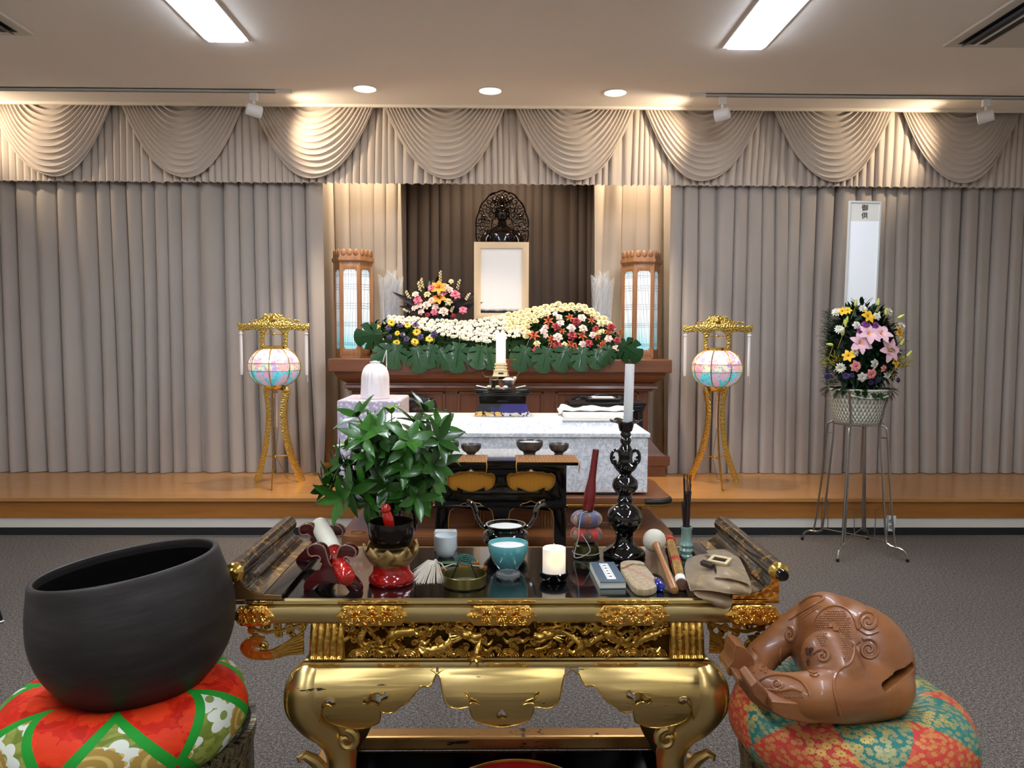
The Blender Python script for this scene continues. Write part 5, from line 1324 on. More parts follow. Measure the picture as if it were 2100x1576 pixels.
# lower band
wband = ring_mould('waist_band', [(-.03, .6485), (.0, .648), (.004, .645), (.0, .642), (-.002, .641), (.006, .640), (.008, .634), (.008, .628), (.002, .624), (-.03, .624)], .500, OY + .012, yb - .02, g_band, desk)
for cx_, w_ in ((-.455, .038), (-.270, .052), (-.0, .052), (.270, .052), (.462, .038)):
    MB().box((cx_, OY + .003, .634), (2 * w_, .004, .011), bev=.0018).build('waist_plate', g_plate, wband)
# apron (front) with pierced lobes, bulging
def bulge(z):
    t = (.626 - z) / .19; t = max(0, min(1.3, t)); return -.030 * sin(pi * min(1, t * .95) ** .8) + .030 * max(0, t - .35)
cuts = [((0, 0, .43 + .008 * i), (0, 0, 1)) for i in range(26)]
def mapp(L, s=1): return [(s * (D(px, py, 1.845)[0]) if s == 1 else -(D(px, py, 1.845)[0]), D(px, py, 1.845)[1]) for px, py in L]
LAP = [(618, 1374), (893, 1374), (893, 1388), (887, 1401), (878, 1409), (864, 1408), (853, 1418), (838, 1437), (822, 1447), (812, 1457), (798, 1463), (785, 1461), (781, 1457), (779, 1455), (781, 1463), (776, 1486), (764, 1493), (754, 1499), (738, 1503), (716, 1503), (700, 1498), (688, 1494), (672, 1484), (664, 1470), (661, 1455), (655, 1480), (640, 1497), (618, 1508), (604, 1480), (597, 1440), (603, 1405)]
HOL = [(745, 1440), (747, 1431), (754, 1430), (760, 1423), (770, 1420), (780, 1421), (784, 1425), (790, 1417), (797, 1421), (796, 1431), (788, 1434), (781, 1438), (778, 1447), (771, 1442), (762, 1440), (755, 1444)]
SLIT = [(661, 1449), (664, 1438), (672, 1431), (682, 1430), (689, 1436), (688, 1444), (680, 1447), (674, 1443), (668, 1446), (664, 1456)]
CAP = [(897, 1374), (1160, 1374), (1157, 1390), (1152, 1408), (1147, 1430), (1138, 1446), (1122, 1452), (1106, 1450), (1098, 1449), (1094, 1455), (1093, 1462), (1086, 1478), (1072, 1488), (1050, 1495), (1029, 1499), (1008, 1495), (986, 1488), (972, 1478), (965, 1462), (964, 1455), (960, 1449), (952, 1450), (936, 1452), (920, 1446), (911, 1430), (906, 1408), (901, 1390)]
HRT = [(1029, 1452), (1038, 1463), (1040, 1472), (1034, 1477), (1029, 1473), (1024, 1477), (1018, 1472), (1020, 1463)]
CR1 = [(952, 1418), (961, 1422), (964, 1430), (976, 1434), (988, 1444), (978, 1441), (966, 1440), (961, 1444), (964, 1436), (958, 1426)]
def refl(L): return [(-x, z) for x, z in L][::-1]
def bend(co): return Vector((co.x, co.y + OY + .014 + bulge(co.z), co.z))
def aprons(L, holes, nm, flip=False):
    o_ = mapp(L); hs = [mapp(h) for h in holes]
    if flip: o_ = refl(o_); hs = [refl(h) for h in hs]
    mb = MB(); mb.shape([o_] + hs, .014, .001, fn=bend, cuts=cuts)
    ap_ = mb.build(nm, g_leaf, desk, ang=45)
    e = MB()
    for lp in [o_] + hs: 
        lp2 = smooth_poly(lp, 2); e.tube([Vector((x, OY + .014 + bulge(z) - .0075, z)) for x, z in lp2], .0021, 5, closed=True)
    e.build('apron_beading', g_carv, ap_)
aprons(LAP, [HOL, SLIT], 'apron_lobe'); aprons(LAP, [HOL, SLIT], 'apron_lobe', True)
c2x = D(1029, 1450, 1.845)[0]
def sym(L): return L
CR2 = [(2 * 1029 - x, y) for x, y in CR1][::-1]
aprons(CAP, [HRT, CR1, CR2], 'apron_pendant')
# cabriole legs
def legpath(sx, sy, n=26):
    P = []; 
    prof = [(.626, 0.0), (.605, .020), (.575, .034), (.545, .038), (.515, .032), (.48, .012), (.45, -.014), (.41, -.038), (.36, -.050), (.31, -.044), (.27, -.030), (.235, -.012), (.205, .0)]
    pr = smooth_poly([(o_, z) for z, o_ in prof], 2, closed=False)
    return [(o_, z) for o_, z in pr]
for sx in (-1, 1):
    for sy in (-1, 1):
        cx_, cy_ = sx * .500, (OY + .014 if sy < 0 else yb - .045)
        l = MB(); pr = legpath(sx, sy)
        P = [Vector((cx_ + sx * o_, cy_ + sy * o_ * .7 + (0 if sy > 0 else .0), z)) for o_, z in pr]
        n = len(P); w = []
        for i, p in enumerate(P):
            t = i / (n - 1); w.append((.040 * (1 - t) ** .8 + .020 if t < .6 else .040 * (.4) ** .8 + .020 - .004 * (t - .6)) * min(1, .45 + t * 3.2))
        l.tube([p + Vector((-sx * w[i] * .6, -sy * w[i] * .6, 0)) for i, p in enumerate(P)], w, 12)
        lg_ = l.build('leg', g_leaf, desk)
        rb_ = MB()
        for j in (-2, -1, 0, 1, 2):
            rb_.tube([p + Vector((sx * (.004 - .0035 * abs(j)) + (sx * -.009 * j if j > 0 else 0), sy * (.004 - .0035 * abs(j)) + (sy * .009 * j if j < 0 else 0), 0)) for p in P[:int(n * .62)]], [.0068] * int(n * .62), 7)
        rb_.build('corner_ribs', g_carv, lg_)
        f = MB(); q = Vector((cx_ - sx * .004, cy_ + sy * .004, .395))
        f.tube([q + Vector((-sx * .03, -sy * .015, -.04)), q + Vector((-sx * .012, 0, -.006)), q + Vector((sx * .010, sy * .006, .010)), q + Vector((sx * .022, sy * .014, .006)), q + Vector((sx * .020, sy * .014, -.004))], [.016, .015, .012, .008, .004], 10, flat=(1, 1.2))
        f.build('leaf_spur', g_leaf, lg_)
        MB().tube(spiral(cx_ - sx * .095, .432, .030, 1.1, pi / 2, sx, 16, cy_ - sy * .01), [.012 - .0004 * i for i in range(17)], 8).build('inner_scroll', g_leaf, lg_)
# side and back aprons (simple lobed)
for s in (-1, 1):
    q = [(-.20, .626), (.20, .626), (.20, .50), (.15, .47), (.10, .50), (.05, .56), (0, .60), (-.05, .56), (-.10, .50), (-.15, .47), (-.20, .50)]
    MB().shape([q], .014, .001, M=TR(s * .505, (OY + yb) / 2, 0) @ RZ(90), cuts=[((0, 0, .47 + .02 * i), (0, 0, 1)) for i in range(8)]).build('side_apron', g_leaf, desk)
q = [(-.48, .626), (.48, .626), (.48, .50), (.40, .46), (.28, .50), (.22, .58), (.12, .53), (0, .47), (-.12, .53), (-.22, .58), (-.28, .50), (-.40, .46), (-.48, .50)]
MB().shape([q], .014, .001, M=TR(0, yb - .025, 0)).build('back_apron', g_leaf, desk)
# base frame
b = MB()
for (c_, d_) in (((0, yb + .0, .185), (1.10, .06, .045)), ((0, OY + .0, .185), (1.10, .06, .045)), ((-.53, (OY + yb) / 2, .185), (.06, yb - OY, .045)), ((.53, (OY + yb) / 2, .185), (.06, yb - OY, .045))): b.box(c_, d_, bev=.008)
for sx in (-1, 1): b.shape([[(-.06, 0), (.06, 0), (.0, .06)]], .044, .002, M=TR(sx * .47, yb - .03, .185) @ RX(90) @ RZ(180 if 0 else 0)) if 0 else None
b.build('base_frame', g_rail, desk)
MB().box((0, (OY + yb) / 2, .050), (1.02, yb - OY - .04, .02), bev=.003).build('base_panel', m_blk, desk)
MB().box((0, yb - .034, .10), (1.02, .010, .125)).box((-.505, (OY + yb) / 2, .10), (.010, yb - OY - .06, .125)).box((.505, (OY + yb) / 2, .10), (.010, yb - OY - .06, .125)).build('inner_board', m_blk, desk)
for sx in (-1, 1):
    for yy in (OY, yb): MB().box((sx * .50, yy, .08), (.09, .07, .16), bev=.01).build('base_foot', g_rail, desk)
m_redl = mat('red_lacquer', '#b5121a', .15, coat=.6, var=('#a30f16', 6, .4, .6))
stl = thing('red_lacquer_tray', 'round red lacquered tray with a gold line inside the desk base at the bottom edge', 'tray', (DX + .03, 2.05, .061))
MB().lathe([(0, 0), (.17, 0), (.19, .01), (.215, .075), (.222, .098), (.218, .103), (.208, .098), (.18, .05), (0, .046)], seg=64).build('tray_body', m_redl, stl)
MB().lathe([(.208, .0995), (.212, .1035), (.216, .1035), (.214, .0995)], seg=64).build('gold_line', m_g, stl)
# rolled ends of the top
m_marb = NT('gold_black_marbling'); v = m_marb.tc(); n = m_marb.noise(v, 26, 5, .7, 1.0)
k = m_marb.ramp(n, [(.53, (0, 0, 0, 1)), (.60, (1, 1, 1, 1))]); m_marb.P(col=m_marb.mix(k, '#1b1713', '#c49a4e'), metal=m_marb.math('MULTIPLY', k, .9), rough=.22, coat=.5); m_marb = m_marb.m
L_ = .475; ym = OY + L_ / 2 + .002
for s in (-1, 1):
    pf = [(.556, .8015), (.556, .812), (.60, .8135), (.628, .820), (.648, .836), (.660, .858), (.668, .858), (.672, .838), (.672, .8015)]
    e = MB(); e.prism([(s * a, z) for a, z in pf], L_, M=TR(0, OY + .004, 0)); e.build('rolled_end', m_blk2 if 0 else m_blk, desk, ang=30)
    e = MB(); e.prism([(s * a, z) for a, z in pf], .004, M=TR(0, OY - .0002, 0)); e.build('rolled_end_face', g_plate if s > 0 else g_rail, desk, ang=30)
    P_ = [(s * a, z + .001) for a, z in ((.600, .8135), (.628, .820), (.648, .836), (.660, .858))]
    e = MB(); e.grid(lambda u, v: Vector((lambda q: (q[0], OY + .004 + v * L_, q[1] + .0006))(smooth_poly([(a, z) for a, z in P_], 4, closed=False)[min(12, int(round(u * 12)))])), 12, 1); e.build('marbled_cove', m_marb, desk, fix=False)
    ro_ = MB().lathe([(0, 0), (.0235, 0), (.0235, L_ + .01), (0, L_ + .01)], seg=24, M=TR(s * .668, OY - .004, .872) @ RX(-90)).build('roller', m_marb, desk)
    MB().lathe([(0, -.022), (.010, -.021), (.012, -.016), (.014, -.012), (.020, -.010), (.024, -.005), (.024, .004), (.0, .004)], seg=24, M=TR(s * .668, OY - .004, .872) @ RX(-90)).build('roller_knob', m_g, ro_)
    if s > 0: MB().lathe([(0, -.038), (.012, -.037), (.0145, -.032), (.0145, -.02), (0, -.02)], seg=24, M=TR(s * .668, OY - .004, .872) @ RX(-90)).build('roller_cap', m_blk, ro_)
# ================================================================== THINGS ON THE DESK
ZT = .8001
def spot_on(px, by, rpx=0.0, z=ZT):
    """centre of a footprint whose front lower edge shows at (px, by) and whose radius shows as rpx"""
    p = AZ(px, by, z); k = p.y / FPX; p = AZ(px, by - rpx * .32, z); return p, p.y / FPX
def lat(mb, prof, k, seg=40, mi=0, **kw): return mb.lathe([(r * k, h * k) for r, h in prof], seg=seg, mi=mi, **kw)
m_red = mat('red_lacquer_turned', '#b01a10', .14, coat=.7, var=('#8e100c', 8, .4, .6))
m_white_leather = mat('white_leather', '#d8d4c2', .6, var=('#c9c4ad', 9, .4, .6), bump=(60, .1, .003))
m_rb = mat('red_brown_lacquer', '#4d1615', .2, coat=.5, var=('#3a0d0e', 5, .4, .6)); m_rbe = mat('red_brown_edge', '#8a6a58', .25, coat=.4)
# --- mallet rest: two cloud-cut boards
def rest_outline():
    q = [(-60, 0), (-59, 14), (-50, 26), (-38, 36), (-28, 44), (-22, 56), (-27, 60), (-24, 68), (-31, 74), (-43, 72), (-50, 76), (-52, 86), (-46, 94), (-34, 98), (-22, 96), (-14, 88), (-8, 66), (0, 52),
         (8, 66), (14, 86), (22, 96), (34, 98), (46, 94), (52, 86), (50, 76), (43, 72), (31, 74), (24, 68), (27, 60), (22, 56), (28, 44), (38, 36), (50, 26), (59, 14), (60, 0), (40, 0), (30, 12), (12, 17), (0, 19), (-12, 17), (-30, 12), (-40, 0)]
    return q
pf, kf = spot_on(682, 1213); pb = AY(655, 1172, 2.19); 
rt = thing('mallet_rest', 'red-brown lacquered rest of two cloud-cut boards holding the white-headed mallet', 'mallet rest', (pf.x, pf.y + .01, ZT))
d_ = Vector((pb.x - pf.x, 2.19 - pf.y, 0)); rot = -radians(8)
for nm, o_ in (('front_board', Vector((0, 0, 0))), ('back_board', d_ * .80)):
    q = smooth_poly([(a * .00122, b * .00122) for a, b in rest_outline()], 2)
    MB().shape([q], .016, .002, M=TR(*o_) @ Matrix.Rotation(rot, 4, 'Z')).build(nm, m_rb, rt)
    for dy in (-.0095, .0095):
        MB().tube([Matrix.Rotation(rot, 4, 'Z') @ Vector((x, dy, z)) + o_ for x, z in q[8:-26]], .0020, 6).build('edge_line', m_rbe, rt)
MB().tube([(0, 0, .03), d_ * .80 + Vector((0, 0, .03))], .008, 8).build('crossbar', m_rb, rt)
A_ = AY(713, 1190, pf.y - .085); B_ = AY(655, 1076, 2.20)
ml = thing('bell_mallet', 'large mallet with white leather head and red turned handle lying on the cloud rest', 'mallet', (A_.x, A_.y, A_.z))
dd = B_ - A_; Lm = dd.length; MA = align(dd)
kk = Lm
MB().lathe([(0, .50), (.019, .50), (.0235, .505), (.0245, .53), (.0255, .97), (.022, .995), (.014, 1.0), (0, 1.0)] if 0 else [(0, .43 * kk), (.0225, .43 * kk), (.024, .45 * kk), (.0265, .94 * kk), (.0245, .975 * kk), (.018, .993 * kk), (0, kk)], seg=32, M=MA).build('leather_head', m_white_leather, ml)
MB().lathe([(0, 0), (.012, .001), (.019, .006), (.0215, .014), (.0225, .022), (.0215, .030), (.0205, .032), (.0215, .034), (.0225, .050), (.021, .085), (.0165, .12), (.013, .145), (.0135, .155), (.0195, .163), (.0205, .172), (.0195, .182), (.0225, .188), (.0235, .20), (.0238, .43 * kk), (0, .43 * kk)], seg=32, M=MA).build('red_handle', m_red, ml)
# --- bowl on lotus stand
m_petal = mat('gold_wood_petal', '#d8b878', .42, .25, var=('#94703a', 45, .45, .62), bump=(140, .5, .004))
p, k = spot_on(803, 1208, 46)
lo = thing('lotus_bell_stand', 'red lacquered round stand with gilt lotus petals under the small bell bowl', 'bell stand', tuple(p))
MB().lathe([(r * k, h * k) for r, h in [(0, 0), (44, 0), (47, 4), (47, 11), (42, 18), (38, 24), (37, 40), (40, 50), (0, 50)]], seg=48).build('red_base', m_red, lo)
for i in range(9):
    a = 360 * i / 9 - 90
    def pf_(u, v, a=a):
        t = v; w = 20.5 * sin(pi * min(1, .22 + .78 * (1 - t) ** .75 * .72)) * (1 - t ** 4) + .5; x = (u - .5) * 2
        r_ = 33 + 20 * sin(t * pi * .6) + 6 * (1 - x * x); z = 39 + 45 * t
        return Matrix.Rotation(radians(a), 3, 'Z') @ Vector((r_ * k, x * w * k, (z - 3 * x * x) * k))
    m_ = MB(); m_.grid(pf_, 8, 10); r = bmesh.ops.solidify(m_.bm, geom=list(m_.bm.faces), thickness=.003); m_.build('lotus_petal', m_petal, lo)
MB().lathe([(r * k, h * k) for r, h in [(0, 40), (36, 40), (40, 54), (38, 66), (0, 66)]], seg=32).build('petal_core', m_petal, lo)
m_bell = mat('dark_patinated_bronze', '#1c1310', .22, .6, coat=.3)
bw = thing('small_bell_bowl', 'small dark bronze bell bowl sitting on the gilt lotus stand', 'bell bowl', (p.x, p.y, p.z + 66 * k))
lat(MB(), [(0, 0), (22, 2), (38, 12), (46, 28), (47.5, 42), (46, 58), (45.5, 62), (43, 62), (43.5, 42), (40, 22), (20, 8), (0, 7)], k, 56).build('bowl', m_bell, bw)
st = thing('small_striker', 'small red turned striker standing in the little bell bowl on the lotus stand', 'striker', (p.x, p.y, p.z + 74 * k))
MB().lathe([(r * k, h * k) for r, h in [(0, 0), (9, 1), (11, 10), (9.5, 19), (5.5, 26), (6, 32), (9, 40), (11, 52), (11, 64), (9, 74), (7.5, 78), (10, 81), (10, 88), (6, 94), (0, 95)]], seg=24, M=TR(7 * k, -4 * k, 0) @ RY(-11) @ RX(6)).build('striker', m_red, st)
# --- plant vase + greenery
m_blkg = mat('black_glaze', '#050505', .07, coat=.8)
pv = Vector((AY(805, 1110, 2.22).x, 2.215, ZT)); kv = 2.215 / FPX
vs = thing('flower_vase', 'black glazed vase with two ear handles holding the leafy branches behind the bell bowl', 'vase', tuple(pv))
lat(MB(), [(0, 0), (30, 0), (32, 4), (28, 12), (22, 22), (24, 32), (34, 48), (38, 62), (34, 76), (24, 84), (20, 92), (22, 110), (31, 126), (29, 127), (18, 108), (0, 100)], kv, 40).build('vase_body', m_blkg, vs)
for s in (-1, 1): MB().tube(smooth_poly([tuple(Vector(q) * kv) for q in ((s * 22, 0, 104), (s * 34, 0, 108), (s * 45, 0, 100), (s * 48, 0, 82), (s * 45, 0, 64), (s * 36, 0, 58))], 4, closed=False), 5.2 * kv, 10).build('handle', m_blkg, vs)
m_lg = mat('glossy_leaf', '#3c7420', .32, coat=.2, var=('#2b5c17', 12, .35, .65)); m_lg2 = mat('young_leaf', '#86b53a', .28, coat=.3); m_ld = mat('dark_glossy_leaf', '#264f15', .32, coat=.2)
gr = thing('leafy_branches', 'large bunch of glossy green leafy branches standing in the black vase', 'branches', (pv.x, pv.y, ZT + 118 * kv))
rnd = random.Random(12)
def whorl(mb, c, axis, n_, L_, mi, spread=55):
    axis = Vector(axis).normalized(); q = axis.to_track_quat('Z', 'Y')
    for i in range(n_):
        a = 2 * pi * (i + rnd.random() * .5) / n_; s_ = radians(spread * rnd.uniform(.75, 1.25)); d = q @ Vector((sin(s_) * cos(a), sin(s_) * sin(a), cos(s_)))
        leaf(mb, c, d, L_ * rnd.uniform(.8, 1.15), L_ * rnd.uniform(.34, .42), up=axis, bend=rnd.uniform(.1, .38), fold=.18, mi=mi, n=6)
tips = [(735, 856, 0), (765, 1000, 0), (803, 850, 1), (870, 845, 0), (900, 880, 0), (705, 950, 0), (690, 985, 0), (745, 900, 0), (780, 885, 0), (840, 905, 0), (905, 925, 0), (720, 1005, 0), (760, 960, 0), (800, 935, 0),
        (830, 950, 0), (865, 930, 0), (885, 985, 0), (845, 1000, 0), (790, 1000, 0), (815, 900, 0), (740, 930, 0), (775, 930, 0), (850, 870, 0), (715, 915, 1), (675, 1000, 0), (870, 965, 0), (820, 1010, 0), (755, 1030, 0), (880, 905, 0), (760, 875, 0), (700, 965, 0), (835, 970, 0), (795, 965, 0), (735, 975, 0), (890, 955, 0), (875, 1005, 0), (900, 905, 0), (855, 1020, 0), (700, 1020, 0)]
for i, (px, py, yg) in enumerate(tips):
    y = 2.215 + rnd.uniform(-.13, .06); tp = AY(px, py, y) - gr.location
    b = MB(); base = Vector((rnd.uniform(-.015, .015), rnd.uniform(-.015, .015), -.08)); mid = tp * .45 + Vector((0, 0, .03))
    path = smooth_poly([tuple(base), tuple(mid), tuple(tp)], 5, closed=False); b.tube(path, [.0035 - .0018 * j / (len(path) - 1) for j in range(len(path))], 6, mi=3)
    ax = Vector(path[-1]) - Vector(path[-3]); ax = ax + Vector((0, -.3 * ax.length, .2 * ax.length))
    mi = 1 if yg else (0 if rnd.random() < .7 else 2)
    whorl(b, tp, ax, 6, .074 if not yg else .045, mi, 55 if not yg else 40)
    if not yg: whorl(b, Vector(path[-3]), ax, 4, .075, 2 if rnd.random() < .6 else 0, 80)
    whorl(b, Vector(path[-5]), ax, 4, .078, 2 if i % 2 else 0, 100)
    b.build('branch', [m_lg, m_lg2, m_ld, m_stem], gr, ang=180, fix=False)
# --- white box, cup, leaf
m_porc = mat('white_porcelain', '#dfe6e6', .12, coat=.5)
p = Vector((AY(914, 1130, 2.307).x, 2.307, ZT)); k = 2.307 / FPX
t = thing('plastic_case', 'small white rounded box standing behind the white cup', 'box', tuple(p))
MB().box((0, 0, 21 * k), (47 * k, 22 * k, 42 * k), bev=.006, seg=3).build('case', mat('frosted_plastic', '#d5dcdc', .25, coat=.3), t); MB().box((0, -11.5 * k, 21 * k), (34 * k, 1.2 * k, 32 * k), bev=.0006).build('front_panel', m_porc, t)
p, k = spot_on(914, 1147, 17)
t = thing('white_cup', 'plain white porcelain cup standing before the white box', 'cup', tuple(p))
lat(MB(), [(0, 0), (13, 0), (15, 2), (20, 8), (22.5, 18), (23.3, 44), (22.3, 45), (21, 42), (20, 16), (14, 6), (0, 5)], k, 36).build('cup', m_porc, t); lat(MB(), [(0, 33), (20.6, 33), (0, 30)], k, 24).build('water', mat('water', '#dfe8e6', .05), t)
p = AZ(918, 1156, ZT + .002); t = thing('fallen_leaf', 'single green leaf lying on the desk in front of the white cup', 'leaf', tuple(p))
b = MB(); leaf(b, (-.026, 0, .001), (1, .04, 0), .052, .026, bend=-.03, fold=.05, n=8); b.build('leaf', m_lg, t, ang=180, fix=False)
# --- prayer beads
p = AZ(880, 1185, ZT); t = thing('prayer_beads', 'prayer beads with cream tassels and flat amber beads beside the lotus stand', 'prayer beads', tuple(p)); k = p.y / FPX
def dp(px, py): q = AZ(px, py, ZT); return q - p
m_tas = mat('cream_cord', '#d9cfba', .7); m_amb = mat('amber_wood', '#c07a2c', .2, coat=.6, var=('#8a4d16', 40, .4, .6))
b = MB(); rnd = random.Random(2); c0 = dp(893, 1160) + Vector((0, 0, .012))
for i in range(90):
    e = dp(848 + 60 * rnd.random() + 6 * rnd.random(), 1196 + 4 * rnd.random()) if rnd.random() < .6 else dp(845 + 14 * rnd.random(), 1168 + 26 * rnd.random())
    e.z = .0015; m1 = c0.lerp(e, .4) + Vector((0, 0, .010 + .004 * rnd.random())); b.tube([c0, m1, c0.lerp(e, .75) + Vector((0, 0, .005)), e], [.0011, .0011, .0010, .0007], 4)
b.sph(c0, .006, 10, 6); b.tube([c0, dp(905, 1162) + Vector((0, 0, .008)), dp(915, 1174) + Vector((0, 0, .005))], .002, 6)
b.build('tassel', m_tas, t)
for (px, py, w_, rz) in ((902, 1173, 26, -8), (950, 1163, 20, 5), (994, 1170, 17, 80), (975, 1160, 16, 15)):
    q = dp(px, py); b = MB(); b.box((0, 0, 0), (w_ * k, 11 * k, 8 * k), bev=.002, R=None); bmesh.ops.transform(b.bm, matrix=TR(q.x, q.y, 4.2 * k) @ RZ(rz), verts=b.bm.verts); b.build('bead', m_amb, t)
MB().tube([dp(905, 1168) + Vector((0, 0, .004)), dp(930, 1160) + Vector((0, 0, .004)), dp(960, 1163) + Vector((0, 0, .004)), dp(990, 1165) + Vector((0, 0, .004))], .0016, 5).build('cord', m_tas, t)
# --- ash tray with coil incense
m_brass = mat('dull_brass', '#7d7340', .35, .85)
p, k = spot_on(953, 1214, 43); t = thing('ash_dish', 'shallow round brass dish of grey ash on the desk', 'dish', tuple(p))
lat(MB(), [(0, 0), (42, 0), (44.5, 3), (45, 24), (44, 25), (43, 22), (42, 3), (0, 2)], k, 56).build('dish', m_brass, t)
lat(MB(), [(0, 5), (30, 4.5), (41.5, 2.5), (0, 2)], k, 40).build('ash', mat('grey_ash', '#4d4a44', .9, var=('#8b867c', 220, .45, .6), bump=(400, .6, .004)), t)
b = MB(); rnd = random.Random(6)
for i in range(40):
    a, r_ = rnd.uniform(0, 6.28), rnd.uniform(0, 26) * k; b.tube([(r_ * cos(a) - 6 * k, r_ * sin(a), 5 * k), (r_ * cos(a) - 6 * k + rnd.uniform(-.006, .006), r_ * sin(a) + rnd.uniform(-.006, .006), 7 * k)], .0007, 4)
b.build('burnt_stubs', mat('charcoal', '#2a2a2a', .9), t)['kind'] = 'stuff'
p2 = Vector(p); h = thing('coil_holder', 'v-shaped pair of black sticks standing in the brass dish', 'incense holder', (p.x, p.y, p.z + 4.6 * k))
for s in (-1, 1): MB().tube([Vector((s * 31 * k, -6 * k, 0)), Vector((s * 11 * k - 1 * k, 0, 46 * k))], 1.9 * k, 6).build('stick', m_blk2, h)
MB().tube([(-11 * k, 0, 46 * k), (10 * k, 0, 46 * k)], 1.2 * k, 6).build('bridge', m_blk2, h)
t = thing('incense_coil', 'dark green spiral incense coil balanced on the black v-shaped sticks', 'incense', (p.x + .002, p.y, p.z + 4.6 * k + 47.5 * k))
b = MB(); n = 110
MT_ = RX(18) @ RY(8)
b.tube([MT_ @ Vector(((21.5 * (1 - .97 * i / n)) * k * cos(i / n * 2 * pi * 5.5), (21.5 * (1 - .97 * i / n)) * k * sin(i / n * 2 * pi * 5.5), 12 * k * (i / n))) for i in range(n + 1)], 1.65 * k, 6); b.build('coil', mat('incense_green', '#12493a', .7), t)
# --- black koro
p = Vector((AY(1037, 1130, 2.278).x, 2.278, ZT)); k = 2.278 / FPX
t = thing('black_incense_burner', 'glossy black incense burner with two tall ears, behind the turquoise bowl', 'incense burner', tuple(p))
zr = AY(1037, 1075, 2.278).z - ZT; H_ = zr / k
lat(MB(), [(0, 6), (20, 6), (34, 14), (44, 26), (48, 40), (46, 50), (38, 57), (37, 62), (42, 67), (42, 70), (38, 70), (34, 62), (0, 58)] if 0 else [(0, H_ * .10), (20, H_ * .10), (36, H_ * .2), (46, H_ * .4), (48.5, H_ * .58), (45, H_ * .72), (38, H_ * .80), (37.5, H_ * .88), (42, H_ * .97), (42, H_), (38.5, H_), (35, H_ * .88), (0, H_ * .84)], k, 48).build('pot', m_blkg, t)
lat(MB(), [(0, H_ * .93), (20, H_ * .93), (35.5, H_ * .90), (0, H_ * .86)], k, 32).build('ash', MATS['white_ash'], t)
for i in range(3):
    a = radians(90 + 120 * i); MB().tube([(26 * k * cos(a), 26 * k * sin(a), H_ * .2 * k), (31 * k * cos(a), 31 * k * sin(a), 6 * k), (30 * k * cos(a), 30 * k * sin(a), 0)], [9 * k, 7 * k, 6 * k], 10).build('foot', m_blkg, t)
for s in (-1, 1): MB().tube(smooth_poly([tuple(Vector(q) * k) for q in ((s * 38, 0, H_ * .86), (s * 50, 0, H_ * .96), (s * 60, 0, H_ + 14), (s * 64, 0, H_ + 32), (s * 72, 0, H_ + 43), (s * 82, 0, H_ + 46))], 4, closed=False), [5 * k] * 10 + [7 * k] * 11, 10, flat=(.8, 1.5)).build('ear', m_blkg, t)
# --- turquoise bowl
m_turq = mat('turquoise_glaze', '#5fa7a8', .1, coat=.7, var=('#559c9f', 6, .4, .6))
p, k = spot_on(1042, 1174, 22); t = thing('turquoise_incense_bowl', 'turquoise glazed bowl filled with white ash at the middle of the desk', 'incense bowl', tuple(p))
zr = (AY(1042, 1113, p.y).z - ZT) / k
lat(MB(), [(0, 0), (20, 0), (22, 2), (24, 5), (33, zr * .34), (40, zr * .66), (42, zr * .96), (41, zr), (38.5, zr * .985), (37.5, zr * .9), (36, zr * .7), (0, zr * .6)], k, 56).build('bowl', m_turq, t)
lat(MB(), [(0, zr * .90), (8, zr * .885), (20, zr * .87), (37, zr * .86), (0, zr * .7)], k, 40).build('ash', MATS['white_ash'], t)
# --- crystal ring
m_glass = mat('dark_cut_glass', '#cfd6d8', .05, trans=.85, ior=1.5)
p, k = spot_on(1042, 1192, 22); t = thing('cut_glass_ring', 'small cut-glass ring on the desk before the turquoise bowl', 'glass ring', tuple(p))
lat(MB(), [(16, 0), (22, 0), (26, 5), (25, 10), (19, 13), (15, 10), (14, 4), (16, 0)], k, 28).build('ring', m_glass, t, ang=5)
MB().lathe([(0, 0.5 * k), (13.8 * k, .5 * k), (13.8 * k, 3 * k), (0, 3 * k)], seg=24).build('black_core', m_blkg, t)
# --- LED candle
p, k = spot_on(1136, 1200, 28); t = thing('black_saucer', 'round black saucer under the short lit candle', 'saucer', tuple(p))
lat(MB(), [(0, 0), (22, 0), (26, 3), (30, 12), (31, 19), (29, 21), (27, 18), (24.5, 8), (0, 7)], k, 44).build('saucer', m_blkg, t)
mm = NT('wax_glow'); v_ = mm.tc(); z_ = mm.sep(v_)
dx_ = mm.math('SUBTRACT', z_[0], .004); dz_ = mm.math('SUBTRACT', z_[2], .055)
rr_ = mm.math('SQRT', mm.math('ADD', mm.math('MULTIPLY', dx_, dx_), mm.math('MULTIPLY', mm.math('MULTIPLY', dz_, dz_), 1.0)))
g1 = mm.ramp(rr_, [(.0, '#ffd060'), (.012, '#ffd98a'), (.035, '#ffeecd'), (.06, '#f4ece8')])
s1 = mm.ramp(rr_, [(.0, (1, 1, 1, 1)), (.010, (.9, .9, .9, 1)), (.03, (.35, .35, .35, 1)), (.07, (.12, .12, .12, 1))])
mm.P(col='#f2e6de', rough=.45, emc=g1, ems=mm.math('MULTIPLY', s1, 1.0))
t = thing('led_candle', 'short thick white candle glowing warm inside, standing in the black saucer', 'candle', (p.x, p.y, p.z + 7.2 * k))
lat(MB(), [(0, 0), (23.5, 0), (24, 1), (24, 62), (23, 63), (21.5, 61), (20, 55), (0, 54)], k, 44).build('candle_body', mm.m, t)
lat(MB(), [(0, 54), (2, 56), (2.6, 61), (1.4, 67), (0, 72)], k, 12).build('flame', MATS.get('fl') or emis('fl', '#ffcf70', 2.0), t)
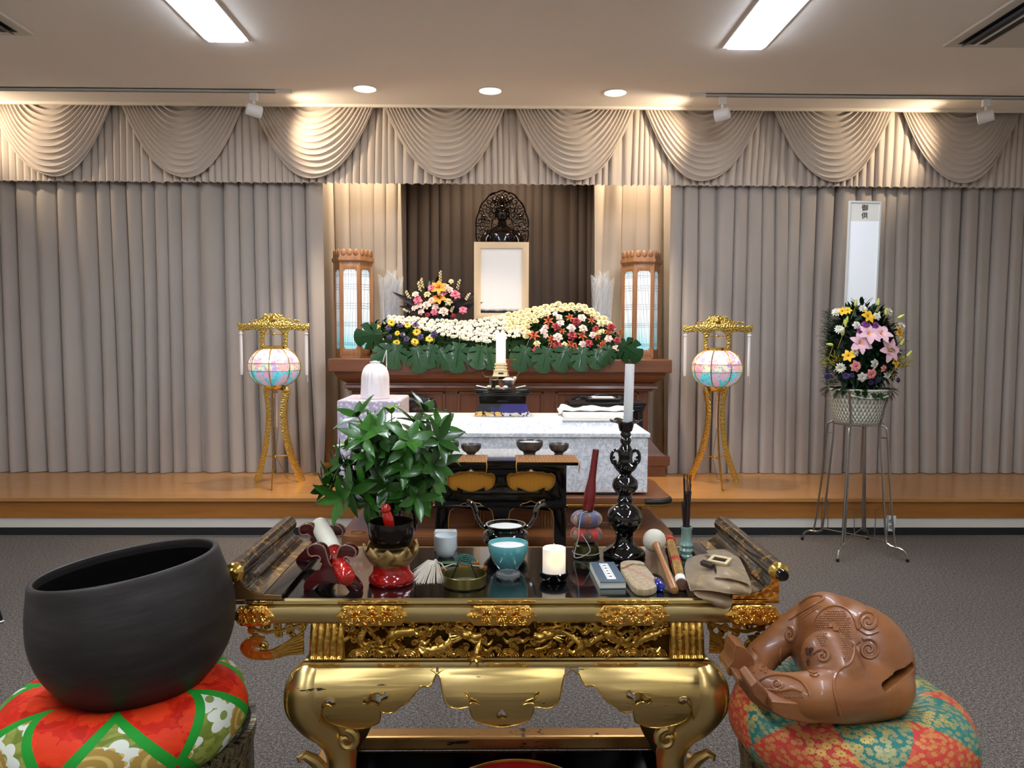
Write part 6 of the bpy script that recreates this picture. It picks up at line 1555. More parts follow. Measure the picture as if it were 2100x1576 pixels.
# --- hand bell on cushions
p, k = spot_on(1202, 1147, 26); HB = thing('hand_bell', 'upside-down brass hand bell with blue and red ring cushions and dark red handle', 'hand bell', tuple(p))
lat(MB(), [(0, 0), (27, 0), (28, 2), (27, 10), (25, 22), (16, 30), (0, 31)], k, 36).build('bell', mat('green_brass', '#4c4a2a', .3, .8), HB)
def cush_mat(name, c1, c2, c3):
    m = NT(name); u_, v_, _ = m.sep(m.tc('UV')); z = m.math('ABSOLUTE', m.math('SUBTRACT', m.math('FRACT', m.math('MULTIPLY', u_, 6)), .5)); f = m.math('GREATER_THAN', m.math('ADD', z, m.math('MULTIPLY', m.math('SUBTRACT', .5, m.math('ABSOLUTE', m.math('SUBTRACT', v_, .5))), 1.1)), .33)
    fm, _, _ = m.flower(m.tc(), 70, 5, .4, .4, .8); m.P(col=m.mix(m.math('MULTIPLY', fm, m.math('SUBTRACT', 1.0, f)), m.mix(f, c2, c1), c3), rough=.7, sheen=.4); return m.m
def ringc(z0, R_, r_, m_, nm):
    b = MB(); prof = [(R_ + r_ * cos(a) * 1.0, z0 + r_ * .86 * sin(a)) for a in [2 * pi * i / 20 for i in range(21)]]
    b.lathe([(r * k, h * k) for r, h in prof], seg=40, uv=True, wob=lambda a, t: 1 + .02 * cos(8 * a)); bmesh.ops.remove_doubles(b.bm, verts=b.bm.verts, dist=1e-6); return b.build(nm, m_, HB)
ringc(46, 16, 17, cush_mat('red_ring_cloth', '#b02a1c', '#4f3220', '#a87a4c'), 'red_cushion'); ringc(77, 15, 17.5, cush_mat('blue_ring_cloth', '#454a6c', '#6a4230', '#b88a68'), 'blue_cushion')
MH = TR(1 * k, 0, 82 * k) @ RY(7)
MB().lathe([(r * k, h * k) for r, h in [(0, -40), (7, -30), (9, 0), (10, 8), (11, 14), (0, 14)]], seg=20, M=MH).build('ferrule', mat('dark_bronze', '#4a3c22', .35, .7), HB)
MB().lathe([(r * k, h * k) for r, h in [(0, 14), (11, 14), (11.5, 20), (12.5, 34), (12.5, 46), (10.5, 62), (8.2, 78), (7.2, 100), (6.8, 138), (6.6, 141), (0, 141)]], seg=24, M=MH).build('handle', mat('dark_red_lacquer', '#6d1516', .25, coat=.5), HB)
cdm = mat('grey_cord', '#a9a59c', .5)
MB().tube(smooth_poly([tuple(Vector(q) * k) for q in ((0, -14, 95), (-12, -20, 92), (-18, -31, 70), (-20, -33, 45), (-28, -30, 10), (-24, -36, 4), (-10, -36, 8), (4, -38, 20), (-6, -36, 42), (-14, -34, 52))], 4, closed=False), 1.0 * k, 6).build('cord_loop', cdm, HB)
MB().tube([(27 * k * 1.05 * cos(a), 27 * k * 1.05 * sin(a), 7 * k) for a in [2 * pi * i / 30 for i in range(30)]], .9 * k, 5, closed=True).build('cord_ring', cdm, HB)
MB().tube([Vector((-38, 4, 64)) * k, Vector((48, 10, 66)) * k], .9 * k, 5).build('metal_pin', m_steel, HB)
# --- candlestick
p, k = spot_on(1280, 1155, 43); t = thing('black_candlestick', 'tall glossy black turned candlestick with small ear handles on the desk', 'candlestick', tuple(p))
zt_ = (AY(1285, 866, p.y).z - ZT) / k; S_ = zt_ / 277.0
def zz(py): return (1143 - py) * S_
prof = [(0, 0), (40, 0), (44, 3), (44, 9), (38, 16), (26, 22), (20, 30), (18, 42), (20, 52), (30, 62), (36, 74), (37, 84), (33, 95), (24, 103), (16, 108), (15, 114), (18, 118), (15, 122), (14, 128), (18, 131), (20, 133), (26, 142), (27, 150), (25, 158), (16, 166), (12, 170), (14, 174), (20, 180), (24, 186), (25, 190), (20, 193), (15, 196), (14, 204), (16, 214), (14, 222), (10, 228), (8, 231), (11, 236), (12, 240), (10, 244), (8, 246), (11, 250), (11, 254), (8, 258), (7, 262)]
prof = [(r, h * S_ * 1.0) for r, h in prof]
lat(MB(), prof, k, 44).build('stem', m_blkg, t, ang=50)
lat(MB(), [(0, 256 * S_), (8, 256 * S_), (13, 259 * S_), (15, 266 * S_), (17, 276 * S_), (13, 275 * S_), (0, 274 * S_)], k, 32).build('socket', m_blkg, t)
def pet(a, t_): return 1.0
b = MB(); b.lathe([(r * k, h * k) for r, h in [(12, 274 * S_), (18, 274 * S_), (25, 277 * S_), (31, 279 * S_), (31, 281 * S_), (25, 279.5 * S_), (17, 277 * S_), (0, 276.5 * S_)]], seg=60)
for v in b.bm.verts:
    r_ = hypot(v.co.x, v.co.y) / k
    if r_ > 16: a = atan2(v.co.y, v.co.x); f = 1 + .10 * cos(6 * a) * (r_ - 16) / 15; v.co.x *= f; v.co.y *= f; v.co.z += 2.0 * k * cos(6 * a + .6) * (r_ - 16) / 15
b.build('drip_pan', m_blkg, t)
for s in (-1, 1):
    b = MB(); b.tube(smooth_poly([tuple(Vector((s * x, 0, h * S_)) * k) for x, h in ((14, 216), (22, 219), (28, 212), (29, 202), (26, 194), (21, 192), (22, 199))], 4, closed=False), 3.4 * k, 8); b.tube([Vector((s * 22, 0, 204 * S_)) * k, Vector((s * 27, 0, 204 * S_)) * k], 3 * k, 6); b.build('ear_handle', m_blkg, t)
cdl = thing('white_candle', 'tall plain white unlit candle on the black candlestick', 'candle', (p.x + 4 * k, p.y, ZT + 276.7 * S_ * k))
zc_ = (AY(1285, 747, p.y).z - ZT) / k - 276.7 * S_
MB().lathe([(r * k, h * k) for r, h in [(0, 0), (9.5, 0), (9.8, 1), (9.6, zc_ - 1.5), (8.8, zc_), (0, zc_ - .6)]], seg=24, M=RY(1.2)).build('wax', mat('white_wax', '#dfe1dd', .35, sss=.1), cdl)
MB().tube([(zc_ * k * .02, 0, (zc_ - 1) * k), (zc_ * k * .02 + .001, 0, (zc_ + 3) * k)], .0008, 5).build('wick', m_blk2, cdl)
# --- book
p = AZ(1248, 1190, ZT); k = p.y / FPX
def q2(px, py, z=ZT): return AZ(px, py, z)
hB = .019; a0, a1, a2 = q2(1224, 1194, ZT + hB), q2(1278, 1194, ZT + hB), q2(1215, 1153, ZT + hB)
wB = (a1 - a0).length; dB = (a2 - a0).length; rz = atan2(a1.y - a0.y, a1.x - a0.x); cen = (a1 + a2) / 2; 
bk2 = thing('small_book', 'small thick slate-blue book with white title slip lying on the desk', 'book', (cen.x, cen.y, ZT), rz + radians(2))
MB().box((.001, 0, hB / 2), (wB * .97, dB * .97, hB - .003), bev=.0006).build('pages', mat('book_pages', '#d9d8c6', .8), bk2)
m_cov = mat('slate_blue_cover', '#4c5d6a', .6, bump=(200, .1, .002))
MB().box((0, 0, hB - .001), (wB, dB, .002), bev=.0006).build('front_cover', m_cov, bk2); MB().box((0, 0, .001), (wB, dB, .002), bev=.0006).build('back_cover', m_cov, bk2); MB().box((-wB / 2 + .0008, 0, hB / 2), (.0016, dB, hB), bev=.0006).build('spine', mat('book_pages', '#d9d8c6', .8), bk2)
sl = MB().box((.001, 0.003, hB + .0002), (.0235, dB * .78, .0006)).build('title_slip', mat('slip_white', '#eeeee6', .7), bk2)
w = MB()
for s in (-1, 1): w.box((.001 + s * .0085, .003, hB + .0007), (.0005, dB * .70, .0003))
for j, ch in enumerate('禅宗日課経'): text_mesh(w, ch, .0088, TR(.001, .003 + dB * (.27 - .135 * j), hB + .0006), .0002)
w.build('title_lettering', MATS['ink_black'], sl)
# --- brocade-covered tag
p = AZ(1303, 1186, ZT); hx = [(1270, 1160), (1277, 1154), (1296, 1155), (1318, 1164), (1331, 1184), (1336, 1200), (1333, 1206), (1310, 1206), (1288, 1198), (1280, 1188)]
t = thing('brocade_pouch', 'stiff tan brocade pouch with folded flap lying between the book and the blue bottle', 'pouch', tuple(p))
pl_ = [(AZ(a, b_, ZT) - p) for a, b_ in hx]; mb = MB(); mb.shape([smooth_poly([(q.x, q.y) for q in pl_], 2)], .012, .003, M=TR(0, 0, .009) @ RX(-90) @ Matrix.Diagonal((1, 1, -1, 1)))
m_pou = NT('tan_brocade'); v = m_pou.tc(); fm, _, _ = m_pou.flower(v, 75, 6, .42, .4, .9); st_ = m_pou.math('LESS_THAN', m_pou.math('ABSOLUTE', m_pou.math('ADD', m_pou.sep(v)[0], m_pou.math('ADD', m_pou.math('MULTIPLY', m_pou.sep(v)[1], .45), m_pou.math('MULTIPLY', m_pou.math('SINE', m_pou.math('MULTIPLY', m_pou.sep(v)[1], 260)), .0028)))), .0065)
m_pou.P(col=m_pou.mix(m_pou.math('MULTIPLY', st_, .8), m_pou.mix(m_pou.math('MULTIPLY', fm, .7), '#9c8560', '#b59e74'), '#a86a50'), rough=.7, sheen=.3); m_pou = m_pou.m
mb.build('pouch_body', m_pou, t)
c = MB(); c.shape([smooth_poly([((AZ(a, b_, ZT) - p).x, (AZ(a, b_, ZT) - p).y) for a, b_ in [(1282, 1192), (1296, 1196), (1314, 1201), (1334, 1198), (1335, 1205), (1310, 1207), (1290, 1202)]], 2)], .006, .002, M=TR(0, 0, .0185) @ RX(-90) @ Matrix.Diagonal((1, 1, -1, 1))); c.build('flap', m_pou, t)
# --- blue glass bottle
p = AZ(1350, 1200, ZT + .010); t = thing('blue_glass_bottle', 'small cobalt blue glass bottle with black dropper lying by the mallet handle', 'bottle', (p.x, p.y, ZT + .0122))
d = (AZ(1358, 1215, ZT) - AZ(1338, 1178, ZT)); Mx = align(d) @ RZ(45)
MB().lathe([(0, -.022), (.010, -.021), (.0125, -.017), (.0125, .020), (.010, .026), (0, .027)], seg=24, M=Mx).build('bottle', mat('cobalt_glass', '#13206e', .06, coat=.8, var=('#2b3fae', 30, .45, .6)), t)
MB().lathe([(0, -.022), (.0045, -.023), (.0040, -.050), (.003, -.055), (0, -.056)], seg=16, M=Mx).build('dropper', m_blk, t)
# --- wooden mallet with white ball head
p0, p1 = AY(1342, 1109, 2.17), AZ(1384, 1214, ZT + .010); t = thing('ball_mallet', 'mallet with a round white leather head and light wooden handle leaning on the desk', 'mallet', tuple(p0)); d = p1 - p0; Ld = d.length
MB().sph((0, 0, 0), (.033, .033, .033), 32, 20).build('ball_head', m_white_leather, t)
m_hw = wood('mallet_handle_wood', '#a8743f', '#8d5b2d', .4, .2, 'z', 1.5)
MB().lathe([(0, .015), (.0125, .022), (.0115, .04), (.008, .07), (.0078, .09), (.0105, Ld * .75), (.0118, Ld * .93), (.0100, Ld - .004), (0, Ld)], seg=24, M=align(d)).build('handle', m_hw, t)
# --- bamboo bundle
p0, p1 = AZ(1374, 1108, ZT + .016), AZ(1398, 1200, ZT + .016); t = thing('bamboo_stick_bundle', 'bundle of thin bamboo sticks bound with red cord and white paper beside the ball mallet', 'stick bundle', tuple(p0)); d = p1 - p0; Ld = d.length; A2 = align(d)
b = MB(); rnd = random.Random(4)
for i in range(60):
    r_ = .0135 * sqrt(i / 60); a = i * 2.4; b.tube([A2 @ Vector((r_ * cos(a) * .9, r_ * sin(a) * .9, 0)), A2 @ Vector((r_ * cos(a) * 1.02, r_ * sin(a) * 1.02, Ld * .5)), A2 @ Vector((r_ * cos(a), r_ * sin(a), Ld))], .0013, 5)
o = b.build('bamboo_sticks', mat('bamboo', '#d0a860', .5, var=('#a87a3a', 60, .4, .6)), t); o['kind'] = 'stuff'
mr_ = mat('red_binding', '#c01a1c', .5, bump=(120, .3, .003))
MB().lathe([(0, 0), (.0150, 0), (.0158, .004), (.0155, .024), (0, .024)], seg=24, M=A2 @ TR(0, 0, .002)).build('red_cap', mr_, t)
MB().lathe([(.013, 0), (.0165, .002), (.0168, .014), (.013, .016)], seg=24, M=A2 @ TR(0, 0, Ld * .52)).build('red_band', mr_, t)
MB().lathe([(.013, 0), (.0163, .001), (.0165, .036), (.013, .037)], seg=24, M=A2 @ TR(0, 0, Ld - .044)).build('white_wrap', mat('wrap_white', '#e6e4dc', .6), t)
MB().lathe([(0, 0), (.0150, .0), (.0150, .006), (0, .0065)], seg=24, M=A2 @ TR(0, 0, Ld - .006)).build('end_grain', mat('end_grain', '#6b4a34', .8, bump=(500, .5, .003)), t)
# --- celadon vase and incense
p, k = spot_on(1407, 1149, 13); t = thing('celadon_incense_vase', 'slim pale celadon vase with ringed foot at the right back of the desk', 'vase', tuple(p))
hv = (AY(1407, 1080, p.y).z - ZT) / k
lat(MB(), [(0, 0), (12, 0), (13.5, 2), (13.5, 6), (11, 9), (12.5, 13), (14, 17), (12.5, 20), (11, 22), (14, 26), (14.5, 29), (12, 33), (11, 38), (11, hv - 6), (12.5, hv - 4), (12.5, hv), (10, hv), (9.5, hv - 6), (0, hv - 30)], k, 36).build('vase', mat('celadon', '#7c9c92', .15, coat=.5), t)
iz = ZT + (hv - 28) * k
t = thing('incense_sticks', 'bunch of dark brown incense sticks standing in the slim celadon vase', 'incense', (p.x, p.y, iz)); rnd = random.Random(3); m_inc = mat('incense_brown', '#2a1614', .8)
for i in range(24):
    a = rnd.uniform(0, 2 * pi); r_ = 7 * sqrt(rnd.random()); L_ = rnd.choice((86, 96, 100, 108, 118, 126, 92, 70)); lean = Vector((rnd.uniform(-.06, .07) - (.07 if L_ < 80 else 0), rnd.uniform(-.04, .04), 1))
    b_ = Vector((r_ * cos(a), r_ * sin(a), 0)) * k; MB().tube([b_, b_ + lean * (L_ + 10) * k], 1.1 * k, 5).build('incense_stick', m_inc, t)
# --- folded brocade cloth
m_kes = NT('beige_brocade'); v = m_kes.tc(); fm, _, _ = m_kes.flower(v, 42, 6, .42, .35, .8); n = m_kes.noise(v, 14, 3)
m_kes.P(col=m_kes.mix(m_kes.math('MULTIPLY', fm, m_kes.ramp(n, [(.45, (0, 0, 0, 1)), (.6, (.8, .8, .8, 1))])), '#bda27c', '#e6c47e'), rough=.45, sheen=.4, metal=m_kes.math('MULTIPLY', fm, .3)); m_kes.bump(m_kes.noise(v, 60, 2), .15, .003); m_kes = m_kes.m
ck = thing('folded_brocade_cloth', 'bundled beige-gold brocade cloth draped over the right front edge of the desk', 'cloth', tuple(AZ(1470, 1195, ZT)))
def cp(px, py, y): return AY(px, py, y) - ck.location
def patch(name, rows, thick=.006, res=6, seed=0):
    """rows: list of rows of 3D points; smooth surface through them with thickness"""
    R_ = [smooth_poly([tuple(q) for q in r], res, closed=False) for r in rows]
    cols = list(zip(*R_)); C_ = [smooth_poly([tuple(q) for q in c], res, closed=False) for c in cols]
    nu, nv = len(C_) - 1, len(C_[0]) - 1
    mb = MB()
    def fn(u, v):
        q = Vector(C_[int(round(u * nu))][int(round(v * nv))]); return q + Vector((0, -.5, 1)) * (.0022 * noise.noise(q * 45 + Vector((seed, 0, 0))))
    mb.grid(fn, nu, nv); bmesh.ops.solidify(mb.bm, geom=list(mb.bm.faces), thickness=thick)
    mb.build(name, m_kes, ck, ang=80)
z0 = ZT
def cz(px, py, z): return AZ(px, py, z) - ck.location
patch('lower_layer', [[cz(1408, 1148, z0 + .008), cz(1440, 1136, z0 + .012), cz(1490, 1140, z0 + .012), cz(1520, 1150, z0 + .006)], [cz(1404, 1165, z0 + .03), cz(1445, 1160, z0 + .045), cz(1490, 1165, z0 + .04), cz(1533, 1182, z0 + .018)],
                      [cz(1408, 1190, z0 + .03), cz(1450, 1190, z0 + .045), cz(1500, 1200, z0 + .04), cz(1541, 1212, z0 + .02)], [cz(1416, 1212, z0 + .012), cz(1450, 1212, z0 + .028), cz(1495, 1218, z0 + .025), cz(1535, 1222, z0 + .008)]], .010, 5, 1)
patch('rolled_fold', [[cp(1419, 1196, 1.93), cp(1460, 1185, 1.93), cp(1505, 1197, 1.93), cp(1540, 1200, 1.93)], [cp(1416, 1205, 1.90), cp(1458, 1198, 1.885), cp(1500, 1208, 1.885), cp(1541, 1212, 1.90)],
                      [cp(1418, 1213, 1.89), cp(1455, 1212, 1.872), cp(1498, 1222, 1.87), cp(1534, 1222, 1.885)], [cp(1424, 1219, 1.90), cp(1455, 1222, 1.885), cp(1496, 1231, 1.885), cp(1526, 1226, 1.90)]], .008, 5, 2)
patch('hanging_flap', [[cp(1421, 1208, 1.90), cp(1445, 1206, 1.885), cp(1475, 1212, 1.88), cp(1503, 1222, 1.90)], [cp(1426, 1222, 1.864), cp(1452, 1226, 1.846), cp(1478, 1229, 1.842), cp(1503, 1232, 1.855)],
                       [cp(1448, 1234, 1.846), cp(1465, 1238, 1.836), cp(1486, 1241, 1.834), cp(1501, 1240, 1.846)], [cp(1476, 1248, 1.846), cp(1482, 1250, 1.84), cp(1490, 1250, 1.838), cp(1497, 1247, 1.846)]], .004, 6, 3)
patch('upper_fold', [[cz(1448, 1130, z0 + .030), cz(1480, 1127, z0 + .034), cz(1506, 1127, z0 + .030)], [cz(1462, 1150, z0 + .055), cz(1490, 1148, z0 + .058), cz(1520, 1150, z0 + .046)],
                     [cz(1470, 1172, z0 + .058), cz(1500, 1176, z0 + .058), cz(1535, 1184, z0 + .036)], [cz(1464, 1184, z0 + .052), cz(1500, 1188, z0 + .050), cz(1540, 1200, z0 + .030)]], .007, 5, 4)
# glasses case / seal set on the cloth
gl = thing('small_lacquer_frame', 'small black-lined wooden frame case lying on top of the beige brocade cloth', 'case', tuple(AZ(1468, 1156, z0 + .058)))
def gq(px, py, z): return AZ(px, py, z) - gl.location
MG = TR(*gq(1476, 1150, z0 + .068)) @ RZ(-40) @ RX(12)
b = MB(); b.shape([[(-.026, -.018), (.026, -.018), (.026, .018), (-.026, .018)], [(-.019, -.011), (.019, -.011), (.019, .011), (-.019, .011)]], .006, .001, M=MG @ RX(-90)); b.build('cream_frame', mat('case_cream', '#c9b083', .5), gl)
b = MB(); b.box((0, 0, 0), (.038, .022, .003)); bmesh.ops.transform(b.bm, matrix=MG, verts=b.bm.verts); b.build('dark_glass', m_blk, gl)
b = MB(); b.box((0, 0, 0), (.040, .014, .012), bev=.0015); bmesh.ops.transform(b.bm, matrix=TR(*gq(1451, 1158, z0 + .062)) @ RZ(-60) @ RX(20), verts=b.bm.verts); b.build('dark_box', mat('dark_brown_box', '#2e211d', .4), gl)
# ================================================================== BIG BELL BOWL AND WOODEN FISH
from mathutils.bvhtree import BVHTree
m_crv = NT('carved_black_gold'); v = m_crv.tc(); th_ = m_crv.math('MULTIPLY', m_crv.math('ARCTAN2', m_crv.sep(v)[1], m_crv.sep(v)[0]), .27)
uv_ = m_crv.comb(th_, m_crv.sep(v)[2]); n = m_crv.noise(uv_, 22, 3, .6, 2.5); k_ = m_crv.ramp(n, [(.46, (0, 0, 0, 1)), (.50, (1, 1, 1, 1)), (.54, (0, 0, 0, 1)), (.60, (.7, .7, .7, 1))])
m_crv.P(col=m_crv.mix(k_, '#0d0b08', '#8d8058'), rough=.35, metal=m_crv.math('MULTIPLY', k_, .6)); m_crv.bump(n, .8, .012); m_crv = m_crv.m
def drum_stand(x, y, top, label):
    t = thing('drum_stand', label, 'stand', (x, y, 0), group='carved round stands')
    MB().lathe([(0, .03), (.262, .03), (.268, .05), (.258, .08), (.255, top - .06), (.262, top - .03), (.264, top), (.25, top), (.23, top - .02), (0, top - .02)], seg=64).build('carved_drum', m_crv, t)
    MB().lathe([(0, 0), (.275, 0), (.280, .012), (.275, .03), (0, .03)], seg=64).build('foot_ring', m_blk2, t)
def patch_uv(m, N):
    u, v, _ = m.sep(m.tc('UV'))
    return m.math('MULTIPLY', m.math('ABSOLUTE', m.math('SUBTRACT', m.math('FRACT', m.math('MULTIPLY', u, N)), .5)), 2.0), u, v
def big_flower(m, uv, N, col, c_pet, c_ctr, petals, size, rand=.25):
    fm, r_, cc = m.flower(uv, N, petals, size, .22, rand)
    ctr = m.math('LESS_THAN', r_, size * .22); ringl = m.math('GREATER_THAN', m.math('SINE', m.math('MULTIPLY', r_, 60)), .2)
    return m.mix(m.math('MULTIPLY', fm, m.math('SUBTRACT', 1.0, ctr)), col, c_pet), fm
mc1 = NT('red_green_gold_patchwork'); z, u, v = patch_uv(mc1, 7)
uvm = mc1.comb(mc1.math('MULTIPLY', u, 1.75), mc1.math('MULTIPLY', v, .62))
d = mc1.math('SUBTRACT', mc1.math('MULTIPLY', mc1.math('ABSOLUTE', mc1.math('SUBTRACT', v, .36)), 2.6), mc1.math('SUBTRACT', 1.0, z))
# d>0 : red field, |d|<w : green piping, d<0 gold-green lozenge
red = mc1.ramp(mc1.noise(mc1.map(uvm, (1, 1, 1)), 9, 2, .5, 1.5), [(.42, '#b51a05'), (.50, '#d42a0b'), (.58, '#c22006')], 'LINEAR')
fm1, r1, _ = mc1.flower(uvm, 7, 9, .40, .22, .5); red = mc1.mix(mc1.math('MULTIPLY', fm1, .45), red, '#ee4a1e')
gl0 = mc1.ramp(mc1.noise(uvm, 14, 2, .5, 2), [(.4, '#6b7a2c'), (.55, '#8f9646')])
fm2, r2, _ = mc1.flower(uvm, 8, 5, .44, .35, .55); gl1 = mc1.mix(fm2, gl0, '#d9dccb'); gl1 = mc1.mix(mc1.math('MULTIPLY', fm2, mc1.math('LESS_THAN', r2, .12)), gl1, '#7d8a42')
fm3, r3, _ = mc1.flower(mc1.vmath('ADD', uvm, (.33, .18, 0)), 5, 14, .36, .16, .35); gl1 = mc1.mix(fm3, gl1, mc1.ramp(mc1.math('SINE', mc1.math('MULTIPLY', r3, 40)), [(.2, '#a3823c'), (.8, '#c9ad62')]))
c = mc1.mix(mc1.math('GREATER_THAN', d, 0.0), gl1, red); c = mc1.mix(mc1.math('LESS_THAN', mc1.math('ABSOLUTE', mc1.math('ADD', d, .07)), .12), c, '#1f8f2a')
mc1.P(col=c, rough=.6, spec=.2); mc1.bump(mc1.noise(uvm, 60, 2), .15, .004); mc1 = mc1.m
mc2 = NT('coral_teal_patchwork'); z, u, v = patch_uv(mc2, 6)
uvm = mc2.comb(mc2.math('MULTIPLY', u, 1.75), mc2.math('MULTIPLY', v, .62))
d = mc2.math('SUBTRACT', mc2.math('MULTIPLY', mc2.math('ABSOLUTE', mc2.math('SUBTRACT', v, .38)), 2.5), mc2.math('SUBTRACT', 1.0, z))
c = mc2.mix(mc2.math('GREATER_THAN', d, 0.0), '#b93c32', '#256e66')
fa, ra, ca = mc2.flower(uvm, 34, 9, .42, .3, .8); fb, rb2, _ = mc2.flower(mc2.vmath('ADD', uvm, (.2, .1, 0)), 46, 6, .4, .3, .9)
gate = mc2.ramp(mc2.noise(uvm, 5, 2), [(.48, (.15, .15, .15, 1)), (.58, (1, 1, 1, 1))])
msk = mc2.math('MAXIMUM', mc2.math('MULTIPLY', mc2.math('MULTIPLY', fa, mc2.math('GREATER_THAN', ra, .08)), gate), mc2.math('MULTIPLY', fb, .55))
c = mc2.mix(mc2.math('MULTIPLY', msk, .85), c, '#c9a95a')
mc2.P(col=c, rough=.45, metal=mc2.math('MULTIPLY', msk, .5), spec=.2); mc2.bump(mc2.noise(uvm, 80, 2), .12, .003); mc2 = mc2.m
def cushion(x, y, z0, R_, h, m_, rz, label, dent):
    t = thing('drum_cushion', label, 'cushion', (x, y, z0), rz, group=None)
    prof = []
    n = 22
    for i in range(n + 1):
        a = -pi / 2 + (pi) * i / n; prof.append((R_ - h * .62 + h * .62 * cos(a) ** .8 if cos(a) > 1e-6 else R_ - h * .62, h / 2 + h / 2 * sin(a)))
    prof = [(0, .004)] + prof
    for i in range(1, 9): r_ = (R_ - h * .62) * (1 - i / 8); prof.append((max(r_, 0), h * (1 - dent * sin(pi / 2 * i / 8))))
    MB().lathe(prof, seg=96, uv=True, wob=lambda a, k: 1 + .010 * cos(12 * a) * min(1, k * 3)).build('cushion_body', m_, t)
    return t
BX, BYY = -.872, 1.73
drum_stand(BX + .015, BYY + .07, .505, 'black and gold carved round stand under the red and green cushion')
cushion(BX + .005, BYY + .02, .486, .270, .165, mc1, radians(8), 'puffy red, green and gold brocade cushion under the big black bowl', .22)
m_bowl = NT('dark_matte_bronze'); v = m_bowl.tc(); n = m_bowl.noise(m_bowl.map(v, (1, 1, 7)), 6, 5, .65)
m_bowl.P(col=m_bowl.ramp(n, [(.3, '#231f1e'), (.55, '#2e2927'), (.75, '#3a3432')]), rough=.5, metal=.25, spec=.4); m_bowl.bump(m_bowl.noise(m_bowl.map(v, (1, 1, 12)), 14, 4), .12, .003); m_bowl = m_bowl.m
bowl = thing('large_bell_bowl', 'large tilted matte black bell bowl on the red and green cushion at the left', 'bell bowl', (BX, BYY, .618))
prof = [(0, 0), (.05, .001), (.10, .010), (.150, .032), (.195, .070), (.226, .118), (.240, .168), (.241, .205), (.236, .245), (.226, .285), (.2215, .305), (.218, .311), (.211, .312), (.206, .307), (.212, .28), (.224, .24), (.228, .20), (.222, .15), (.20, .09), (.15, .045), (.08, .02), (0, .016)]
prof = smooth_poly(prof, 3, closed=False); prof = [(max(0, r), z) for r, z in prof]; prof[0] = (0, 0); prof[-1] = (0, .016)
NI = int(len(prof) * 13.2 / 21)
MB().lathe(prof, seg=96, mfn=lambda k: 1 if k > NI else 0).build('bowl_body', [m_bowl, mat('bowl_inside', '#070606', .7, spec=.15)], bowl)
bowl.rotation_euler = (radians(-.5), radians(-8.0), 0); bowl.scale = (.905, .905, 1.04); bowl.location = (BX + .060, BYY + .02, .606)
# ---- wooden fish
MX, MY = .825, 1.74
drum_stand(MX + .02, MY + .03, .475, 'black and gold carved round stand under the coral and teal cushion')
cushion(MX + .003, MY + .02, .456, .272, .165, mc2, radians(20), 'puffy coral and teal gold-flowered cushion under the wooden fish drum', .25)
m_fish = NT('camphor_wood'); v = m_fish.tc(); n = m_fish.noise(m_fish.map(v, (2, 2, 9)), 5, 5, .6, .8); n2 = m_fish.noise(v, 4, 3)
m_fish.P(col=m_fish.mix(m_fish.ramp(n2, [(.35, (0, 0, 0, 1)), (.7, (1, 1, 1, 1))]), m_fish.ramp(n, [(.3, '#6c4024'), (.7, '#87542f')]), '#935a28'), rough=.42, coat=.15); m_fish.bump(n, .06, .002); m_fish = m_fish.m
fi = thing('wooden_fish_drum', 'carved brown wooden fish temple drum with scales and spirals on the coral and teal cushion', 'wooden fish drum', (MX, MY, .60))
def FP(px, py, y): return AY(px, py, y) - fi.location
u_ = 1.7 / FPX
b = MB()
b.sph(FP(1752, 1352, 1.76), (.128, .135, .128), 40, 28); b.sph(FP(1718, 1318, 1.82), (.118, .12, .110), 40, 28); b.sph(FP(1775, 1392, 1.72), (.100, .12, .082), 40, 28)
b.sph(FP(1700, 1290, 1.80), (.075, .10, .085), 32, 20)
def arm(pts, rr): 
    P = smooth_poly([tuple(FP(*q)) for q in pts], 6, closed=False); n = len(P); R_ = []
    for i in range(n):
        t = i / (n - 1) * (len(rr) - 1); k = min(int(t), len(rr) - 2); R_.append(rr[k] + (rr[k + 1] - rr[k]) * (t - k))
    b.tube(P, R_, 16); b.sph(P[0], R_[0], 16, 10); b.sph(P[-1], R_[-1], 16, 10)
arm([(1690, 1262, 1.83), (1640, 1285, 1.84), (1595, 1318, 1.83), (1560, 1352, 1.80), (1545, 1385, 1.74)], [.055, .046, .040, .040, .036])
arm([(1545, 1385, 1.74), (1565, 1410, 1.66), (1610, 1425, 1.60), (1670, 1428, 1.57), (1730, 1425, 1.60), (1775, 1410, 1.66)], [.036, .042, .046, .052, .060, .075])
arm([(1700, 1350, 1.66), (1715, 1385, 1.62)], [.06, .06])
body = b.data('fishbody', [m_fish]); tmp = bpy.data.objects.new('tmp', body); COL.objects.link(tmp)
md = tmp.modifiers.new('r', 'REMESH'); md.mode = 'VOXEL'; md.voxel_size = .0048; md.use_smooth_shade = True
sm = tmp.modifiers.new('s', 'SMOOTH'); sm.factor = .6; sm.iterations = 9
dg = bpy.context.evaluated_depsgraph_get(); me0 = bpy.data.meshes.new_from_object(tmp.evaluated_get(dg)); b0 = bmesh.new(); b0.from_mesh(me0); bv0 = BVHTree.FromBMesh(b0)
def h0(px, py): return bv0.ray_cast(Vector((0, 0, CAMH)) - fi.location, ray(px, py).normalized())[0]
P0, P1 = h0(1817, 1410), h0(1862, 1376); d = P1 - P0; dn = d.normalized(); inn = Vector((-.45, 1, 0)).normalized(); inn = (inn - dn * inn.dot(dn)).normalized(); upv = dn.cross(inn) * -1
if upv.z < 0: upv = -upv
ct = MB(); ct.box((0, -.025, 0), (d.length * 1.5, .11, .020), bev=.009)
c0 = (P0 + P1) / 2 + dn * .010 + inn * .075; MC = Matrix((dn, inn, upv)).transposed().to_4x4(); MC.translation = c0
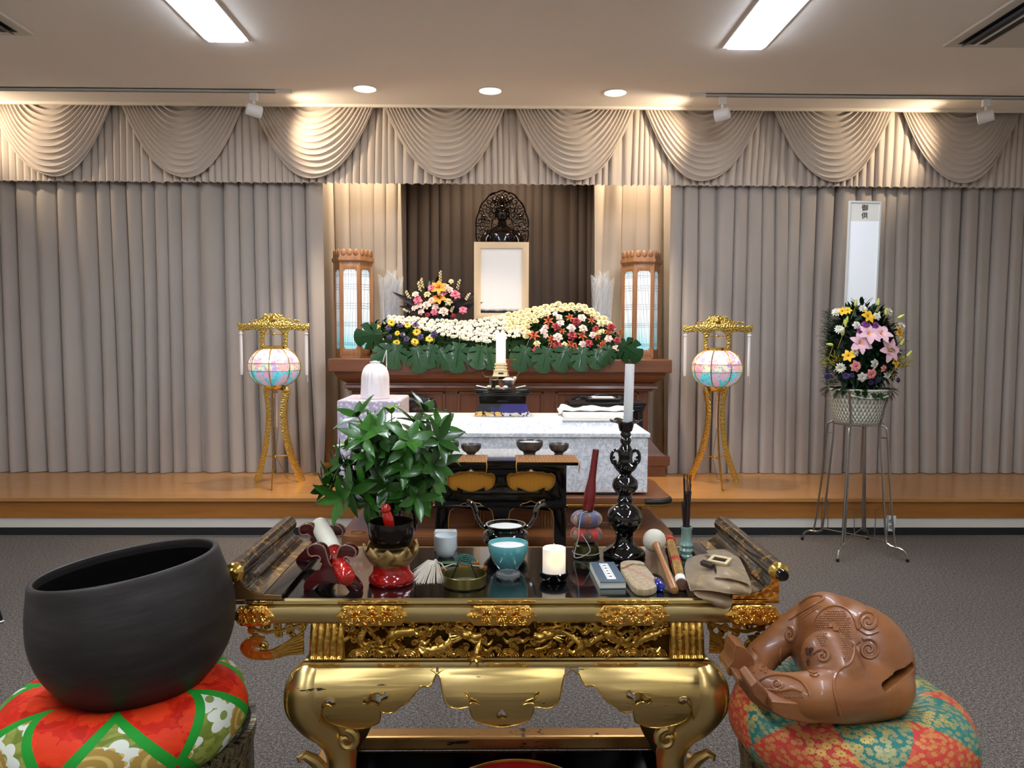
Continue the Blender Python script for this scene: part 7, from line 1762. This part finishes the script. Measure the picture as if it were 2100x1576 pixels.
bmesh.ops.transform(ct.bm, matrix=MC, verts=ct.bm.verts); cme = ct.data('cut', [m_fish]); cut = bpy.data.objects.new('cut', cme); COL.objects.link(cut)
cav = bpy.data.objects.new('cav', MB().sph((P0 + P1) / 2 + inn * .112 + dn * .006 - upv * .012, (.062, .072, .044), 32, 20).data('cav', [m_fish])); COL.objects.link(cav)
bo = tmp.modifiers.new('a', 'BOOLEAN'); bo.object = cav; bo.operation = 'DIFFERENCE'; bo.solver = 'EXACT'
bo = tmp.modifiers.new('b', 'BOOLEAN'); bo.object = cut; bo.operation = 'DIFFERENCE'; bo.solver = 'EXACT'
dg = bpy.context.evaluated_depsgraph_get(); me = bpy.data.meshes.new_from_object(tmp.evaluated_get(dg))
bpy.data.objects.remove(tmp); bpy.data.objects.remove(cut); bpy.data.objects.remove(cav)
for p in me.polygons: p.use_smooth = True
ob = link('drum_body', me, fi)
bmt = bmesh.new(); bmt.from_mesh(me); bvh = BVHTree.FromBMesh(bmt)
bpy.data.meshes.remove(me0); b0.free()
CAMP = Vector((0, 0, CAMH)) - fi.location
def hit(px, py, off=0.0):
    d = ray(px, py).normalized(); h = bvh.ray_cast(CAMP, d)
    if h[0] is None: return None, None
    return h[0] + h[1] * off, h[1]
def carve(mb, pts, r, off=.0005, seg=6, n=5):
    P = []
    for px, py in smooth_poly(pts, n, closed=False):
        q, _ = hit(px, py, off)
        if q is not None and (not P or (q - P[-1]).length < .03): P.append(q)
    if len(P) > 2: mb.tube(P, r if not isinstance(r, list) else [r[0] + (r[1] - r[0]) * i / (len(P) - 1) for i in range(len(P))], seg)
def spir(cx, cy, r_, turns, st_, hand, sq=1.0): return [(cx + r_ * (1 - .93 * t) * cos(st_ + hand * 2 * pi * turns * t) * sq, cy + r_ * (1 - .93 * t) * sin(st_ + hand * 2 * pi * turns * t)) for t in [i / 26 for i in range(27)]]
for (cx, cy, r_, tn, s0, hd, sq) in ((1780, 1276, 24, 2.1, 2.4, 1, 1), (1781, 1333, 23, 1.9, 4.2, 1, 1), (1688, 1347, 15, 1.6, -2.2, 1, 1), (1619, 1303, 17, 1.5, -1.9, 1, .75)): sp = MB(); carve(sp, spir(cx, cy, r_, tn, s0, hd, sq), [.0052, .0030], n=2); sp.build('spiral_carving', m_fish, ob)
gv = MB()
for L in ([(1667, 1281), (1676, 1262), (1692, 1248), (1712, 1243), (1730, 1247), (1745, 1258), (1753, 1272), (1763, 1288)], [(1763, 1316), (1752, 1326), (1750, 1345), (1742, 1362), (1722, 1374), (1711, 1392), (1710, 1412), (1716, 1440), (1722, 1468)],
          [(1800, 1296), (1780, 1302), (1762, 1292)], [(1640, 1240), (1660, 1226), (1682, 1222), (1688, 1230), (1668, 1242), (1640, 1258), (1618, 1272)], [(1667, 1342), (1680, 1334), (1690, 1340)],
          [(1600, 1330), (1598, 1350), (1600, 1370)], [(1545, 1330), (1556, 1345), (1552, 1365), (1545, 1382)], [(1550, 1402), (1575, 1388), (1610, 1386), (1640, 1396), (1655, 1412), (1662, 1428)],
          [(1575, 1415), (1600, 1418), (1625, 1414), (1645, 1420)], [(1662, 1384), (1670, 1388), (1678, 1384)], [(1660, 1378), (1668, 1382), (1674, 1379)]): carve(gv, L, .0034)
for k in range(6):
    carve(gv, [(1703 + k * 1.5, 1278), (1700 + k * 5, 1310), (1699 + k * 6.2, 1340), (1693 + k * 7, 1362 - k)], [.0012, .0034])
for k in range(12): x = 1578 + k * 6; carve(gv, [(x - 3, 1419 + k * .3), (x, 1426 + k * .2), (x + 5, 1431)], .0016)
for k in range(10): carve(gv, [(1510 + k * .4, 1338 + k * 5), (1505 + k * .6, 1341 + k * 5)], .0016)
carve(gv, spir(1529, 1352, 11, 1.6, 0, 1), .0024, n=2); carve(gv, spir(1593, 1404, 13, 1.6, 0, 1), .0026, n=2); carve(gv, spir(1565, 1374, 9, 1.3, 1, -1), .0024, n=2)
gv.build('groove_carving', m_fish, ob)
sc_ = MB()
poly = [(1672, 1282), (1685, 1262), (1705, 1250), (1730, 1254), (1742, 1268), (1744, 1300), (1748, 1330), (1742, 1352), (1733, 1358), (1728, 1330), (1722, 1300), (1706, 1280), (1697, 1296), (1692, 1330), (1684, 1325), (1676, 1305)]
def inside(x, y):
    c = False
    for (a, b_), (e, f_) in zip(poly, poly[1:] + poly[:1]):
        if (b_ > y) != (f_ > y) and x < (e - a) * (y - b_) / (f_ - b_) + a: c = not c
    return c
for j in range(24):
    for i in range(16):
        x, y = 1672 + i * 5 + (j % 2) * 2.5, 1250 + j * 4.6
        if inside(x, y):
            q, nn = hit(x, y, -.0008)
            if q is not None: sc_.sph(q, (.0034, .0030, .0030), 8, 5)
for k in range(20):
    t = k / 19; x, y = 1640 - 36 * t + 20, 1243 + 24 * t; 
    for s in (0, 1, 2):
        q, nn = hit(1676 - 40 * t + s * 3, 1236 + 26 * t + s * 4, -.0008)
        if q is not None: sc_.sph(q, .003, 8, 5)
sc_.build('scale_carving', m_fish, ob)['kind'] = 'stuff'
# inner ball and carved heads
MB().sph(FP(1652, 1342, 1.70), (.052, .05, .056), 32, 20).build('inner_ball', m_fish, fi) if 0 else None
def head(name, L, y, yd, tip):
    mb = MB(); q = [FP(px, py, y) for px, py in L]; mb.prism([(p.x, p.z) for p in q], yd, M=TR(0, q[0].y, 0)); bmesh.ops.bevel(mb.bm, geom=list(mb.bm.edges), offset=.0025, segments=1, affect='EDGES'); mb.build(name, m_fish, fi, ang=20)
head('lower_jaw', [(1582, 1438), (1676, 1446), (1686, 1456), (1672, 1462), (1684, 1472), (1690, 1484), (1660, 1486), (1610, 1476), (1585, 1462)], 1.535, .07, 0)
head('upper_jaw', [(1551, 1398), (1568, 1412), (1585, 1440), (1590, 1462), (1570, 1452), (1545, 1428), (1538, 1408)], 1.56, .08, 0)
head('snout', [(1509, 1322), (1530, 1330), (1546, 1352), (1552, 1392), (1548, 1412), (1535, 1408), (1512, 1398), (1508, 1388), (1494, 1388), (1491, 1370), (1502, 1356), (1504, 1338)], 1.70, .07, 0)
head('jaw_tip', [(1514, 1392), (1545, 1402), (1560, 1420), (1556, 1436), (1532, 1424), (1516, 1408)], 1.64, .07, 0)
w = MB(); q, nn = hit(1660, 1348, .0005)
if q is not None:
    MMt = TR(*q) @ Matrix.Rotation(radians(8), 4, 'Z') @ RX(78); text_mesh(w, '朝', .020, TR(0, 0, .010) @ MMt, .0012); text_mesh(w, '作', .018, TR(0, -.003, -.012) @ MMt, .0012); w.build('inscription', mat('carved_ink', '#3a2114', .7), fi)
# chair leg at the left picture edge
ch = thing('chair', 'dark metal chair leg with white glide at the left picture edge', 'chair', (AZ(-60, 1278, 0).x, AZ(4, 1278, 0).y, 0))
fx = AZ(5, 1276, 0).x - ch.location.x
for sx in (0, -.42):
    for yy in (0, -.42): 
        MB().tube([(fx + sx, yy, .01), (fx + sx - (.09 if sx == 0 else -.05), yy + (-.03 if yy == 0 else .03), .45)], .012, 8).build('leg', m_blk2, ch); MB().sph((fx + sx, yy, .008), (.016, .016, .008), 10, 6).build('glide', m_white, ch)
MB().box((fx - .27, -.21, .465), (.36, .44, .04), bev=.012).build('seat', m_blk2, ch); MB().box((fx - .27, -.44, .72), (.34, .03, .28), bev=.012).build('backrest', m_blk2, ch)
for sx in (-.13, -.40): MB().tube([(fx + sx, -.40, .46), (fx + sx, -.43, .62)], .010, 8).build('back_post', m_blk2, ch)
